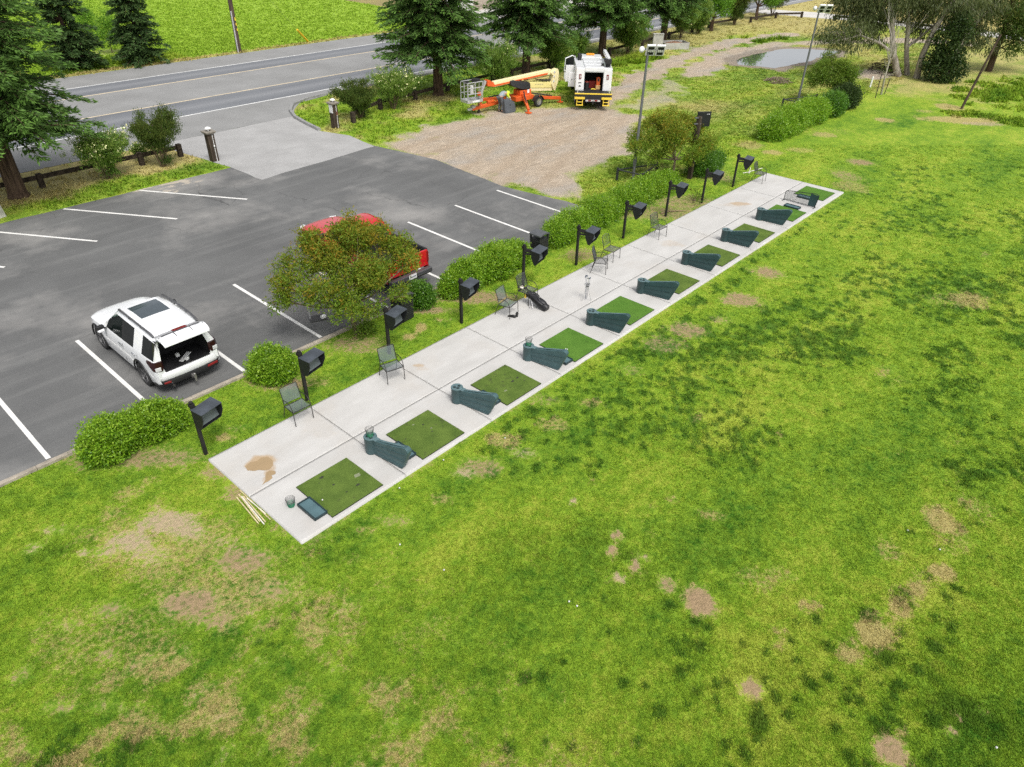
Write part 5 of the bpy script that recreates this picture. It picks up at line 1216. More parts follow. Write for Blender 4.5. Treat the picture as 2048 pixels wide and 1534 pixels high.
hedge('clipped_bush', 'dark round bush at the far end of the lawn hedge', 'bush', [(45.6, 2.5, .95), (46.4, 2.6, .85), (45.2, 2.6, .8)], L_HEDGED, (.10, .055), 70, 9, .09, seed=28, group=G_B)
hedge('clipped_bush', 'darkest round bush behind the end of the lawn hedge', 'bush', [(48.2, 2.7, .98), (48.9, 2.7, .85)], L_IVY, (.10, .055), 70, 9, .09, seed=29, group=G_B)
tuft_shrub('spiky_plant', 'small loose spiky plant at the hedge foot behind the eighth monitor', 'plant', at(1387, 405), [(0, 0, .25, .40), (.2, .1, .2, .3)], L_CREPEG, (.22, .03), 90, 4, .06, 30, stems=4, core=False)
# ------------------------------------------------------------------ conifers
def conifer_mesh(H, R, z0, seed, nb, tiers, prof=.85, spray=(.32, .085), dens=1.0, droopk=.26, tdx=0):
    r_ = np.random.default_rng(seed); P, D, T, TP = [], [], [], []; m = MB()
    for z in np.arange(z0, H-.15, tiers):
        q = (z-z0)/(H-z0); Lm = R*(1-q)**prof+.12
        for b_ in range(int(nb*(1-.5*q))+2):
            a = r_.uniform(0, 6.283); L = Lm*r_.uniform(.45, 1.18); zz_ = z+r_.uniform(-.34, .34)
            s = np.linspace(0, 1, 7); rr = L*s; dz = r_.uniform(.02, .34)*L*s-droopk*r_.uniform(.6, 1.4)*L*s**2.2
            pts = np.stack([rr*np.cos(a), rr*np.sin(a), zz_+dz], 1)
            if L > .5: m.path([tuple(p) for p in pts], list(np.linspace(.02+.014*L, .006, 7)), 5, caps=False)
            k = max(4, int(L*12*dens)); t = r_.uniform(.16, 1, k)**.8; px_ = np.stack([np.interp(t, s, pts[:, j]) for j in range(3)], 1)
            rad = np.array([math.cos(a), math.sin(a), 0]); sd = np.array([-math.sin(a), math.cos(a), 0])
            bt = r_.normal(.45, .18)
            for side in (-1, 1, -1, 1, 0):
                w_ = L*.20*(1.15-t)+.05
                p = px_+sd*(side*w_*r_.uniform(.1, 1, k))[:, None]+r_.normal(0, .05, (k, 3)); d = rad*.9+sd*side*.75+np.array([0, 0, -.12])+r_.normal(0, .28, (k, 3))
                P.append(p); D.append(d); T.append(np.clip(bt+.25*(t-.5)+r_.normal(0, .14, k), 0, 1)); TP.append(np.clip((t-.62)*1.3+r_.normal(0, .25, k)-.05, 0, 1))
    return np.concatenate(P), np.concatenate(D), np.concatenate(T), np.concatenate(TP), m
def conifer(name, lab, loc, H, R, z0, seed, lmat, tr, group, nb=7, tiers=.30, prof=.8, spray=(.32, .085), rz=0, dens=1.0):
    t = thing(name, lab, 'tree', tuple(loc), rz, group)
    P, D, T, TP, m = conifer_mesh(H, R, z0, seed, nb, tiers, prof, spray, dens)
    k = MB().path([(0, 0, -.1), (0, 0, .25), (0, 0, 1.2), (.03, 0, H*.5), (0, 0, H)], [tr*1.35, tr*1.08, tr, tr*.62, .03], 14)
    k.build('trunk', BARKR, t, smooth=70, fix=False); m.build('branch', BARKR, t, smooth=70, fix=False)
    n = len(P); leaves('crown', P, D, spray[0]*rng.uniform(.6, 1.25, n), spray[1]*rng.uniform(.7, 1.3, n), lmat, t, T, TP, droop=.10, flat=1.6)
    return t
RWG = 'redwoods along the road fence'
conifer('redwood_tree', 'big redwood cut off by the left picture edge beside the parking lot', (3.25, 23.0, 0), 13.0, 4.0, 2.6, 41, L_RED, .36, RWG, 12, .22, .50, (.27, .07), 0, 1.25)
r1 = conifer('redwood_tree', 'tall redwood on the fence line just left of the orange lift basket', tuple(at(877, 190)), 12.5, 3.7, 2.5, 42, L_RED, .33, RWG, 12, .23, .45, (.30, .08), 0, 1.15)
dup(r1, tuple(at(1052, 146)), 2.1, 'redwood rising behind the lift boom', scale=(.92, .92, 1.0))
dup(r1, tuple(at(1203, 112)), 4.0, 'redwood standing behind the white service truck', scale=(.98, .98, 1.05))
dup(r1, tuple(at(1325, 85)), 5.2, 'redwood behind the grey cabinet', scale=(.98, .98, 1.08))
DCG = 'dark conifers beyond the road'
r2 = conifer('dark_conifer', 'dark conical conifer beyond the road, the leftmost of two', tuple(at(152, 138)), 8.6, 2.15, .35, 43, L_DARK, .18, DCG, 9, .26, .62, (.32, .09), 0, 1.1)
dup(r2, tuple(at(288, 126)), 2.5, 'dark conical conifer beyond the road beside the pale saplings', scale=(.92, .92, 1.02))
# pale saplings between the dark conifers
for i, (px, py, h, R, lab) in enumerate([(225, 106, 2.9, 1.05, 'pale green sapling between the two dark conifers'), (182, 92, 3.0, .95, 'pale green sapling half hidden by the leftmost dark conifer')]):
    b_ = at(px, py); lobed_tree('sapling', lab, 'sapling', b_, [(b_+Vector((0, 0, h*.62)), R), (b_+Vector((.3, .2, h*.85)), R*.7), (b_+Vector((-.5, -.2, h*.45)), R*.65), (b_+Vector((.55, -.3, h*.45)), R*.6)], L_LIME, BARK, .04, .6, (.16, .07), 28, 8, .16, 50+i, 'saplings beyond the road', tip=.3)
# ------------------------------------------------------------------ oleanders and shrubs on the fence line
def vase_shrub(name, lab, base, h, R, lmat, seed, leaf, nst=9, flowers=0, n_per=16, low=.45, cat='shrub', group=None, lean=(0, 0), basal=0, tip=.7, upright=1.2, dens=26, spread=.19):
    "stems fanning from one foot, leafy towards their ends"
    b = Vector(base); t = thing(name, lab, cat, tuple(b), 0, group); r_ = random.Random(seed); q_ = np.random.default_rng(seed); m = MB(); P, D, T, TP = [], [], [], []
    for s in range(nst):
        a = 6.283*s/nst+r_.uniform(-.4, .4); e = R*r_.uniform(.35, 1.0); hh = h*r_.uniform(.72, 1.0)*(1.05-.25*(e/R)**2)
        pts = [(.08*math.cos(a), .08*math.sin(a), -.03), (e*.35*math.cos(a)+lean[0]*.3, e*.35*math.sin(a)+lean[1]*.3, hh*.5), (e*math.cos(a)+lean[0], e*math.sin(a)+lean[1], hh)]
        pp_ = limb(m, pts, .030, .008, 5, .02, r_.randint(0, 999))
        A = np.array([tuple(v) for v in pp_]); L = len(A)
        for k in range(int(dens*h)):
            u = low+(1-low)*r_.random()**.7; c = A[min(int(u*(L-1)), L-1)]+q_.normal(0, spread*R*(.5+u*.5), 3)*np.array([1, 1, .8])
            nn = q_.poisson(n_per); p = c+q_.normal(0, .085, (nn, 3)); ddir = np.array([math.cos(a)*.5, math.sin(a)*.5, upright])
            P.append(p); D.append(unit(ddir+q_.normal(0, .6, (nn, 3)))); bt = q_.normal(.45, .2); T.append(np.clip(bt+q_.normal(0, .15, nn), 0, 1)); TP.append(np.clip(q_.normal(-.05, .2)+(u-.6)*.9+q_.normal(0, .15, nn), 0, 1))
    for k in range(basal):
        c = q_.normal(0, .16, 3)*np.array([1, 1, 0])+np.array([.2, -.1, .18+.25*r_.random()]); nn = 14; P.append(c+q_.normal(0, .10, (nn, 3))); D.append(unit(np.array([0, 0, 1.2])+q_.normal(0, .4, (nn, 3)))); T.append(q_.random(nn)*.6); TP.append(np.zeros(nn))
    m.build('stem', TWIG, t, smooth=60, fix=False)
    P = np.concatenate(P); D = np.concatenate(D); T = np.concatenate(T); TP = np.concatenate(TP); n = len(P)
    P[:, 2] = np.maximum(P[:, 2], .04)
    leaves('foliage', P, D, leaf[0]*rng.uniform(.65, 1.25, n), leaf[1]*rng.uniform(.75, 1.25, n), lmat, t, T, TP*tip, droop=.05, flat=.3)
    if flowers:
        z_ = P[:, 2]; pr = np.clip(z_-h*.4, .01, None); pr = pr/pr.sum(); sel = q_.choice(n, flowers, p=pr, replace=False); fl = np.repeat(P[sel], 3, 0)+q_.normal(0, .04, (flowers*3, 3))
        leaves('blossom', fl, q_.normal(size=fl.shape)+np.array([0, 0, 1.0]), np.full(len(fl), .085), np.full(len(fl), .085), FLOWER, t, np.ones(len(fl)))
    return t
OG = 'oleanders along the fence'; OL = (.155, .034)
vase_shrub('oleander', 'cream flowering oleander beside the big left redwood', at(218, 357), 2.6, 1.45, L_OLE, 60, OL, 11, 190, 15, .45, group=OG, basal=20)
vase_shrub('dark_shrub', 'upright dark olive shrub with bare legs beside the entrance gate post', at(327, 333), 2.95, 1.5, L_SHRUB, 61, (.10, .035), 14, 0, 20, .50, basal=34, upright=2.4, lean=(.1, .15), tip=.5, dens=22, spread=.11)
vase_shrub('oleander', 'low flowering sprig between the oleander and the dark olive shrub', at(283, 322), .95, .55, L_OLE, 62, OL, 5, 40, 12, .35, group=OG)
vase_shrub('dark_shrub', 'dark olive feathery shrub behind the gate post with white notice', at(722, 236), 2.5, 1.5, L_SHRUB, 63, (.12, .04), 12, 0, 20, .36, upright=2.4, lean=(-.2, .2), tip=.4, basal=10, dens=24, spread=.11)
vase_shrub('oleander', 'loose oleander with cream flowers between the dark shrub and redwood', at(787, 218), 2.75, 1.75, L_OLE, 64, OL, 12, 190, 13, .45, group=OG, basal=6)
vase_shrub('oleander', 'oleander growing behind the lift basket', at(995, 172), 3.0, 1.75, L_OLE, 65, (.19, .045), 12, 70, 12, .40, group=OG, basal=16)
vase_shrub('oleander', 'oleander between the lift boom and the service truck', at(1103, 138), 2.9, 1.9, L_OLE, 66, (.20, .05), 12, 90, 13, .40, group=OG, basal=14)
vase_shrub('oleander', 'thin oleander just left of the service truck roof', at(1155, 118), 2.5, 1.1, L_OLE, 67, (.20, .05), 8, 20, 10, .35, group=OG)
vase_shrub('oleander', 'big pale oleander right of the service truck', at(1255, 108), 3.3, 2.1, L_OLE, 68, (.22, .055), 14, 120, 14, .42, group=OG, basal=6)
vase_shrub('oleander', 'oleander behind the redwood by the grey cabinet', at(1360, 76), 3.4, 1.7, L_OLE, 69, (.25, .065), 10, 30, 12, .38, group=OG)
vase_shrub('oleander', 'slim oleander right of the last redwood', at(1395, 68), 3.4, 1.5, L_OLE, 70, (.25, .065), 9, 20, 12, .35, group=OG, basal=10)
for i, (px, py, h, R, lm, lab) in enumerate([(1422, 62, 4.0, 1.6, L_LIME, 'dense dark green small tree on the fence line, left of three'), (1512, 40, 4.6, 2.0, L_LIME, 'bright green small tree with thick trunk on the fence line')]):
    b_ = at(px, py); q = h*.62
    lobed_tree('fence_tree', lab, 'tree', b_, [(b_+Vector((0, 0, q)), R*.8), (b_+Vector((R*.5, -R*.4, q*1.1)), R*.6), (b_+Vector((-R*.4, R*.4, q*1.2)), R*.65), (b_+Vector((.1, .1, q*1.45)), R*.6), (b_+Vector((R*.55, -R*.5, q*.72)), R*.45)], lm, BARKR, .17, q*.5, (.20, .09), 26, 9, .18, 75+i, 'small trees on the far fence line', tip=.4)
vase_shrub('olive_thicket', 'tall thin stemmed olive thicket between the two fence line trees', at(1468, 50), 4.2, 2.0, L_SHRUB, 80, (.24, .06), 14, 0, 10, .30, upright=1.6, tip=.8)
vase_shrub('sparse_shrub', 'sparse grey green shrub where the fence meets the pale path', at(1543, 32), 4.0, 1.9, L_EUC, 81, (.26, .06), 9, 0, 8, .40, upright=1.2)
# ------------------------------------------------------------------ eucalyptus grove
def euc(name, lab, base, trunks, foliage, lmat, seed, leaf, nclump, per, sig, bark=BARKE, group=None, droopy=True):
    b = Vector(base); t = thing(name, lab, 'tree', tuple(b), 0, group); m = MB()
    for pts, r0, r1 in trunks: limb(m, [Vector(p)-b for p in pts], r0, r1, 9, .02, seed)
    r_ = random.Random(seed)
    allp = [Vector(p)-b for pts, r0, r1 in trunks for p in pts[1:]]
    for c, R in foliage:
        c = Vector(c)-b; q = min(allp, key=lambda v: (v-c).length+max(0, v.z-c.z)*.6); mid = q.lerp(c, .5)+Vector((0, 0, .35))
        limb(m, [q, mid, c], .07, .015, 5, .08, r_.randint(0, 999))
        for k in range(4):
            v = Vector((r_.gauss(0, 1), r_.gauss(0, 1), r_.gauss(-.3, .5))).normalized()*R*.9; limb(m, [mid.lerp(c, r_.random()), c+v], .02, .006, 4, .05, r_.randint(0, 999))
    m.build('trunk', bark, t, smooth=60, fix=False)
    P, D, T, TP = clump_cloud([tuple(Vector(c)-b) for c, R in foliage], [R for c, R in foliage], nclump*1.7, per, sig, -.2 if droopy else .4, .35, seed, .8)
    k = P[:, 2] > .15; P, D, T, TP = P[k], D[k], T[k], TP[k]
    if droopy: D = unit(D*.7+np.array([0, 0, -.9]))
    n = len(P); leaves('crown', P, D, leaf[0]*rng.uniform(.6, 1.3, n), leaf[1]*rng.uniform(.7, 1.2, n), lmat, t, T, TP*.6, flat=.2)
    return t
EG = 'eucalyptus trees of the grove'
def zc(x, y): return (1640+x/5.02, y/5.02)
def tr_(pts, d0, dd=0): return [at(*zc(*pts[0]))]+[ray(*zc(*p), d0+dd*(i+1)) for i, p in enumerate(pts[1:])]
b_ = at(1795, 153); d0 = gdepth(b_)
euc('eucalyptus', 'forked grey eucalyptus with a low limb sweeping over the pond side', b_, [(tr_([(785, 768), (740, 550), (722, 250), (735, 90)], d0), .27, .15), (tr_([(785, 768), (690, 500), (610, 440), (400, 350), (250, 400)], d0, -.3)[1:], .12, .05), ([ray(*zc(735, 90), d0), ray(*zc(680, 20), d0), ray(*zc(640, -120), d0), ray(*zc(600, -400), d0)], .12, .06), ([ray(*zc(735, 90), d0), ray(*zc(800, -20), d0), ray(*zc(820, -300), d0)], .12, .06)],
    [(ray(*zc(420, 60), d0+1), 2.0), (ray(*zc(560, 120), d0+.5), 1.7), (ray(*zc(250, 30), d0+2), 1.6), (ray(*zc(350, 300), d0-.8), 1.3), (ray(*zc(180, 330), d0-1.2), 1.25), (ray(*zc(60, 330), d0-1.4), .95), (ray(*zc(480, 290), d0-.2), 1.2), (ray(*zc(560, 400), d0+.2), .8), (ray(*zc(300, 440), d0-1), .6), (ray(*zc(170, 440), d0-1.4), .6), (ray(*zc(640, -60), d0), 2.0), (ray(*zc(380, -80), d0+1), 2.2), (ray(*zc(620, 210), d0+1.2), 1.0)], L_EUC, 90, (.34, .065), 26, 9, .22, group=EG)
b_ = at(1814, 151); d0 = gdepth(b_)
euc('eucalyptus', 'slender forked eucalyptus in the middle of the grove', b_, [(tr_([(873, 755), (868, 450), (882, 330), (890, 0)], d0), .22, .12), ([ray(*zc(870, 480), d0), ray(*zc(1000, 380), d0), ray(*zc(1150, 250), d0), ray(*zc(1300, 120), d0)], .12, .05)],
    [(ray(*zc(880, 60), d0+.5), 1.8), (ray(*zc(1000, 110), d0+.8), 1.5), (ray(*zc(1020, 290), d0+1), 1.1), (ray(*zc(880, -80), d0), 2.0), (ray(*zc(1080, 10), d0+1), 1.5)], L_EUC, 91, (.34, .065), 26, 9, .22, group=EG)
b_ = at(1833, 157); d0 = gdepth(b_)
euc('eucalyptus', 'pale trunked eucalyptus leaning right in front of the ivy mass', b_, [(tr_([(968, 785), (1030, 550), (1150, 290), (1250, 140), (1330, 20), (1420, -150)], d0), .27, .13), ([ray(*zc(1250, 140), d0), ray(*zc(1420, 20), d0), ray(*zc(1500, -60), d0)], .10, .05)],
    [(ray(*zc(1200, 60), d0+.6), 1.6), (ray(*zc(1380, 160), d0+.4), 1.5), (ray(*zc(1330, 290), d0+.2), .9), (ray(*zc(1450, 40), d0+.4), 1.7), (ray(*zc(1300, -80), d0), 2.0)], L_EUC, 92, (.34, .065), 26, 9, .22, group=EG)
b_ = at(1896, 147); d0 = gdepth(b_)
euc('eucalyptus', 'thin twin stemmed eucalyptus leaning far right beside the ivy mass', b_, [(tr_([(1275, 738), (1330, 560), (1450, 380), (1590, 190), (1690, 20)], d0), .15, .09), (tr_([(1290, 730), (1400, 500), (1560, 330), (1650, 300)], d0, .3), .11, .05), ([ray(*zc(1500, 300), d0), ray(*zc(1680, 120), d0), ray(*zc(1800, 10), d0)], .09, .04)],
    [(ray(*zc(1540, 120), d0+.5), 1.5), (ray(*zc(1600, 340), d0+.2), 1.2), (ray(*zc(1480, 420), d0+.6), 1.0), (ray(*zc(1680, 440), d0+.3), .9), (ray(*zc(1720, 40), d0+.5), 1.5), (ray(*zc(1640, -60), d0), 1.9), (ray(*zc(1560, 260), d0+.4), 1.0)], L_EUC, 93, (.34, .065), 26, 9, .22, group=EG)
b_ = at(1978, 143); d0 = gdepth(b_)
euc('dark_tree', 'dark trunked green tree at the right picture edge', b_, [(tr_([(1690, 715), (1760, 520), (1830, 360), (1900, 150), (1960, -60)], d0), .28, .16)],
    [(ray(*zc(1900, 180), d0-.5), 1.6), (ray(*zc(2000, 260), d0-.3), 1.8), (ray(*zc(1960, 400), d0-.6), 1.0), (ray(*zc(1880, 520), d0-.9), .55), (ray(*zc(2080, 150), d0), 2.0), (ray(*zc(1900, 20), d0), 1.8), (ray(*zc(2060, 420), d0), 1.4), (ray(*zc(2200, 200), d0), 2.2)], L_SHRUB, 94, (.28, .08), 28, 9, .22, bark=BARKR, droopy=False)
b_ = at(1872, 163); d0 = gdepth(b_)
tuft_shrub('ivy_mass', 'tall dark ivy covered stump between the leaning eucalyptus trunks', 'ivy', b_, [(0, 0, .8, 1.15), (.3, -.2, 1.9, 1.05), (.1, .2, 3.0, 1.0), (.4, -.3, 4.1, .85), (-.4, .5, 1.5, .8), (.7, -.8, 1.0, .95), (.6, -.6, 3.4, .6)], L_IVY, (.20, .12), 95, 9, .16, 95, stems=6, tip=.5, shell=.8)
# leafless staked sapling
b_ = at(1762, 191); d0 = gdepth(b_); t = thing('bare_sapling', 'pale leafless sapling with upright twigs between two dark stakes', 'sapling', tuple(b_)); m = MB(); r_ = random.Random(4)
spine = [(612, 950), (640, 830), (675, 690), (705, 590), (722, 440)]
W_ = [at(*zc(*spine[0]))-b_]+[ray(*zc(*p), d0)-b_ for p in spine[1:]]
limb(m, W_, .075, .035, 8, .015, 3)
def twig(p, d, L, r, k):
    q = p+d*L; limb(m, [p, p+d*L*.5+Vector((r_.uniform(-.06, .06), r_.uniform(-.06, .06), 0)), q], r, r*.5, 5, .02, r_.randint(0, 999))
    if k:
        for i in range(3): twig(p.lerp(q, r_.uniform(.4, 1)), (d+Vector((r_.uniform(-.5, .5), r_.uniform(-.5, .5), r_.uniform(.1, .5)))).normalized(), L*r_.uniform(.55, .8), r*.55, k-1)
for i in range(9): twig(W_[2].lerp(W_[4], r_.random()), Vector((r_.uniform(-.55, .8), r_.uniform(-.8, .5), r_.uniform(.7, 1.3))).normalized(), r_.uniform(.9, 1.9), .022, 2)
for i in range(4): twig(W_[1].lerp(W_[2], r_.random()), Vector((r_.uniform(-1, 1), r_.uniform(-1, 1), .45)).normalized(), .7, .018, 1)
m.build('trunk', bark_mat('pale_sapling_bark', (.26, .23, .19), (.48, .44, .38)), t, smooth=60, fix=False)
STK = mat('stake_wood', (.05, .042, .034), .8)
for i, (a, c, lab) in enumerate([(zc(555, 985), zc(620, 745), 'dark stake left of the bare sapling'), (zc(645, 945), zc(705, 790), 'dark stake right of the bare sapling')]):
    p = at(*a); q = ray(*c, gdepth(p)); o = MB().path([(0, 0, -.05), tuple(q-p)], .03, 7).build('stake', STK, smooth=60); o.location = tuple(p); tag(o, lab, 'stake', 'stakes of the bare sapling')
p = at(1922, 218); q = ray(1985, 100, gdepth(p)); o = MB().path([(0, 0, -.1), tuple(q-p), tuple((q-p)*1.25)], [.085, .075, .07], 10).build('timber_pole', PW, smooth=60); o.location = tuple(p); tag(o, 'thin dark timber pole standing in tall grass at the lawn edge', 'pole')
# brush piles
def brush(lab, px, py, R, h, seed, dark):
    p = at(px, py); t = thing('brush_pile', lab, 'brush pile', tuple(p), 0, 'brush piles'); r_ = random.Random(seed); m = MB()
    for i in range(int(90*R)):
        a = r_.uniform(0, 6.28); q = R*math.sqrt(r_.random()); b2 = r_.uniform(0, 6.28); L = r_.uniform(.4, 1.1)*R*.8; z = h*(1-(q/R)**2)*r_.uniform(.1, 1)
        c = Vector((q*math.cos(a), q*math.sin(a), z+.03)); d = Vector((math.cos(b2), math.sin(b2), r_.uniform(-.3, .5)))*L*.5
        m.path([c-d, c+Vector((0, 0, .05)), c+d], [.022, .02, .008], 5)
    m.build('twigs', bark_mat('dead_twigs_dark', (.035, .025, .02), (.10, .075, .055)) if dark else bark_mat('dead_twigs', (.13, .09, .07), (.32, .25, .19)), t, fix=False)
brush('brown brush pile on the grass below the pond', 1555, 164, .95, .30, 1, False)
brush('dark tangled root pile beside the grove trunks', 1768, 142, 1.2, 1.1, 2, True)
# taller grass and weeds
def patch_blades(lab, cat, px0, px1, py0, py1, n, lo, hi, cond=lambda x, y: np.ones(x.shape, bool), wid=.02):
    o = blades('tall_grass', n, px0, px1, py0, py1, cond, lo, hi, 6, wid, green=True); return tag(o, lab, cat)
def incap(pts, r): return lambda x, y: ldist(x, y, [tuple(at(*p))[:2] for p in pts])+(fbm(x*.9, y*.9, 77)-.5)*r*3.2 < r*rng.uniform(.3, 1.15, x.shape)
patch_blades('tall green grass ridge along the lawn edge under the pole', 'grass', 1880, 2300, 195, 290, 9000, .05, .30, incap([(1925, 226), (1960, 232), (2010, 240), (2080, 250), (2200, 268)], 1.1))
patch_blades('rank green weeds at the right edge of the lawn', 'weeds', 1900, 2300, 140, 240, 11000, .06, .36, incap([(1990, 195), (2040, 185), (2100, 180), (2200, 200)], 2.6))
patch_blades('lush grass strip along the fence by the service truck', 'grass', 1180, 1320, 105, 150, 9000, .25, .5, incap([(1225, 128), (1260, 124), (1300, 114)], .9))
patch_blades('lush green grass bank beyond the dirt track', 'grass', 1440, 1580, 55, 110, 9000, .3, .6, incap([(1475, 80), (1500, 82), (1540, 76)], 1.2))
# ------------------------------------------------------------------ vehicles
PAINT_WH = mat('white_car_paint', (.80, .81, .82), .22, var=.02, spec=.5, coat=.8); PAINT_RD = mat('red_car_paint', (.50, .012, .016), .28, var=.06, spec=.5, coat=.7)
TRIM = mat('black_trim', (.018, .018, .019), .5, var=.2); TYRE = mat('tyre_rubber', (.022, .022, .022), .85, var=.2, scale=12, bump=.3); RIM = mat('dark_rim', (.22, .22, .225), .3, metal=.7); RIML = mat('alloy_rim', (.45, .45, .46), .3, metal=.8)
CHROME = mat('chrome', (.65, .65, .66), .12, metal=1.0, var=.02); GLASSD = mat('privacy_glass', (.010, .012, .012), .04, var=.1, spec=.6); GLASSC = glass_mat('clear_glass', (.015, .022, .02), .55); CABIN = mat('cabin_dark', (.010, .010, .011), .85, var=.3); SEATM = mat('seat_cloth', (.055, .055, .058), .9)
REDL = mat('tail_lens', (.20, .012, .012), .15, var=.2, spec=.6); REDD = mat('tail_lens_dark', (.030, .008, .008), .12, spec=.7); CLRL = mat('clear_lens', (.60, .60, .60), .12, spec=.6)
def wheel(par, c, r, w_, side, rim=RIM, spokes=5, name='wheel'):
    x = c[0]
    o = MB().lathe([(r*.70, -w_/2), (r*.93, -w_/2), (r, -w_*.36), (r, w_*.36), (r*.93, w_/2), (r*.70, w_/2)], c, 'X', 28, cap=False).build(name, TYRE, par, smooth=40)
    m = MB(); s = side*w_*.36
    m.lathe([(r*.71, -w_*.5), (r*.71, w_*.5)], c, 'X', 28, cap=False)
    m.lathe([(.01, s*.75), (r*.16, s*.8), (r*.17, s*.55)], c, 'X', 14, cap=False)
    for i in range(spokes):
        for da in (-.13, .13):
            a = 2*math.pi*i/spokes+.3
            m.beam((x+s*.7, c[1]+r*.12*math.cos(a), c[2]+r*.12*math.sin(a)), (x+s*.95, c[1]+r*.70*math.cos(a+da), c[2]+r*.70*math.sin(a+da)), r*.085, r*.06)
    m.build('rim', rim, o, smooth=40)
    MB().lathe([(.01, -s*.2), (r*.70, -s*.2), (r*.70, s*.1), (.01, s*.1)], c, 'X', 24).build('brake_disc', mat('brake_dark', (.02, .02, .02), .6, metal=.4), o)
    return o
def I(y, tab): return float(np.interp(y, [a for a, b in tab], [b for a, b in tab]))
class Body:
    "a car skin lofted from half sections; faces are handed out to parts by a rule"
    def __init__(s, spec): s.k = spec
    def section(s, y):
        k = s.k; w_ = I(y, k['w']); zb = I(y, k['zb']); arch = 0
        for yw in k['axles']:
            d = abs(y-yw)
            if d < k['R']: arch = max(arch, k['r']+math.sqrt(k['R']**2-d*d))
        zs = I(y, k['belt']); zt = I(y, k['top']); wr = I(y, k['wr']); g = I(y, k['green'])
        z1 = max(zb, arch); P = [(.80*w_, max(zb, arch)), (.965*w_, max(zb+.02, arch)), (1.0*w_, max(.56, arch+.03)), (.995*w_, max(.80*zs/1.1, arch+.07)), (.965*w_, max(zs, arch+.10))]
        x4, z4 = P[4]
        hood = [(.93, .25), (.84, .55), (.70, .78), (.58, .88), (k.get('p9', .42), .95), (0, 1)]
        Hh = [(x4*a, z4+(zt-z4)*b) for a, b in hood]
        zg = zt; Gg = [(x4+(wr-x4)*.08, z4+(zg-z4)*.05), (x4+(wr-x4)*.86, z4+(zg-.07-z4)*.94), (wr, zg-.065), (wr-.09, zg-.012), (k.get('p9', .42), zg+.004), (0, zg+.012)]
        for h_, q in zip(Hh, Gg): P.append((h_[0]+(q[0]-h_[0])*g, h_[1]+(q[1]-h_[1])*g))
        return P
    def build(s, ys, parent, rule, mats, yshift=None):
        rows = []
        for i, y in enumerate(ys):
            P = s.section(y); rows.append([(x, y+(yshift(i, j) if yshift else 0), z) for j, (x, z) in enumerate(P)])
        s.rows = rows; parts = {}
        for i in range(len(ys)-1):
            ym = (ys[i]+ys[i+1])/2
            for j in range(10):
                nm = rule(ym, j)
                if nm is None: continue
                a, b2, c, d = rows[i][j], rows[i][j+1], rows[i+1][j+1], rows[i+1][j]
                for sg in (1, -1):
                    key = nm if not isinstance(nm, tuple) else (nm[0], sg if nm[1] else 0)
                    q = [(p[0]*sg, p[1], p[2]) for p in (a, b2, c, d)]
                    if sg < 0: q.reverse()
                    parts.setdefault(key, []).append(q)
        out = {}
        for key, quads in parts.items():
            nm = key[0] if isinstance(key, tuple) else key; idx = {}; V, F = [], []
            for q in quads:
                f = []
                for p in q:
                    kk = (round(p[0], 4), round(p[1], 4), round(p[2], 4))
                    if kk not in idx: idx[kk] = len(V); V.append(p)
                    if not f or f[-1] != idx[kk]: f.append(idx[kk])
                if len(set(f)) >= 3: F.append(tuple(dict.fromkeys(f)))
            m = MB(); m.v = V; m.f = F
            out[key] = m.build(nm, mats[nm], parent, smooth=38)
        return out
def sy(L): return sorted(set(round(v, 3) for v in L))
# ---- white SUV with its tailgate up
suv = thing('parked_suv', 'white SUV with raised tailgate and dark glass roof panel', 'car', (1.40, 5.70, .005), R_(0))
K = dict(axles=(-1.40, 1.46), R=.455, r=.375, w=[(-2.5, .90), (-2.42, .955), (-2.1, .985), (-1, 1.0), (1, 1.0), (1.8, .98), (2.1, .925), (2.28, .84), (2.40, .72), (2.5, .50)], zb=[(-2.5, .40), (-1.8, .30), (1.9, .29), (2.5, .30)],
    belt=[(-2.5, 1.10), (-2.2, 1.13), (-1.4, 1.10), (.6, 1.03), (1.0, 1.00), (1.9, .92), (2.2, .82), (2.4, .70), (2.5, .60)], top=[(-2.5, 1.70), (-2.2, 1.735), (-1.4, 1.785), (-.4, 1.79), (.12, 1.74), (.40, 1.57), (.70, 1.36), (.98, 1.145), (1.3, 1.12), (1.8, 1.06), (2.1, .985), (2.3, .89), (2.42, .78), (2.5, .66)],
    wr=[(-2.5, .66), (-2.0, .69), (-.5, .70), (.12, .66), (.98, .80)], green=[(.12, 1), (.40, .93), (.70, .62), (.98, .05), (1.02, 0)], p9=.43)
ys = sy([-2.5, -2.40, -2.22, -2.05, -1.80, -1.62, -1.46, -1.28, -1.12, -.98, -.90, -.70, -.46, -.38, -.20, -.04, .12, .26, .40, .55, .70, .84, .98, 1.0, 1.2]+[-1.40+.455*math.cos(a) for a in np.linspace(0, math.pi, 9)]+[1.46+.455*math.cos(a) for a in np.linspace(0, math.pi, 9)]+[2.05, 2.2, 2.32, 2.40, 2.46, 2.5])
def rule(y, j):
    if j == 0: return 'sill_trim'
    if j == 5:
        if -.38 < y < .70: return ('front_door_window', True)
        if -.46 < y < -.38: return ('window_pillar', True)
        if -1.12 < y < -.46: return ('rear_door_window', True)
        if -2.42 < y < -1.62: return ('quarter_window', True)
    if j >= 7 and .12 < y < .98 and not (j == 7 and y > .9): return 'windscreen'
    if j == 9 and -.98 < y < -.04: return 'roof_glass'
    return 'body'
SH = {0: .10, 1: .02, 2: 0, 3: .0, 4: .05, 5: .07, 6: .22, 7: .26, 8: .27, 9: .26, 10: .26}
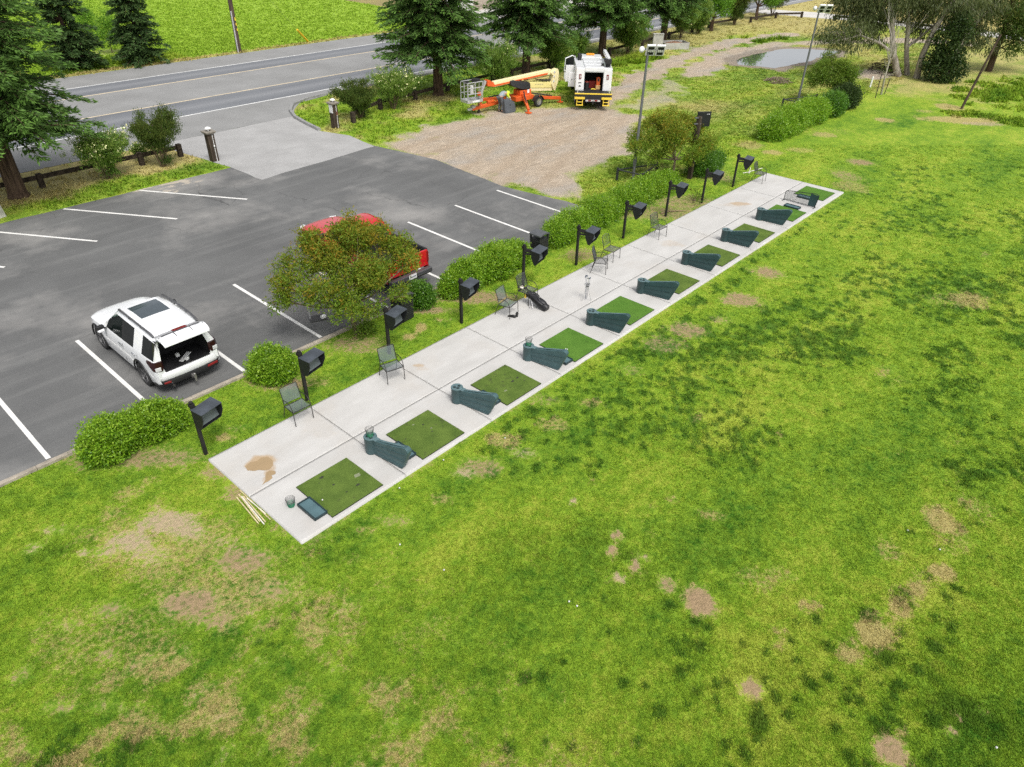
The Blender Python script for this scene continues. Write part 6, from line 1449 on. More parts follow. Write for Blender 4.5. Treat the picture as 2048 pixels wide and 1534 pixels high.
B = Body(K); B.build(ys, suv, rule, {'body': PAINT_WH, 'sill_trim': TRIM, 'front_door_window': GLASSC, 'window_pillar': TRIM, 'rear_door_window': GLASSD, 'quarter_window': GLASSD, 'windscreen': GLASSC, 'roof_glass': mat('roof_glass', (.055, .07, .08), .05, var=.1, spec=.7)}, lambda i, j: SH[j] if i == 0 else (SH[j]*.35 if i == 1 and j > 5 else 0))
last = B.rows[0]
inner = {2: (.68, .72), 3: (.72, .90), 4: (.70, 1.10), 5: (.685, 1.18), 6: (.60, 1.60), 7: (.565, 1.655), 8: (.50, 1.675), 9: (.34, 1.685), 10: (0, 1.69)}
m = MB(); js = range(2, 11)
for sg in (1, -1):
    for j in list(js)[:-1]:
        a, b2 = last[j], last[j+1]; ia, ib = inner[j], inner[j+1]
        q = [(sg*a[0], a[1], a[2]), (sg*b2[0], b2[1], b2[2]), (sg*ib[0], b2[1]+.03, ib[1]), (sg*ia[0], a[1]+.03, ia[1])]
        m.add(q, [(0, 1, 2, 3) if sg > 0 else (3, 2, 1, 0)])
m.build('tailgate_frame', PAINT_WH, suv, smooth=40)
# dark cargo space behind the opening
def inward(name, x0, x1, y0, y1, z0, z1, skip, mt):
    c = [(x0, y0), (x1, y0), (x1, y1), (x0, y1)]; v = [(x, y, z) for z in (z0, z1) for x, y in c]; F = {'floor': (0, 1, 2, 3), 'top': (7, 6, 5, 4), 'rear': (4, 5, 1, 0), 'right': (5, 6, 2, 1), 'front': (6, 7, 3, 2), 'left': (7, 4, 0, 3)}
    return MB().add(v, [f for k, f in F.items() if k not in skip]).build(name, mt, suv, fix=False)
inward('cargo_space', -.70, .70, -2.36, -1.35, .72, 1.66, ('rear',), CABIN)
MB().box((0, -2.40, .735), (1.36, .18, .03)).build('load_lip', TRIM, suv, bevel=.01)
MB().box((0, .1, .50), (1.46, 4.3, .42)).build('underbody', mat('underbody_black', (.012, .012, .012), .9), suv)
for x in (-.37, .37):
    MB().box((x, .02, .82), (.50, .50, .16)).box((x, -.27, 1.10), (.48, .14, .62), rx=R_(-12)).box((x, -.34, 1.46), (.26, .09, .18), rx=R_(-8)).build('front_seat', SEATM, suv, bevel=.03)
MB().box((0, -1.20, 1.02), (1.36, .16, .66), rx=R_(-10)).build('rear_seat', SEATM, suv, bevel=.03)
MB().box((0, .72, .98), (1.5, .42, .22)).build('dashboard', CABIN, suv, bevel=.03)
MB().path([(-.37+.185*math.cos(a), .43+.05*math.sin(a), 1.04+.18*math.sin(a)) for a in np.linspace(0, 6.283, 21)[:-1]], .016, 6, closed=True).beam((-.37, .60, .98), (-.37, .43, 1.04), .06, .06).build('steering_wheel', TRIM, suv)
# bumpers
def bumper(name, mt, z0, z1, y0, bow, xw, wrap, th=.05, zc=None):
    rings = []
    for t in np.linspace(-1, 1, 17):
        x = xw*math.sin(t*math.pi/2)*1.0; yy = y0+bow*(1-math.cos(t*math.pi/2))*1.0+wrap*max(0, abs(t)-.72)/.28
        zm = (z0+z1)/2
        rings.append([(x, yy+.16, z0), (x, yy+.03, z0), (x, yy, z0+.04), (x, yy-.01, zm), (x, yy, z1-.05), (x, yy+.03, z1), (x, yy+.16, z1)])
    MB().loft(rings, closed=True).build(name, mt, suv, smooth=45)
bumper('rear_bumper', PAINT_WH, .49, .73, -2.56, .14, .965, .30)
bumper('lower_bumper', TRIM, .30, .505, -2.55, .14, .955, .30)
MB().box((.66, -2.54, .44), (.34, .03, .07), rz=R_(9)).build('reflector', REDL, suv, bevel=.01)
MB().box((-.72, -2.52, .42), (.20, .03, .06), rz=R_(-12)).build('reflector', REDL, suv, bevel=.01)
MB().box((0, -2.56, .36), (.10, .16, .10)).box((0, -2.68, .36), (.07, .20, .06)).box((0, -2.76, .33), (.06, .07, .20)).ball((0, -2.78, .46), .035, 10, 8).build('tow_hitch', mat('hitch_steel', (.30, .29, .28), .4, metal=.7), suv)
MB().lathe([(.045, -2.62), (.045, -2.40)], (-.60, 0, .31), 'Y', 14).build('exhaust_pipe', CHROME, suv)
# tail lamps wrap the rear corners
for sg in (1, -1):
    pts = [(.74, -2.50, .0), (.90, -2.475, .0), (.968, -2.38, .0), (.985, -2.20, .0), (.988, -2.00, .0)]
    zlo = [.82, .82, .86, .95, 1.06]; zhi = [1.10, 1.12, 1.12, 1.12, 1.10]
    m = MB(); n = len(pts); v = [(sg*(x+.012), y-.012, z) for (x, y, _), z in zip(pts, zlo)]+[(sg*(x-.012), y-.002, z) for (x, y, _), z in zip(pts, zhi)]+[(sg*(x-.05), y+.06, z) for (x, y, _), z in zip(pts, zlo)]+[(sg*(x-.06), y+.06, z) for (x, y, _), z in zip(pts, zhi)]
    F = [(i, i+1, n+i+1, n+i) for i in range(n-1)]+[(n+i, n+i+1, 3*n+i+1, 3*n+i) for i in range(n-1)]+[(2*n+i, 2*n+i+1, i+1, i) for i in range(n-1)]+[(0, n, 3*n, 2*n)]
    o = m.add(v, F).build('tail_lamp', REDD, suv, smooth=30)
    MB().box((sg*.86, -2.50, .90), (.16, .03, .12), rz=sg*R_(12)).build('lens', CLRL, o, bevel=.012)
    # roof rails, mirrors, handles
    MB().path([(sg*.645, .02, 1.76), (sg*.655, -.06, 1.815), (sg*.67, -.45, 1.845), (sg*.675, -1.0, 1.85), (sg*.67, -1.7, 1.835), (sg*.655, -2.06, 1.80), (sg*.645, -2.16, 1.75)], [.03, .038, .032, .032, .032, .038, .03], 8).box((sg*.665, -.75, 1.812), (.045, .10, .06)).box((sg*.665, -1.45, 1.812), (.045, .10, .06)).build('roof_rail', mat('rail_grey', (.10, .10, .105), .4, metal=.3), suv, smooth=50)
    MB().beam((sg*.95, .63, 1.07), (sg*1.06, .60, 1.10), .07, .05).box((sg*1.13, .60, 1.12), (.22, .13, .19), rz=-sg*.12).build('door_mirror', TRIM, suv, bevel=.035)
    MB().box((sg*1.14, .57, 1.07), (.20, .12, .09), rz=-sg*.12).build('mirror_cap', PAINT_WH, suv, bevel=.03)
    for yy in (-.28, -1.12): MB().box((sg*1.0, yy, .93+.02*(yy < -1)), (.035, .20, .035)).build('door_handle', CHROME, suv, bevel=.010)
    for yy in (.72, -.42, -1.34):
        zt_ = 1.02
        MB().beam((sg*.9995, yy-.02*(yy < -1)*0, .42), (sg*.985, yy, 1.0), .006, .008).build('door_gap', TRIM, suv)
    MB().path([(sg*1.0, -1.40+.470*math.cos(a), .375+.470*math.sin(a)) for a in np.linspace(-.12, math.pi+.12, 17)], .026, 6).build('arch_trim', TRIM, suv, smooth=60)
    MB().path([(sg*.992, 1.46+.470*math.cos(a), .375+.470*math.sin(a)) for a in np.linspace(-.12, math.pi+.12, 17)], .026, 6).build('arch_trim', TRIM, suv, smooth=60)
    MB().loft([[(sg*(.55+.13*t), 2.50-.16*t-.10*t*t, .72+.03*t), (sg*(.55+.13*t), 2.46-.16*t-.10*t*t, .72), (sg*(.55+.13*t), 2.42-.16*t-.10*t*t, .80+.05*t)] for t in np.linspace(0, 2, 5)]).build('headlamp', CLRL, suv)
    for yy in (-1.40, 1.46): wheel(suv, (sg*.865, yy, .375), .375, .25, sg)
# raised tailgate: spoiler and dark gap strips lead up from the hinge, the lower door hangs out behind
def hatch_strip(name, prof, w0, w1, mt, crown=.05, th=.03, par=suv):
    rows = []
    for i, (y, z) in enumerate(prof):
        t = i/(len(prof)-1); w_ = w0+(w1-w0)*t
        rows.append([(w_*u, y+crown*(u*u)*1.0, z-.045*u*u) for u in np.linspace(-1, 1, 13)])
    low = [[(p[0], p[1], p[2]-th) for p in r] for r in rows]
    m = MB(); n = 13; k = len(rows); vs = [p for r in rows for p in r]+[p for r in low for p in r]; F = []
    for i in range(k-1):
        for j in range(n-1): a = i*n+j; F += [(a, a+1, a+n+1, a+n), (k*n+a+n, k*n+a+n+1, k*n+a+1, k*n+a)]
    for j in range(n-1): F += [(j+1, j, k*n+j, k*n+j+1), ((k-1)*n+j, (k-1)*n+j+1, k*n+(k-1)*n+j+1, k*n+(k-1)*n+j)]
    for i in range(k-1): F += [(i*n, (i+1)*n, k*n+(i+1)*n, k*n+i*n), ((i+1)*n+n-1, i*n+n-1, k*n+i*n+n-1, k*n+(i+1)*n+n-1)]
    return m.add(vs, F).build(name, mt, par, smooth=40)
hatch = hatch_strip('tailgate', [(-2.60, 1.865), (-2.70, 1.88), (-2.86, 1.89), (-3.02, 1.87), (-3.14, 1.83), (-3.17, 1.79)], .70, .66, PAINT_WH, .10, .045)
hatch_strip('spoiler', [(-2.17, 1.772), (-2.30, 1.80), (-2.45, 1.825), (-2.56, 1.835)], .62, .685, mat('spoiler_shade_grey', (.40, .40, .41), .35, var=.05, coat=.4), .06, .04, hatch)  # grey paints shade onto the white spoiler
hatch_strip('rear_window', [(-2.56, 1.832), (-2.585, 1.84), (-2.61, 1.85)], .69, .70, GLASSD, .085, .03, hatch)  # glass cut to a thin dark strip that draws the shaded gap line
MB().box((.03, -2.42, 1.842), (.40, .20, .035), rx=R_(-10)).build('brake_light', REDL, hatch, bevel=.01)
MB().box((0, -2.84, 1.888), (.44, .24, .012), rx=R_(5)).build('plate_recess', mat('plate_white', (.74, .74, .74), .4), hatch, bevel=.01)
MB().beam((-.23, -2.71, 1.898), (.23, -2.71, 1.898), .03, .008).beam((-.23, -2.71, 1.898), (-.23, -2.97, 1.874), .018, .008).beam((.23, -2.71, 1.898), (.23, -2.97, 1.874), .018, .008).build('plate_frame', TRIM, hatch)
MB().beam((-.55, -2.60, 1.868), (.55, -2.60, 1.868), .05, .02).build('gap_shade_strip', mat('rail_grey', (.10, .10, .105), .4, metal=.3), hatch)  # dark strip painted in for the shaded gap between spoiler and door
for sg in (1, -1): MB().path([(sg*.64, -2.28, 1.42), (sg*.64, -2.68, 1.87)], .012, 8).build('gas_strut', TRIM, hatch)
# draw the overhangs in a little: the real car is stubbier than the first section table
for o in list(suv.children_recursive):
    if o.type == 'MESH':
        n_ = len(o.data.vertices); c_ = np.empty(n_*3, np.float32); o.data.vertices.foreach_get('co', c_); c_ = c_.reshape(-1, 3)
        y_ = c_[:, 1]; c_[:, 1] = np.where(y_ < -1.9, -1.9+(y_+1.9)*.74, np.where(y_ > 1.95, 1.95+(y_-1.95)*.80, y_)); c_[:, 0] *= .965
        o.data.vertices.foreach_set('co', c_.ravel()); o.data.update()
# things in the boot
p0 = Vector((1.40, 5.70, .005))
def incar(x, y, z): return tuple(p0+Vector((x, y, z)))
o = MB().box((0, 0, .012), (.13, .50, .02), rz=R_(-52)).build('white_board', mat('white_foam', (.78, .78, .76), .6), bevel=.006); o.location = incar(.08, -1.98, .745); tag(o, 'long white strip lying in the open boot of the SUV', 'board')
o = MB().box((0, 0, .04), (.11, .08, .08), rz=.5).build('small_box', mat('white_foam', (.78, .78, .76), .6), bevel=.01); o.location = incar(.06, -2.14, .74); tag(o, 'small white carton at the front lip of the open boot', 'box')
o = MB().box((0, 0, .05), (.10, .08, .10), rz=.2).build('small_box', MATS['white_foam'], bevel=.01); o.location = incar(-.05, -1.80, .74); tag(o, 'small white carton deeper inside the open boot', 'box')
# ---- red pickup half hidden by the tree
pk = thing('red_pickup', 'red pickup truck with open load bed, mostly hidden by the orange tinted tree', 'car', (9.60, 6.20, .005), R_(-1.0)); pk.scale = (1.07, 1.08, 1.13)
K2 = dict(axles=(-1.42, 1.62), R=.43, r=.36, w=[(-2.6, .88), (-1, .90), (1, .90), (1.8, .885), (2.3, .83), (2.5, .74), (2.58, .60)], zb=[(-2.6, .45), (2.6, .36)], belt=[(-2.6, 1.14), (-.7, 1.13), (.7, 1.05), (1.1, 1.02), (2.2, .92), (2.5, .78), (2.58, .66)],
    top=[(-2.6, 1.14), (-.83, 1.14), (-.80, 1.20), (-.62, 1.66), (-.5, 1.70), (.0, 1.72), (.22, 1.69), (.50, 1.50), (.80, 1.28), (1.02, 1.12), (1.4, 1.11), (2.1, 1.05), (2.4, .96), (2.52, .84), (2.58, .70)], wr=[(-.8, .60), (-.5, .62), (.2, .60), (1.0, .72)], green=[(-.80, 1), (.22, 1), (.5, .92), (.8, .6), (1.02, .05), (1.05, 0)], p9=.36)
ys2 = sy([-.80, -.62, -.5, -.3, -.2, .0, .22, .36, .50, .66, .80, .92, 1.02, 1.06, 1.18]+[1.62+.43*math.cos(a) for a in np.linspace(0, math.pi, 9)]+[2.15, 2.3, 2.42, 2.52, 2.58])
def rule2(y, j):
    if j == 0: return 'sill_trim'
    if j == 5 and -.20 < y < .80: return ('door_window', True)
    if j == 5 and -.62 < y < -.30: return ('rear_side_window', True)
    if j >= 7 and .22 < y < 1.02: return 'windscreen'
    return 'body'
Body(K2).build(ys2, pk, rule2, {'body': PAINT_RD, 'sill_trim': TRIM, 'door_window': GLASSD, 'rear_side_window': GLASSD, 'windscreen': GLASSD})
m = MB(); m.add([(-.86, -.80, .5), (.86, -.80, .5), (.86, -.80, 1.13), (.60, -.62, 1.64), (-.60, -.62, 1.64), (-.86, -.80, 1.13)], [(0, 1, 2, 3, 4, 5)]); m.build('cab_back', PAINT_RD, pk)
MB().add([(-.70, -.815, 1.17), (.70, -.815, 1.17), (.56, -.665, 1.57), (-.56, -.665, 1.57)], [(0, 1, 2, 3)]).build('rear_window', GLASSD, pk)
ysb = sy([-2.6, -2.5, -2.2, -1.95, -.9, -.815]+[-1.42+.43*math.cos(a) for a in np.linspace(0, math.pi, 9)])
Body(K2).build(ysb, pk, lambda y, j: ('bed_side', True) if j < 5 and j > 0 else None, {'bed_side': PAINT_RD})
BED = mat('bed_liner', (.016, .016, .017), .75, var=.3, scale=14)
for sg in (1, -1): MB().box2((sg*.80, -2.58, 1.105), (sg*.885, -.83, 1.165)).build('bed_rail', TRIM, pk, bevel=.012); MB().box2((sg*.78, -2.55, .72), (sg*.80, -.84, 1.13)).build('bed_wall', BED, pk)
MB().box2((-.80, -2.55, .70), (.80, -.83, .74)).box2((-.80, -.86, .74), (.80, -.83, 1.12)).build('bed_floor', BED, pk)
MB().box2((-.84, -2.62, .62), (.84, -2.56, 1.15)).build('tailgate', PAINT_RD, pk, bevel=.02)
MB().box2((-.60, -2.632, .80), (.60, -2.618, 1.02)).build('tailgate_panel', PAINT_RD, pk, bevel=.012)
MB().box((0, -2.64, 1.06), (.22, .02, .06)).build('tailgate_handle', TRIM, pk, bevel=.008)
for sg in (1, -1): MB().box((sg*.835, -2.59, .92), (.10, .07, .36)).build('tail_lamp', REDL, pk, bevel=.012)
MB().box((0, -2.72, .52), (1.74, .18, .17)).build('rear_bumper', mat('bumper_grey', (.09, .09, .095), .4, metal=.3), pk, bevel=.03)
MB().box((.45, -2.815, .475), (.62, .012, .03)).box((-.45, -2.815, .475), (.62, .012, .03)).build('bumper_strip', CHROME, pk)
MB().box((0, -2.82, .545), (.31, .012, .15)).build('number_plate', mat('plate_white', (.74, .74, .74), .4), pk)
k = MB()
for i in range(7): k.box((-.105+.035*i, -2.8275, .545), (.018, .004, .055))
k.build('plate_lettering', mat('plate_ink', (.04, .05, .12), .6), pk)
MB().box((0, .1, .52), (1.30, 4.6, .30)).build('underbody', MATS['underbody_black'], pk)
for sg in (1, -1):
    MB().box((sg*.66, 2.47, .84), (.26, .10, .14), rz=-sg*.35).build('headlamp', CLRL, pk, bevel=.02)
    MB().box((sg*1.0, .72, 1.14), (.16, .10, .16)).build('door_mirror', TRIM, pk, bevel=.03)
    for yy in (-1.42, 1.62): wheel(pk, (sg*.78, yy, .36), .36, .23, sg, RIML, 6)
# ---- white service truck seen from behind
h0 = at(1185, 206, .45); sv = thing('service_truck', 'white utility service truck seen from behind, rear bay open with orange tools', 'truck', (h0.x+.35, h0.y+.3, 0), math.atan2(-.757, .653))
SW_ = mat('truck_white', (.78, .79, .80), .3, var=.05, scale=2, coat=.4); SDK = mat('truck_black', (.020, .020, .021), .6, var=.3); YEL = mat('step_yellow', (.80, .58, .06), .5, var=.1); ORG = mat('machine_orange', (.66, .105, .018), .45, var=.12, scale=3, coat=.3)
for sg in (1, -1):
    MB().box2((sg*.62, 0, 1.10), (sg*1.18, 3.35, 2.50)).build('side_locker', SW_, sv, bevel=.03)
    MB().box2((sg*.66, -.012, 1.18), (sg*1.14, -.002, 2.40)).build('locker_panel', SW_, sv, bevel=.008)
    o = MB().box((sg*.90, -.03, 1.98), (.15, .03, .30)).build('tail_lamp', REDL, sv, bevel=.015); MB().box((sg*.90, -.047, 1.98), (.055, .01, .17)).build('lens', CLRL, o)
MB().box2((-.62, .0, 2.28), (.62, 3.3, 2.56)).build('canopy_roof', SW_, sv, bevel=.05)
MB().box2((-.66, .0, 2.24), (.66, .08, 2.30)).build('roof_edge', mat('edge_grey', (.38, .40, .40), .4), sv, bevel=.01)
for yy in (.95, 2.0): MB().box2((-.60, yy, 2.561), (.60, yy+.03, 2.575)).build('roof_seam', SW_, sv)
MB().box2((-.62, 2.2, 1.10), (.62, 2.25, 2.28)).box2((-.62, .02, 1.06), (.62, 2.2, 1.12)).build('bay_lining', SDK, sv)
for sg in (1, -1): MB().box2((sg*.60, .03, 1.10), (sg*.618, 2.2, 2.27)).build('bay_wall', SDK, sv)
MB().box2((-1.17, -.60, 1.00), (1.17, 0, 1.08)).build('tail_deck', SDK, sv, bevel=.01)
MB().box2((-1.22, -.68, 1.02), (1.22, -.60, 1.09)).build('yellow_edge', YEL, sv, bevel=.01)
MB().box2((-1.20, -.66, .72), (1.20, -.60, 1.018)).build('bumper_face', SDK, sv)
for sg in (1, -1):
    MB().box2((sg*.55, -.70, .72), (sg*1.22, -.58, .86)).box2((sg*.66, -.66, .36), (sg*.71, -.62, .72)).box2((sg*1.03, -.66, .36), (sg*1.08, -.62, .72)).box2((sg*.64, -.70, .32), (sg*1.10, -.58, .37)).box2((sg*.68, -.68, .52), (sg*1.06, -.60, .56)).build('step', YEL, sv, bevel=.008)
    MB().box2((sg*1.02, -.58, 1.08), (sg*1.05, -.55, 1.50)).build('grab_post', mat('pale_post', (.72, .70, .66), .4), sv)
MB().box2((-.48, -.63, .58), (.48, -.59, .70)).build('light_bar', mat('bar_pale', (.62, .60, .58), .5), sv)
for x in (-.22, .20): MB().box2((x-.09, -.642, .60), (x+.09, -.632, .68)).build('marker_lamp', REDL, sv)
MB().box2((-.04, -.72, .42), (.04, -.50, .62)).build('hitch', SDK, sv)
MB().box2((-1.0, -.30, .40), (1.0, 6.4, .98)).build('chassis', MATS['underbody_black'], sv)
# cab
rings = []
for y, z0, z1, wt, wb in ((3.5, .75, 2.42, .78, 1.02), (3.62, .75, 2.52, .80, 1.03), (4.6, .75, 2.55, .80, 1.03), (4.95, .75, 2.48, .78, 1.03)):
    rings.append([(wb, y, z0), (wb, y, 1.45), (wt+.06, y, z1-.18), (wt-.08, y, z1), (-wt+.08, y, z1), (-wt-.06, y, z1-.18), (-wb, y, 1.45), (-wb, y, z0)])
MB().loft(rings).build('cab', SW_, sv, smooth=35)
MB().add([(-.80, 4.96, 2.38), (.80, 4.96, 2.38), (.95, 5.55, 1.48), (-.95, 5.55, 1.48)], [(0, 1, 2, 3)]).add([(-.60, 3.485, 1.75), (.60, 3.485, 1.75), (.60, 3.485, 2.25), (-.60, 3.485, 2.25)], [(0, 1, 2, 3)]).build('cab_glass', GLASSD, sv)
rings = [[(1.02, y, .7), (1.02, y, z), (.85, y, z+.12), (-.85, y, z+.12), (-1.02, y, z), (-1.02, y, .7)] for y, z in ((4.95, 1.42), (5.6, 1.40), (6.6, 1.28), (6.9, 1.15))]
MB().loft(rings).build('hood', SW_, sv, smooth=35)
MB().box((0, 4.3, 2.60), (.56, .22, .10)).build('beacon', mat('beacon_amber', (.85, .33, .02), .3), sv, bevel=.03)
for sg in (1, -1): MB().beam((sg*1.02, 4.8, 1.55), (sg*1.30, 4.75, 1.65), .04, .04).box((sg*1.38, 4.72, 1.68), (.20, .10, .34)).build('wing_mirror', SDK, sv, bevel=.02)
# open driver door and open locker doors on the left
def frame_door(y0, x0, x1, z0, z1):
    d = MB().box2((-x0, y0, z0), (-x1, y0+.05, z1)).build('open_door', SW_, sv, bevel=.015); MB().box((-(x0+x1)/2, y0-.012, (z0+z1)/2), (.06, .02, .05)).build('latch', SDK, d); return d
frame_door(.9, 1.19, 1.62, 1.15, 2.05); frame_door(1.9, 1.19, 1.78, 1.25, 2.30)
d = MB().path([(-1.03, 4.7, 1.45), (-1.75, 4.55, 1.45), (-1.70, 4.5, 2.25), (-1.25, 4.65, 2.42), (-1.03, 4.7, 2.35)], .04, 8, closed=True).box2((-1.05, 4.60, .85), (-1.74, 4.66, 1.45)).build('cab_door', SW_, sv)
MB().add([(-1.05, 4.66, 1.47), (-1.70, 4.54, 1.47), (-1.66, 4.52, 2.22), (-1.10, 4.66, 2.34)], [(0, 1, 2, 3)]).build('pane', GLASSD, d)
# crane on the right rear corner
MB().lathe([(.16, 2.50), (.14, 2.75)], (.92, .55, 0), n=14).box((.90, .48, 2.86), (.40, .50, .28)).build('crane_base', SDK, sv, bevel=.02)
MB().beam((.92, .5, 2.98), (.86, 3.1, 3.02), .20, .22).build('crane_boom', SW_, sv, bevel=.02)
MB().box((.76, 1.2, 2.78), (.16, .9, .14)).box((1.02, 1.4, 2.72), (.14, .6, .2)).box((.55, .5, 2.65), (.16, .24, .14)).build('crane_gear', SDK, sv, bevel=.02)
MB().box2((-.70, 2.5, 2.50), (-.95, 3.2, 2.85)).build('hose_reel', SDK, sv, bevel=.04)
# tools stand inside the rear bay as things of their own
def insv(x, y, z):
    a = sv.rotation_euler.z; return (sv.location.x+x*math.cos(a)-y*math.sin(a), sv.location.y+x*math.sin(a)+y*math.cos(a), z)
t = thing('orange_machine', 'upright orange machine in the service truck bay', 'machine', insv(.34, .45, 1.125), sv.rotation_euler.z)
MB().box((0, 0, .50), (.24, .26, .50)).build('motor_head', ORG, t, bevel=.03); MB().box((0, 0, .14), (.30, .30, .26)).build('wooden_crate', mat('crate_wood', (.55, .33, .14), .7, var=.2), t, bevel=.01); MB().box((0, -.14, .62), (.12, .04, .16)).build('vent', SDK, t)
t = thing('red_toolbox', 'dark red toolbox at the back of the service truck bay', 'toolbox', insv(.0, .9, 1.125), sv.rotation_euler.z)
MB().box((0, 0, .22), (.50, .30, .44)).build('case', mat('toolbox_red', (.30, .02, .015), .5), t, bevel=.02); MB().path([(-.12, 0, .45), (-.12, 0, .50), (.12, 0, .50), (.12, 0, .45)], .012, 6).build('handle', SDK, t)
t = thing('drum', 'dark oil drum with a reddish lid inside the truck bay on the left', 'drum', insv(-.40, .5, 1.125), sv.rotation_euler.z)
MB().lathe([(.15, 0), (.16, .10), (.15, .2), (.16, .3), (.15, .42)], n=16).build('drum_body', SDK, t, smooth=40); MB().lathe([(.14, .421), (.13, .46), (.05, .48)], n=16).build('lid', mat('lid_red', (.32, .06, .04), .5), t, smooth=40)
o = MB().path([(-.14, 0, .03), (0, .04, .05), (.16, -.02, .03)], .035, 8).build('yellow_hose', YEL, smooth=60); o.location = insv(.02, .22, 1.13); o.rotation_euler = (0, 0, sv.rotation_euler.z); tag(o, 'short yellow hose lying on the truck bay floor', 'hose')
# little marks on the left rear locker: a dark word plate and a black triangle
MB().box((-.90, -.018, 1.60), (.20, .010, .05)).build('word_plate', SDK, sv)
MB().add([(-1.0, -.020, 1.36), (-.80, -.020, 1.36), (-.90, -.020, 1.47)], [(0, 1, 2)]).build('triangle_mark', SDK, sv)
for x, yy in ((-.95, .9), (.95, .9), (-.95, 5.6), (.95, 5.6)): wheel(sv, (x, yy, .46), .46, .34, 1 if x > 0 else -1, RIML, 6)
# ---- trailer boom lift
LA = Vector((28.4, 18.9, 0)); LB = Vector((35.4, 17.7, 0)); Ld_ = (LB-LA).normalized(); Ln = Vector((Ld_.y, -Ld_.x, 0))   # Ln points to the viewer's side
if Ln.y > 0: Ln = -Ln
def lp(zx, zy, off=0.0):
    "a point of the lift in its own upright plane, read off the photograph (zoomed 9.309 times from 920,130), then moved towards the viewer by off"
    px, py = 920+zx/9.309, 130+zy/9.309; d = FWD*FPX+RGT*(px-1024)-UPV*(py-767); d = Vector(d); C = Vector(CAMLOC); a = LA+Ln*off
    t = (a-C).dot(Ln)/d.dot(Ln); return C+d*t
lo = Vector((lp(1150, 760).x, lp(1150, 760).y, 0)); lift = thing('boom_lift', 'orange and cream trailer boom lift with a grey work basket', 'boom lift', tuple(lo))
CREAM = mat('boom_cream', (.80, .70, .28), .4, var=.08, coat=.3); CREAML = mat('boom_pale', (.84, .74, .42), .4, var=.06, coat=.3); GALV = mat('basket_grey', (.52, .53, .53), .4, metal=.5); COVER = mat('cover_grey', (.075, .085, .095), .55, var=.15)
def lv(zx, zy, off=0.0): return lp(zx, zy, off)-lo
Z = Vector((0, 0, 1))
def flo(v, z=.0): return Vector((v.x, v.y, z))
hit = flo(at(944, 229)-lo); mid = flo(at(1010, 217)-lo)
MB().beam(flo(hit, .34), flo(mid, .52), .20, .20).build('tow_bar', ORG, lift, bevel=.02)
MB().beam(flo(hit, .34)-Ld_*.35, flo(hit, .36)+Ld_*.2, .14, .14).box(tuple(flo(hit, .46)+Ld_*.1), (.30, .22, .14)).build('coupling', GALV, lift, bevel=.01)
MB().tube(flo(hit+Ld_*.55, .10), flo(hit+Ld_*.55, .85), .035).lathe([(.10, -.05), (.10, .05)], tuple(flo(hit+Ld_*.55, .10)), 'Y', 14).build('jockey_wheel', SDK, lift)
MB().box(tuple(flo(hit.lerp(mid, .55), .62)), (.55, .24, .14), rz=math.atan2(Ld_.y, Ld_.x)).build('tool_tray', ORG, lift, bevel=.02)
ctr = flo(lv(1120, 780))
MB().box(tuple(ctr+Z*.62), (1.5, .95, .30), rz=math.atan2(Ld_.y, Ld_.x)).box(tuple(ctr+Z*.92+Ld_*.15), (.95, .75, .36), rz=math.atan2(Ld_.y, Ld_.x)).build('chassis', ORG, lift, bevel=.03)
o = MB().box(tuple(ctr+Z*1.0+Ld_*.35+Ln*.385), (.16, .02, .22), rz=math.atan2(Ld_.y, Ld_.x)).build('white_mark', mat('decal_white', (.75, .75, .75), .5), lift)
th0 = ctr+Z*1.12
rg = []
for t_, w_, h0_, h1_ in ((-1.05, .30, .42, .62), (-.8, .38, .25, .66), (-.2, .42, .05, .52), (.45, .40, .0, .42), (.62, .30, .05, .32)):
    c = th0+Ld_*t_; rg.append([c+Ln*w_+Z*h0_, c+Ln*w_*.8+Z*h1_, c-Ln*w_*.8+Z*h1_, c-Ln*w_+Z*h0_])
MB().loft(rg).build('turntable_cover', SDK, lift, bevel=.03)
for i in range(6): MB().beam(th0+Ld_*(-.75+.2*i)+Z*.66-Ln*.2, th0+Ld_*(-.6+.2*i)+Z*.56+Ln*.25, .05, .05).build('hydraulic_hose', CREAM if i % 3 == 0 else SDK, lift)
# outriggers
def outrig(a, b2, z0, z1):
    MB().beam(flo(a, z0), flo(b2, z1), .16, .20).build('outrigger', ORG, lift, bevel=.02); MB().box(tuple(flo(b2, .05)), (.32, .32, .06)).tube(flo(b2, .05), flo(b2, z1), .05).build('outrigger_foot', ORG, lift); MB().path([tuple(flo(a.lerp(b2, .15), z0+.22)), tuple(flo(a.lerp(b2, .75), z1+.20))], .04, 8).build('hydraulic_ram', SDK, lift)
outrig(ctr+Ld_*.5, flo(at(1120, 205)-lo), .55, .30)
outrig(ctr-Ld_*.6-Ln*.3, flo(at(962, 210)-lo), .60, .34)
outrig(ctr+Ln*.35-Ld_*.1, flo(at(1057, 227)-lo), .85, .22)
outrig(ctr-Ln*.4+Ld_*.4, ctr-Ln*2.0+Ld_*1.1, .55, .30)
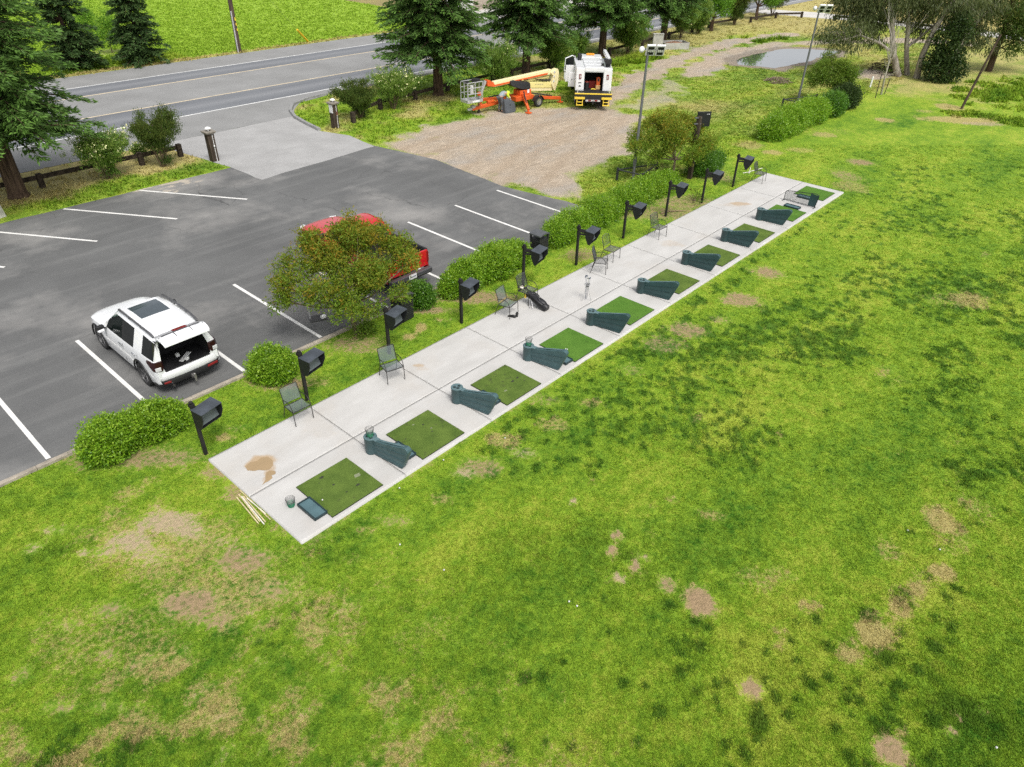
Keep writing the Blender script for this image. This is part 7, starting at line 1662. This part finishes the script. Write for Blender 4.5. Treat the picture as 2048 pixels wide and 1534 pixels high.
# wheels and mudguards
for s_, off in ((1, .72), (-1, -.72)):
    c = ctr+Ld_*.95+Ln*off+Z*.34; w0 = thing('wheel', None, None, tuple(c), math.atan2(Ld_.y, Ld_.x)+math.pi/2); w0.parent = lift
    MB().lathe([(.20, -.11), (.31, -.11), (.34, -.07), (.34, .07), (.31, .11), (.20, .11)], (0, 0, 0), 'X', 24, cap=False).build('tyre', TYRE, w0, smooth=40); MB().lathe([(.02, -.06), (.20, -.10), (.21, .10), (.02, .06)], (0, 0, 0), 'X', 20).build('rim', RIML, w0, smooth=40)
    rr = [[Vector((x, .41*math.cos(a), .41*math.sin(a))) for x in (-.16, .16)] for a in np.linspace(.15, math.pi-.15, 9)]
    m = MB(); M_ = Matrix.Translation(c) @ Matrix.Rotation(math.atan2(Ld_.y, Ld_.x)+math.pi/2, 4, 'Z')
    m.loft([[M_ @ p for p in r]+[M_ @ (p*.97) for p in reversed(r)] for r in rr]); m.build('mudguard', SDK, lift, smooth=60)
# booms
MB().beam(lv(1020, 370), lv(1700, 365), .26, .36).build('lower_boom', CREAM, lift, bevel=.02)
MB().beam(lv(1230, 440), lv(1700, 435), .20, .28).build('link_boom', CREAML, lift, bevel=.02)
k = MB()
for i in range(9): k.beam(lv(1400+17*i, 352, .135), lv(1410+17*i, 368-6*(i % 2), .135), .02, .012)
k.build('lettering', mat('lettering_grey', (.45, .45, .42), .5), lift); MB().beam(lv(1210, 350, .135), lv(1275, 350, .135), .012, .05).build('word_plate', SDK, lift)
br = [lv(1650, 130), lv(1790, 60), lv(1810, 130), lv(1790, 310), lv(1770, 350), lv(1740, 470), lv(1715, 460), lv(1665, 340), lv(1690, 250), lv(1700, 190)]
MB().add([p+Ln*.20 for p in br]+[p-Ln*.20 for p in br], [tuple(range(10)), tuple(reversed(range(10, 20)))]+[(i, 10+i, 10+(i+1) % 10, (i+1) % 10) for i in range(10)]).build('knuckle_plate', CREAML, lift, bevel=.015)
for zx, zy in ((1760, 130), (1755, 210), (1745, 300)): MB().tube(lv(zx, zy, .20), lv(zx, zy, .23), .06).build('pivot_pin', GALV, lift)
for i in range(3): MB().beam(lv(1772, 330+40*i, .205), lv(1765, 355+40*i, .205), .05, .012).build('hazard_stripe', REDL, lift)
MB().beam(lv(610, 355), lv(1670, 120), .28, .34).build('upper_boom', CREAML, lift, bevel=.03)
MB().beam(lv(640, 385, .145), lv(1630, 160, .145), .06, .10).build('orange_stripe', ORG, lift)
MB().beam(lv(1180, 300), lv(1650, 210), .10, .10).build('tension_link', CREAM, lift); MB().path([lv(1380, 255), lv(1560, 285), lv(1680, 275)], .06, 8).build('hose_bundle', SDK, lift)
jp = [lv(480, 270), lv(530, 275), lv(620, 345), lv(615, 400), lv(570, 395), lv(490, 390)]
MB().add([p+Ln*.16 for p in jp]+[p-Ln*.16 for p in jp], [tuple(range(6)), tuple(reversed(range(6, 12)))]+[(i, 6+i, 6+(i+1) % 6, (i+1) % 6) for i in range(6)]).build('basket_knuckle', ORG, lift, bevel=.015)
# basket
ba, bb_ = lv(85, 640), lv(420, 690); zf = .90; ba = flo(ba, zf); u_ = (flo(bb_, zf)-ba); u_ = Ld_*1.15; c0 = ba+Ln*.35; wd = -Ln*.75
cr = [c0, c0+u_, c0+u_+wd, c0+wd]; HT = 1.12
bs = MB()
for i in range(4): bs.beam(cr[i], cr[(i+1) % 4], .05, .16)
bs.add([p-Z*.03 for p in cr]+[p+Z*.0 for p in cr], [(3, 2, 1, 0), (4, 5, 6, 7)]); bs.build('basket_floor', GALV, lift)
for hh_ in (.45, .80, 1.12): MB().path([tuple(p+Z*hh_) for p in cr], .026, 8, closed=True).build('basket_rail', GALV, lift, smooth=60)
for i in range(4):
    for f_ in (0, .5): q = cr[i].lerp(cr[(i+1) % 4], f_); MB().tube(q, q+Z*HT, .024, None, 8).build('basket_post', GALV, lift, smooth=60)
MB().beam(cr[1]+wd*.5+Z*.05, lv(470, 290), .16, .14).build('basket_mount', GALV, lift, bevel=.01)
MB().box(tuple(cr[1]+wd*.5-Ld_*.25+Z*1.15), (.42, .42, .20), rz=.3).box(tuple(cr[0]+wd*.7+Ld_*.3+Z*1.05), (.4, .12, .14)).build('control_box', SDK, lift, bevel=.02)
MB().box(tuple(cr[0]+u_*.5+wd*.5+Z*.62), (.20, .12, .50)).build('paper_case', mat('case_pale', (.62, .62, .60), .6), lift); MB().box(tuple(c0+u_*.55+Ln*.03+Z*-.0), (.50, .01, .10), rz=math.atan2(Ld_.y, Ld_.x)).build('name_plate', mat('decal_white', (.75, .75, .75), .5), lift)
MB().box(tuple(cr[1]-Ld_*.10+wd*.3+Z*.35), (.18, .18, .22)).build('foot_pedal', ORG, lift, bevel=.02)
# grey engine cover leaning on the ground in front of the chassis
g0 = lp(905, 880, .75); t = thing('engine_cover', 'dark grey plastic cover propped on the ground against the lift', 'cover', (g0.x, g0.y, 0), math.atan2(Ld_.y, Ld_.x))
rg = []
for x, z0_, z1_, dy in ((-.42, .0, .78, .0), (-.36, .0, .86, -.03), (.05, .0, .80, -.05), (.38, .0, .64, -.03), (.46, .12, .50, .0)):
    rg.append([(x, -.20+dy, z0_), (x, -.06+dy, z1_*.96), (x, .10, z1_), (x, .14, z0_)])
MB().loft(rg).build('shell', COVER, t, bevel=.03); MB().box((.0, -.155, .48), (.10, .03, .06)).box((.02, -.20, .16), (.07, .03, .06)).build('latch', SDK, t)
# ---- worker bending over the lift
def skin_body(name, verts, edges, radii, mt, parent, sub=2, loc=None):
    me = bpy.data.meshes.new(name); me.from_pydata([tuple(v) for v in verts], edges, []); o = bpy.data.objects.new(name, me); COL.objects.link(o)
    o.modifiers.new('skin', 'SKIN'); sk = me.skin_vertices[0].data
    for i, r in enumerate(radii): sk[i].radius = (r, r) if not hasattr(r, '__len__') else r
    sk[0].use_root = True
    s_ = o.modifiers.new('sub', 'SUBSURF'); s_.levels = sub; s_.render_levels = sub
    me.materials.append(mt)
    if parent: o.parent = parent
    return o
w0 = lp(772, 725, .45); wk = thing('person', 'worker in grey shirt and yellow hood bending over the lift engine', 'person', (w0.x, w0.y, 0), math.atan2(Ld_.y, Ld_.x))
SHIRT = mat('shirt_grey', (.30, .35, .38), .85, var=.15); TROU = mat('trousers_grey', (.11, .115, .125), .9, var=.15); HIVIS = mat('hivis_yellow', (.62, .75, .05), .7); SKIN_ = mat('skin', (.45, .27, .19), .6); HELM = mat('helmet_white', (.75, .75, .73), .35); BOOT = mat('boot_black', (.02, .018, .016), .7)
# local axes: x towards the engine (right in the photo), y away from the viewer
V_ = [(-.12, 0, .90), (-.05, 0, 1.02), (.12, 0, 1.12), (.30, 0, 1.18), (.40, 0, 1.16), (.48, 0, 1.13), (.30, -.19, 1.14), (.42, -.22, .92), (.58, -.16, .76), (.30, .19, 1.14), (.44, .22, .92), (.62, .12, .78), (-.12, -.10, .86), (.02, -.12, .46), (-.06, -.12, .08), (.08, -.13, .05), (-.12, .10, .86), (-.02, .13, .46), (-.12, .13, .08), (.02, .14, .05)]
E_ = [(0, 1), (1, 2), (2, 3), (3, 4), (4, 5), (3, 6), (6, 7), (7, 8), (3, 9), (9, 10), (10, 11), (0, 12), (12, 13), (13, 14), (14, 15), (0, 16), (16, 17), (17, 18), (18, 19)]
R2_ = [.15, .15, .17, .17, .065, .06, .075, .055, .038, .075, .055, .038, .11, .075, .05, .045, .11, .075, .05, .045]
skin_body('body', V_, E_, R2_, SKIN_, wk)
skin_body('shirt', [V_[i] for i in (0, 1, 2, 3)]+[(.34, -.17, 1.14), (.34, .17, 1.14)], [(0, 1), (1, 2), (2, 3), (3, 4), (3, 5)], [.16, .165, .185, .185, .09, .09], SHIRT, wk)
skin_body('hivis_sleeve', [(.26, -.17, 1.15), (.30, -.19, 1.14), (.42, -.22, .92), (.50, -.19, .84)], [(0, 1), (1, 2), (2, 3)], [.10, .10, .075, .06], HIVIS, wk)
skin_body('hivis_sleeve', [(.26, .17, 1.15), (.30, .19, 1.14), (.44, .22, .92), (.54, .17, .84)], [(0, 1), (1, 2), (2, 3)], [.10, .10, .075, .06], HIVIS, wk)
skin_body('trousers', [(-.10, 0, .94), (-.12, -.10, .86), (.02, -.12, .46), (-.06, -.12, .12), (-.12, .10, .86), (-.02, .13, .46), (-.12, .13, .12)], [(0, 1), (1, 2), (2, 3), (0, 4), (4, 5), (5, 6)], [.165, .13, .092, .075, .13, .092, .075], TROU, wk)
for yy, xx in ((-.12, 0), (.13, -.06)): MB().ball((xx+.02, yy, .06), (.15, .06, .06), 10, 8).build('boot', BOOT, wk, smooth=60)
hd = MB().ball((.55, 0, 1.10), (.10, .085, .115), 14, 10).build('head', SKIN_, wk, smooth=70)
MB().ball((.645, 0, 1.07), (.02, .015, .022), 8, 6).ball((.63, -.035, 1.10), (.012, .014, .01), 8, 6).ball((.63, .035, 1.10), (.012, .014, .01), 8, 6).ball((.55, -.086, 1.09), (.02, .012, .03), 8, 6).ball((.55, .086, 1.09), (.02, .012, .03), 8, 6).build('face', SKIN_, hd, smooth=60)
MB().ball((.515, 0, 1.125), (.125, .115, .135), 14, 10).build('hood', HIVIS, wk, smooth=70)
for sx, (hx, hy, hz) in ((-1, (.58, -.16, .74)), (1, (.62, .12, .76))):
    m = MB().ball((hx+.02, hy, hz-.03), (.045, .025, .05), 10, 8)
    for f_ in range(4): m.path([(hx+.035, hy-.024+.016*f_, hz-.05), (hx+.065, hy-.026+.017*f_, hz-.085+.004*f_), (hx+.055, hy-.026+.017*f_, hz-.125+.008*abs(f_-1))], [.009, .0085, .007], 6)
    m.path([(hx+.005, hy-sx*.02, hz-.03), (hx-.01, hy-sx*.045, hz-.06), (hx+.01, hy-sx*.05, hz-.09)], [.011, .010, .008], 6); m.build('hand', SKIN_, wk, smooth=60)
o = MB().ball((0, 0, 0), (.16, .13, .12), 14, 10).lathe([(.165, -.07), (.19, -.085), (.16, -.055)], n=18, cap=False).build('safety_helmet', HELM, smooth=60); q = lp(900, 612, .42); o.location = (q.x, q.y, max(.78, q.z)); tag(o, 'white safety helmet resting on the lift chassis by the worker hands', 'helmet')
# board fence and plank things across the road
t = thing('board_fence', 'pale board fence across the road between two redwoods', 'fence', tuple(at(948, 22)))
a = at(948, 22); b2 = at(1000, 12); d = (b2-a); k = MB(); L = d.length; d.normalize()
for i in range(int(L/.16)): k.beam(d*(i*.16)+Z*.0, d*(i*.16)+Z*1.75, .145, .025)
k.build('boards', bark_mat('board_wood', (.30, .25, .20), (.46, .40, .33)), t); MB().beam(Z*.5-Vector((0, .05, 0)), d*L+Z*.5-Vector((0, .05, 0)), .05, .09).beam(Z*1.4-Vector((0, .05, 0)), d*L+Z*1.4-Vector((0, .05, 0)), .05, .09).build('rail', MATS['board_wood'], t)
# ------------------------------------------------------------------ light: bright overcast day
w = bpy.data.worlds.new('World'); scene.world = w; w.use_nodes = True; nt = w.node_tree; n = nt.nodes; l = nt.links
EL, AZ = R_(58), R_(200)
sky = n.new('ShaderNodeTexSky'); sky.sky_type = 'NISHITA'; sky.sun_disc = False; sky.sun_elevation = EL; sky.sun_rotation = AZ; sky.air_density = 1.0; sky.dust_density = 4.0; sky.ozone_density = 1.0
hs = n.new('ShaderNodeHueSaturation'); hs.inputs['Saturation'].default_value = .25; l.new(sky.outputs['Color'], hs.inputs['Color'])
bg = n['Background']; bg.inputs['Strength'].default_value = .13; l.new(hs.outputs['Color'], bg.inputs['Color'])
sd_ = bpy.data.lights.new('sun', 'SUN'); sd_.energy = 1.5; sd_.angle = R_(18); sd_.color = (1, .965, .91)
so = bpy.data.objects.new('sun', sd_); COL.objects.link(so)
dv = Vector((math.sin(AZ)*math.cos(EL), math.cos(AZ)*math.cos(EL), math.sin(EL)))
so.rotation_euler = dv.to_track_quat('Z', 'Y').to_euler(); so.location = (10, 10, 60)
scene.view_settings.view_transform = 'Standard'; scene.view_settings.look = 'None'; scene.view_settings.gamma = 1; scene.view_settings.use_curve_mapping = False
scene.view_settings.exposure = 0.56
scene.cycles.max_bounces = 6; scene.cycles.diffuse_bounces = 3; scene.cycles.glossy_bounces = 3; scene.cycles.transparent_max_bounces = 12; scene.cycles.transmission_bounces = 4
scene.cycles.use_denoising = False
scene.cycles.use_adaptive_sampling = True; scene.cycles.adaptive_threshold = .01
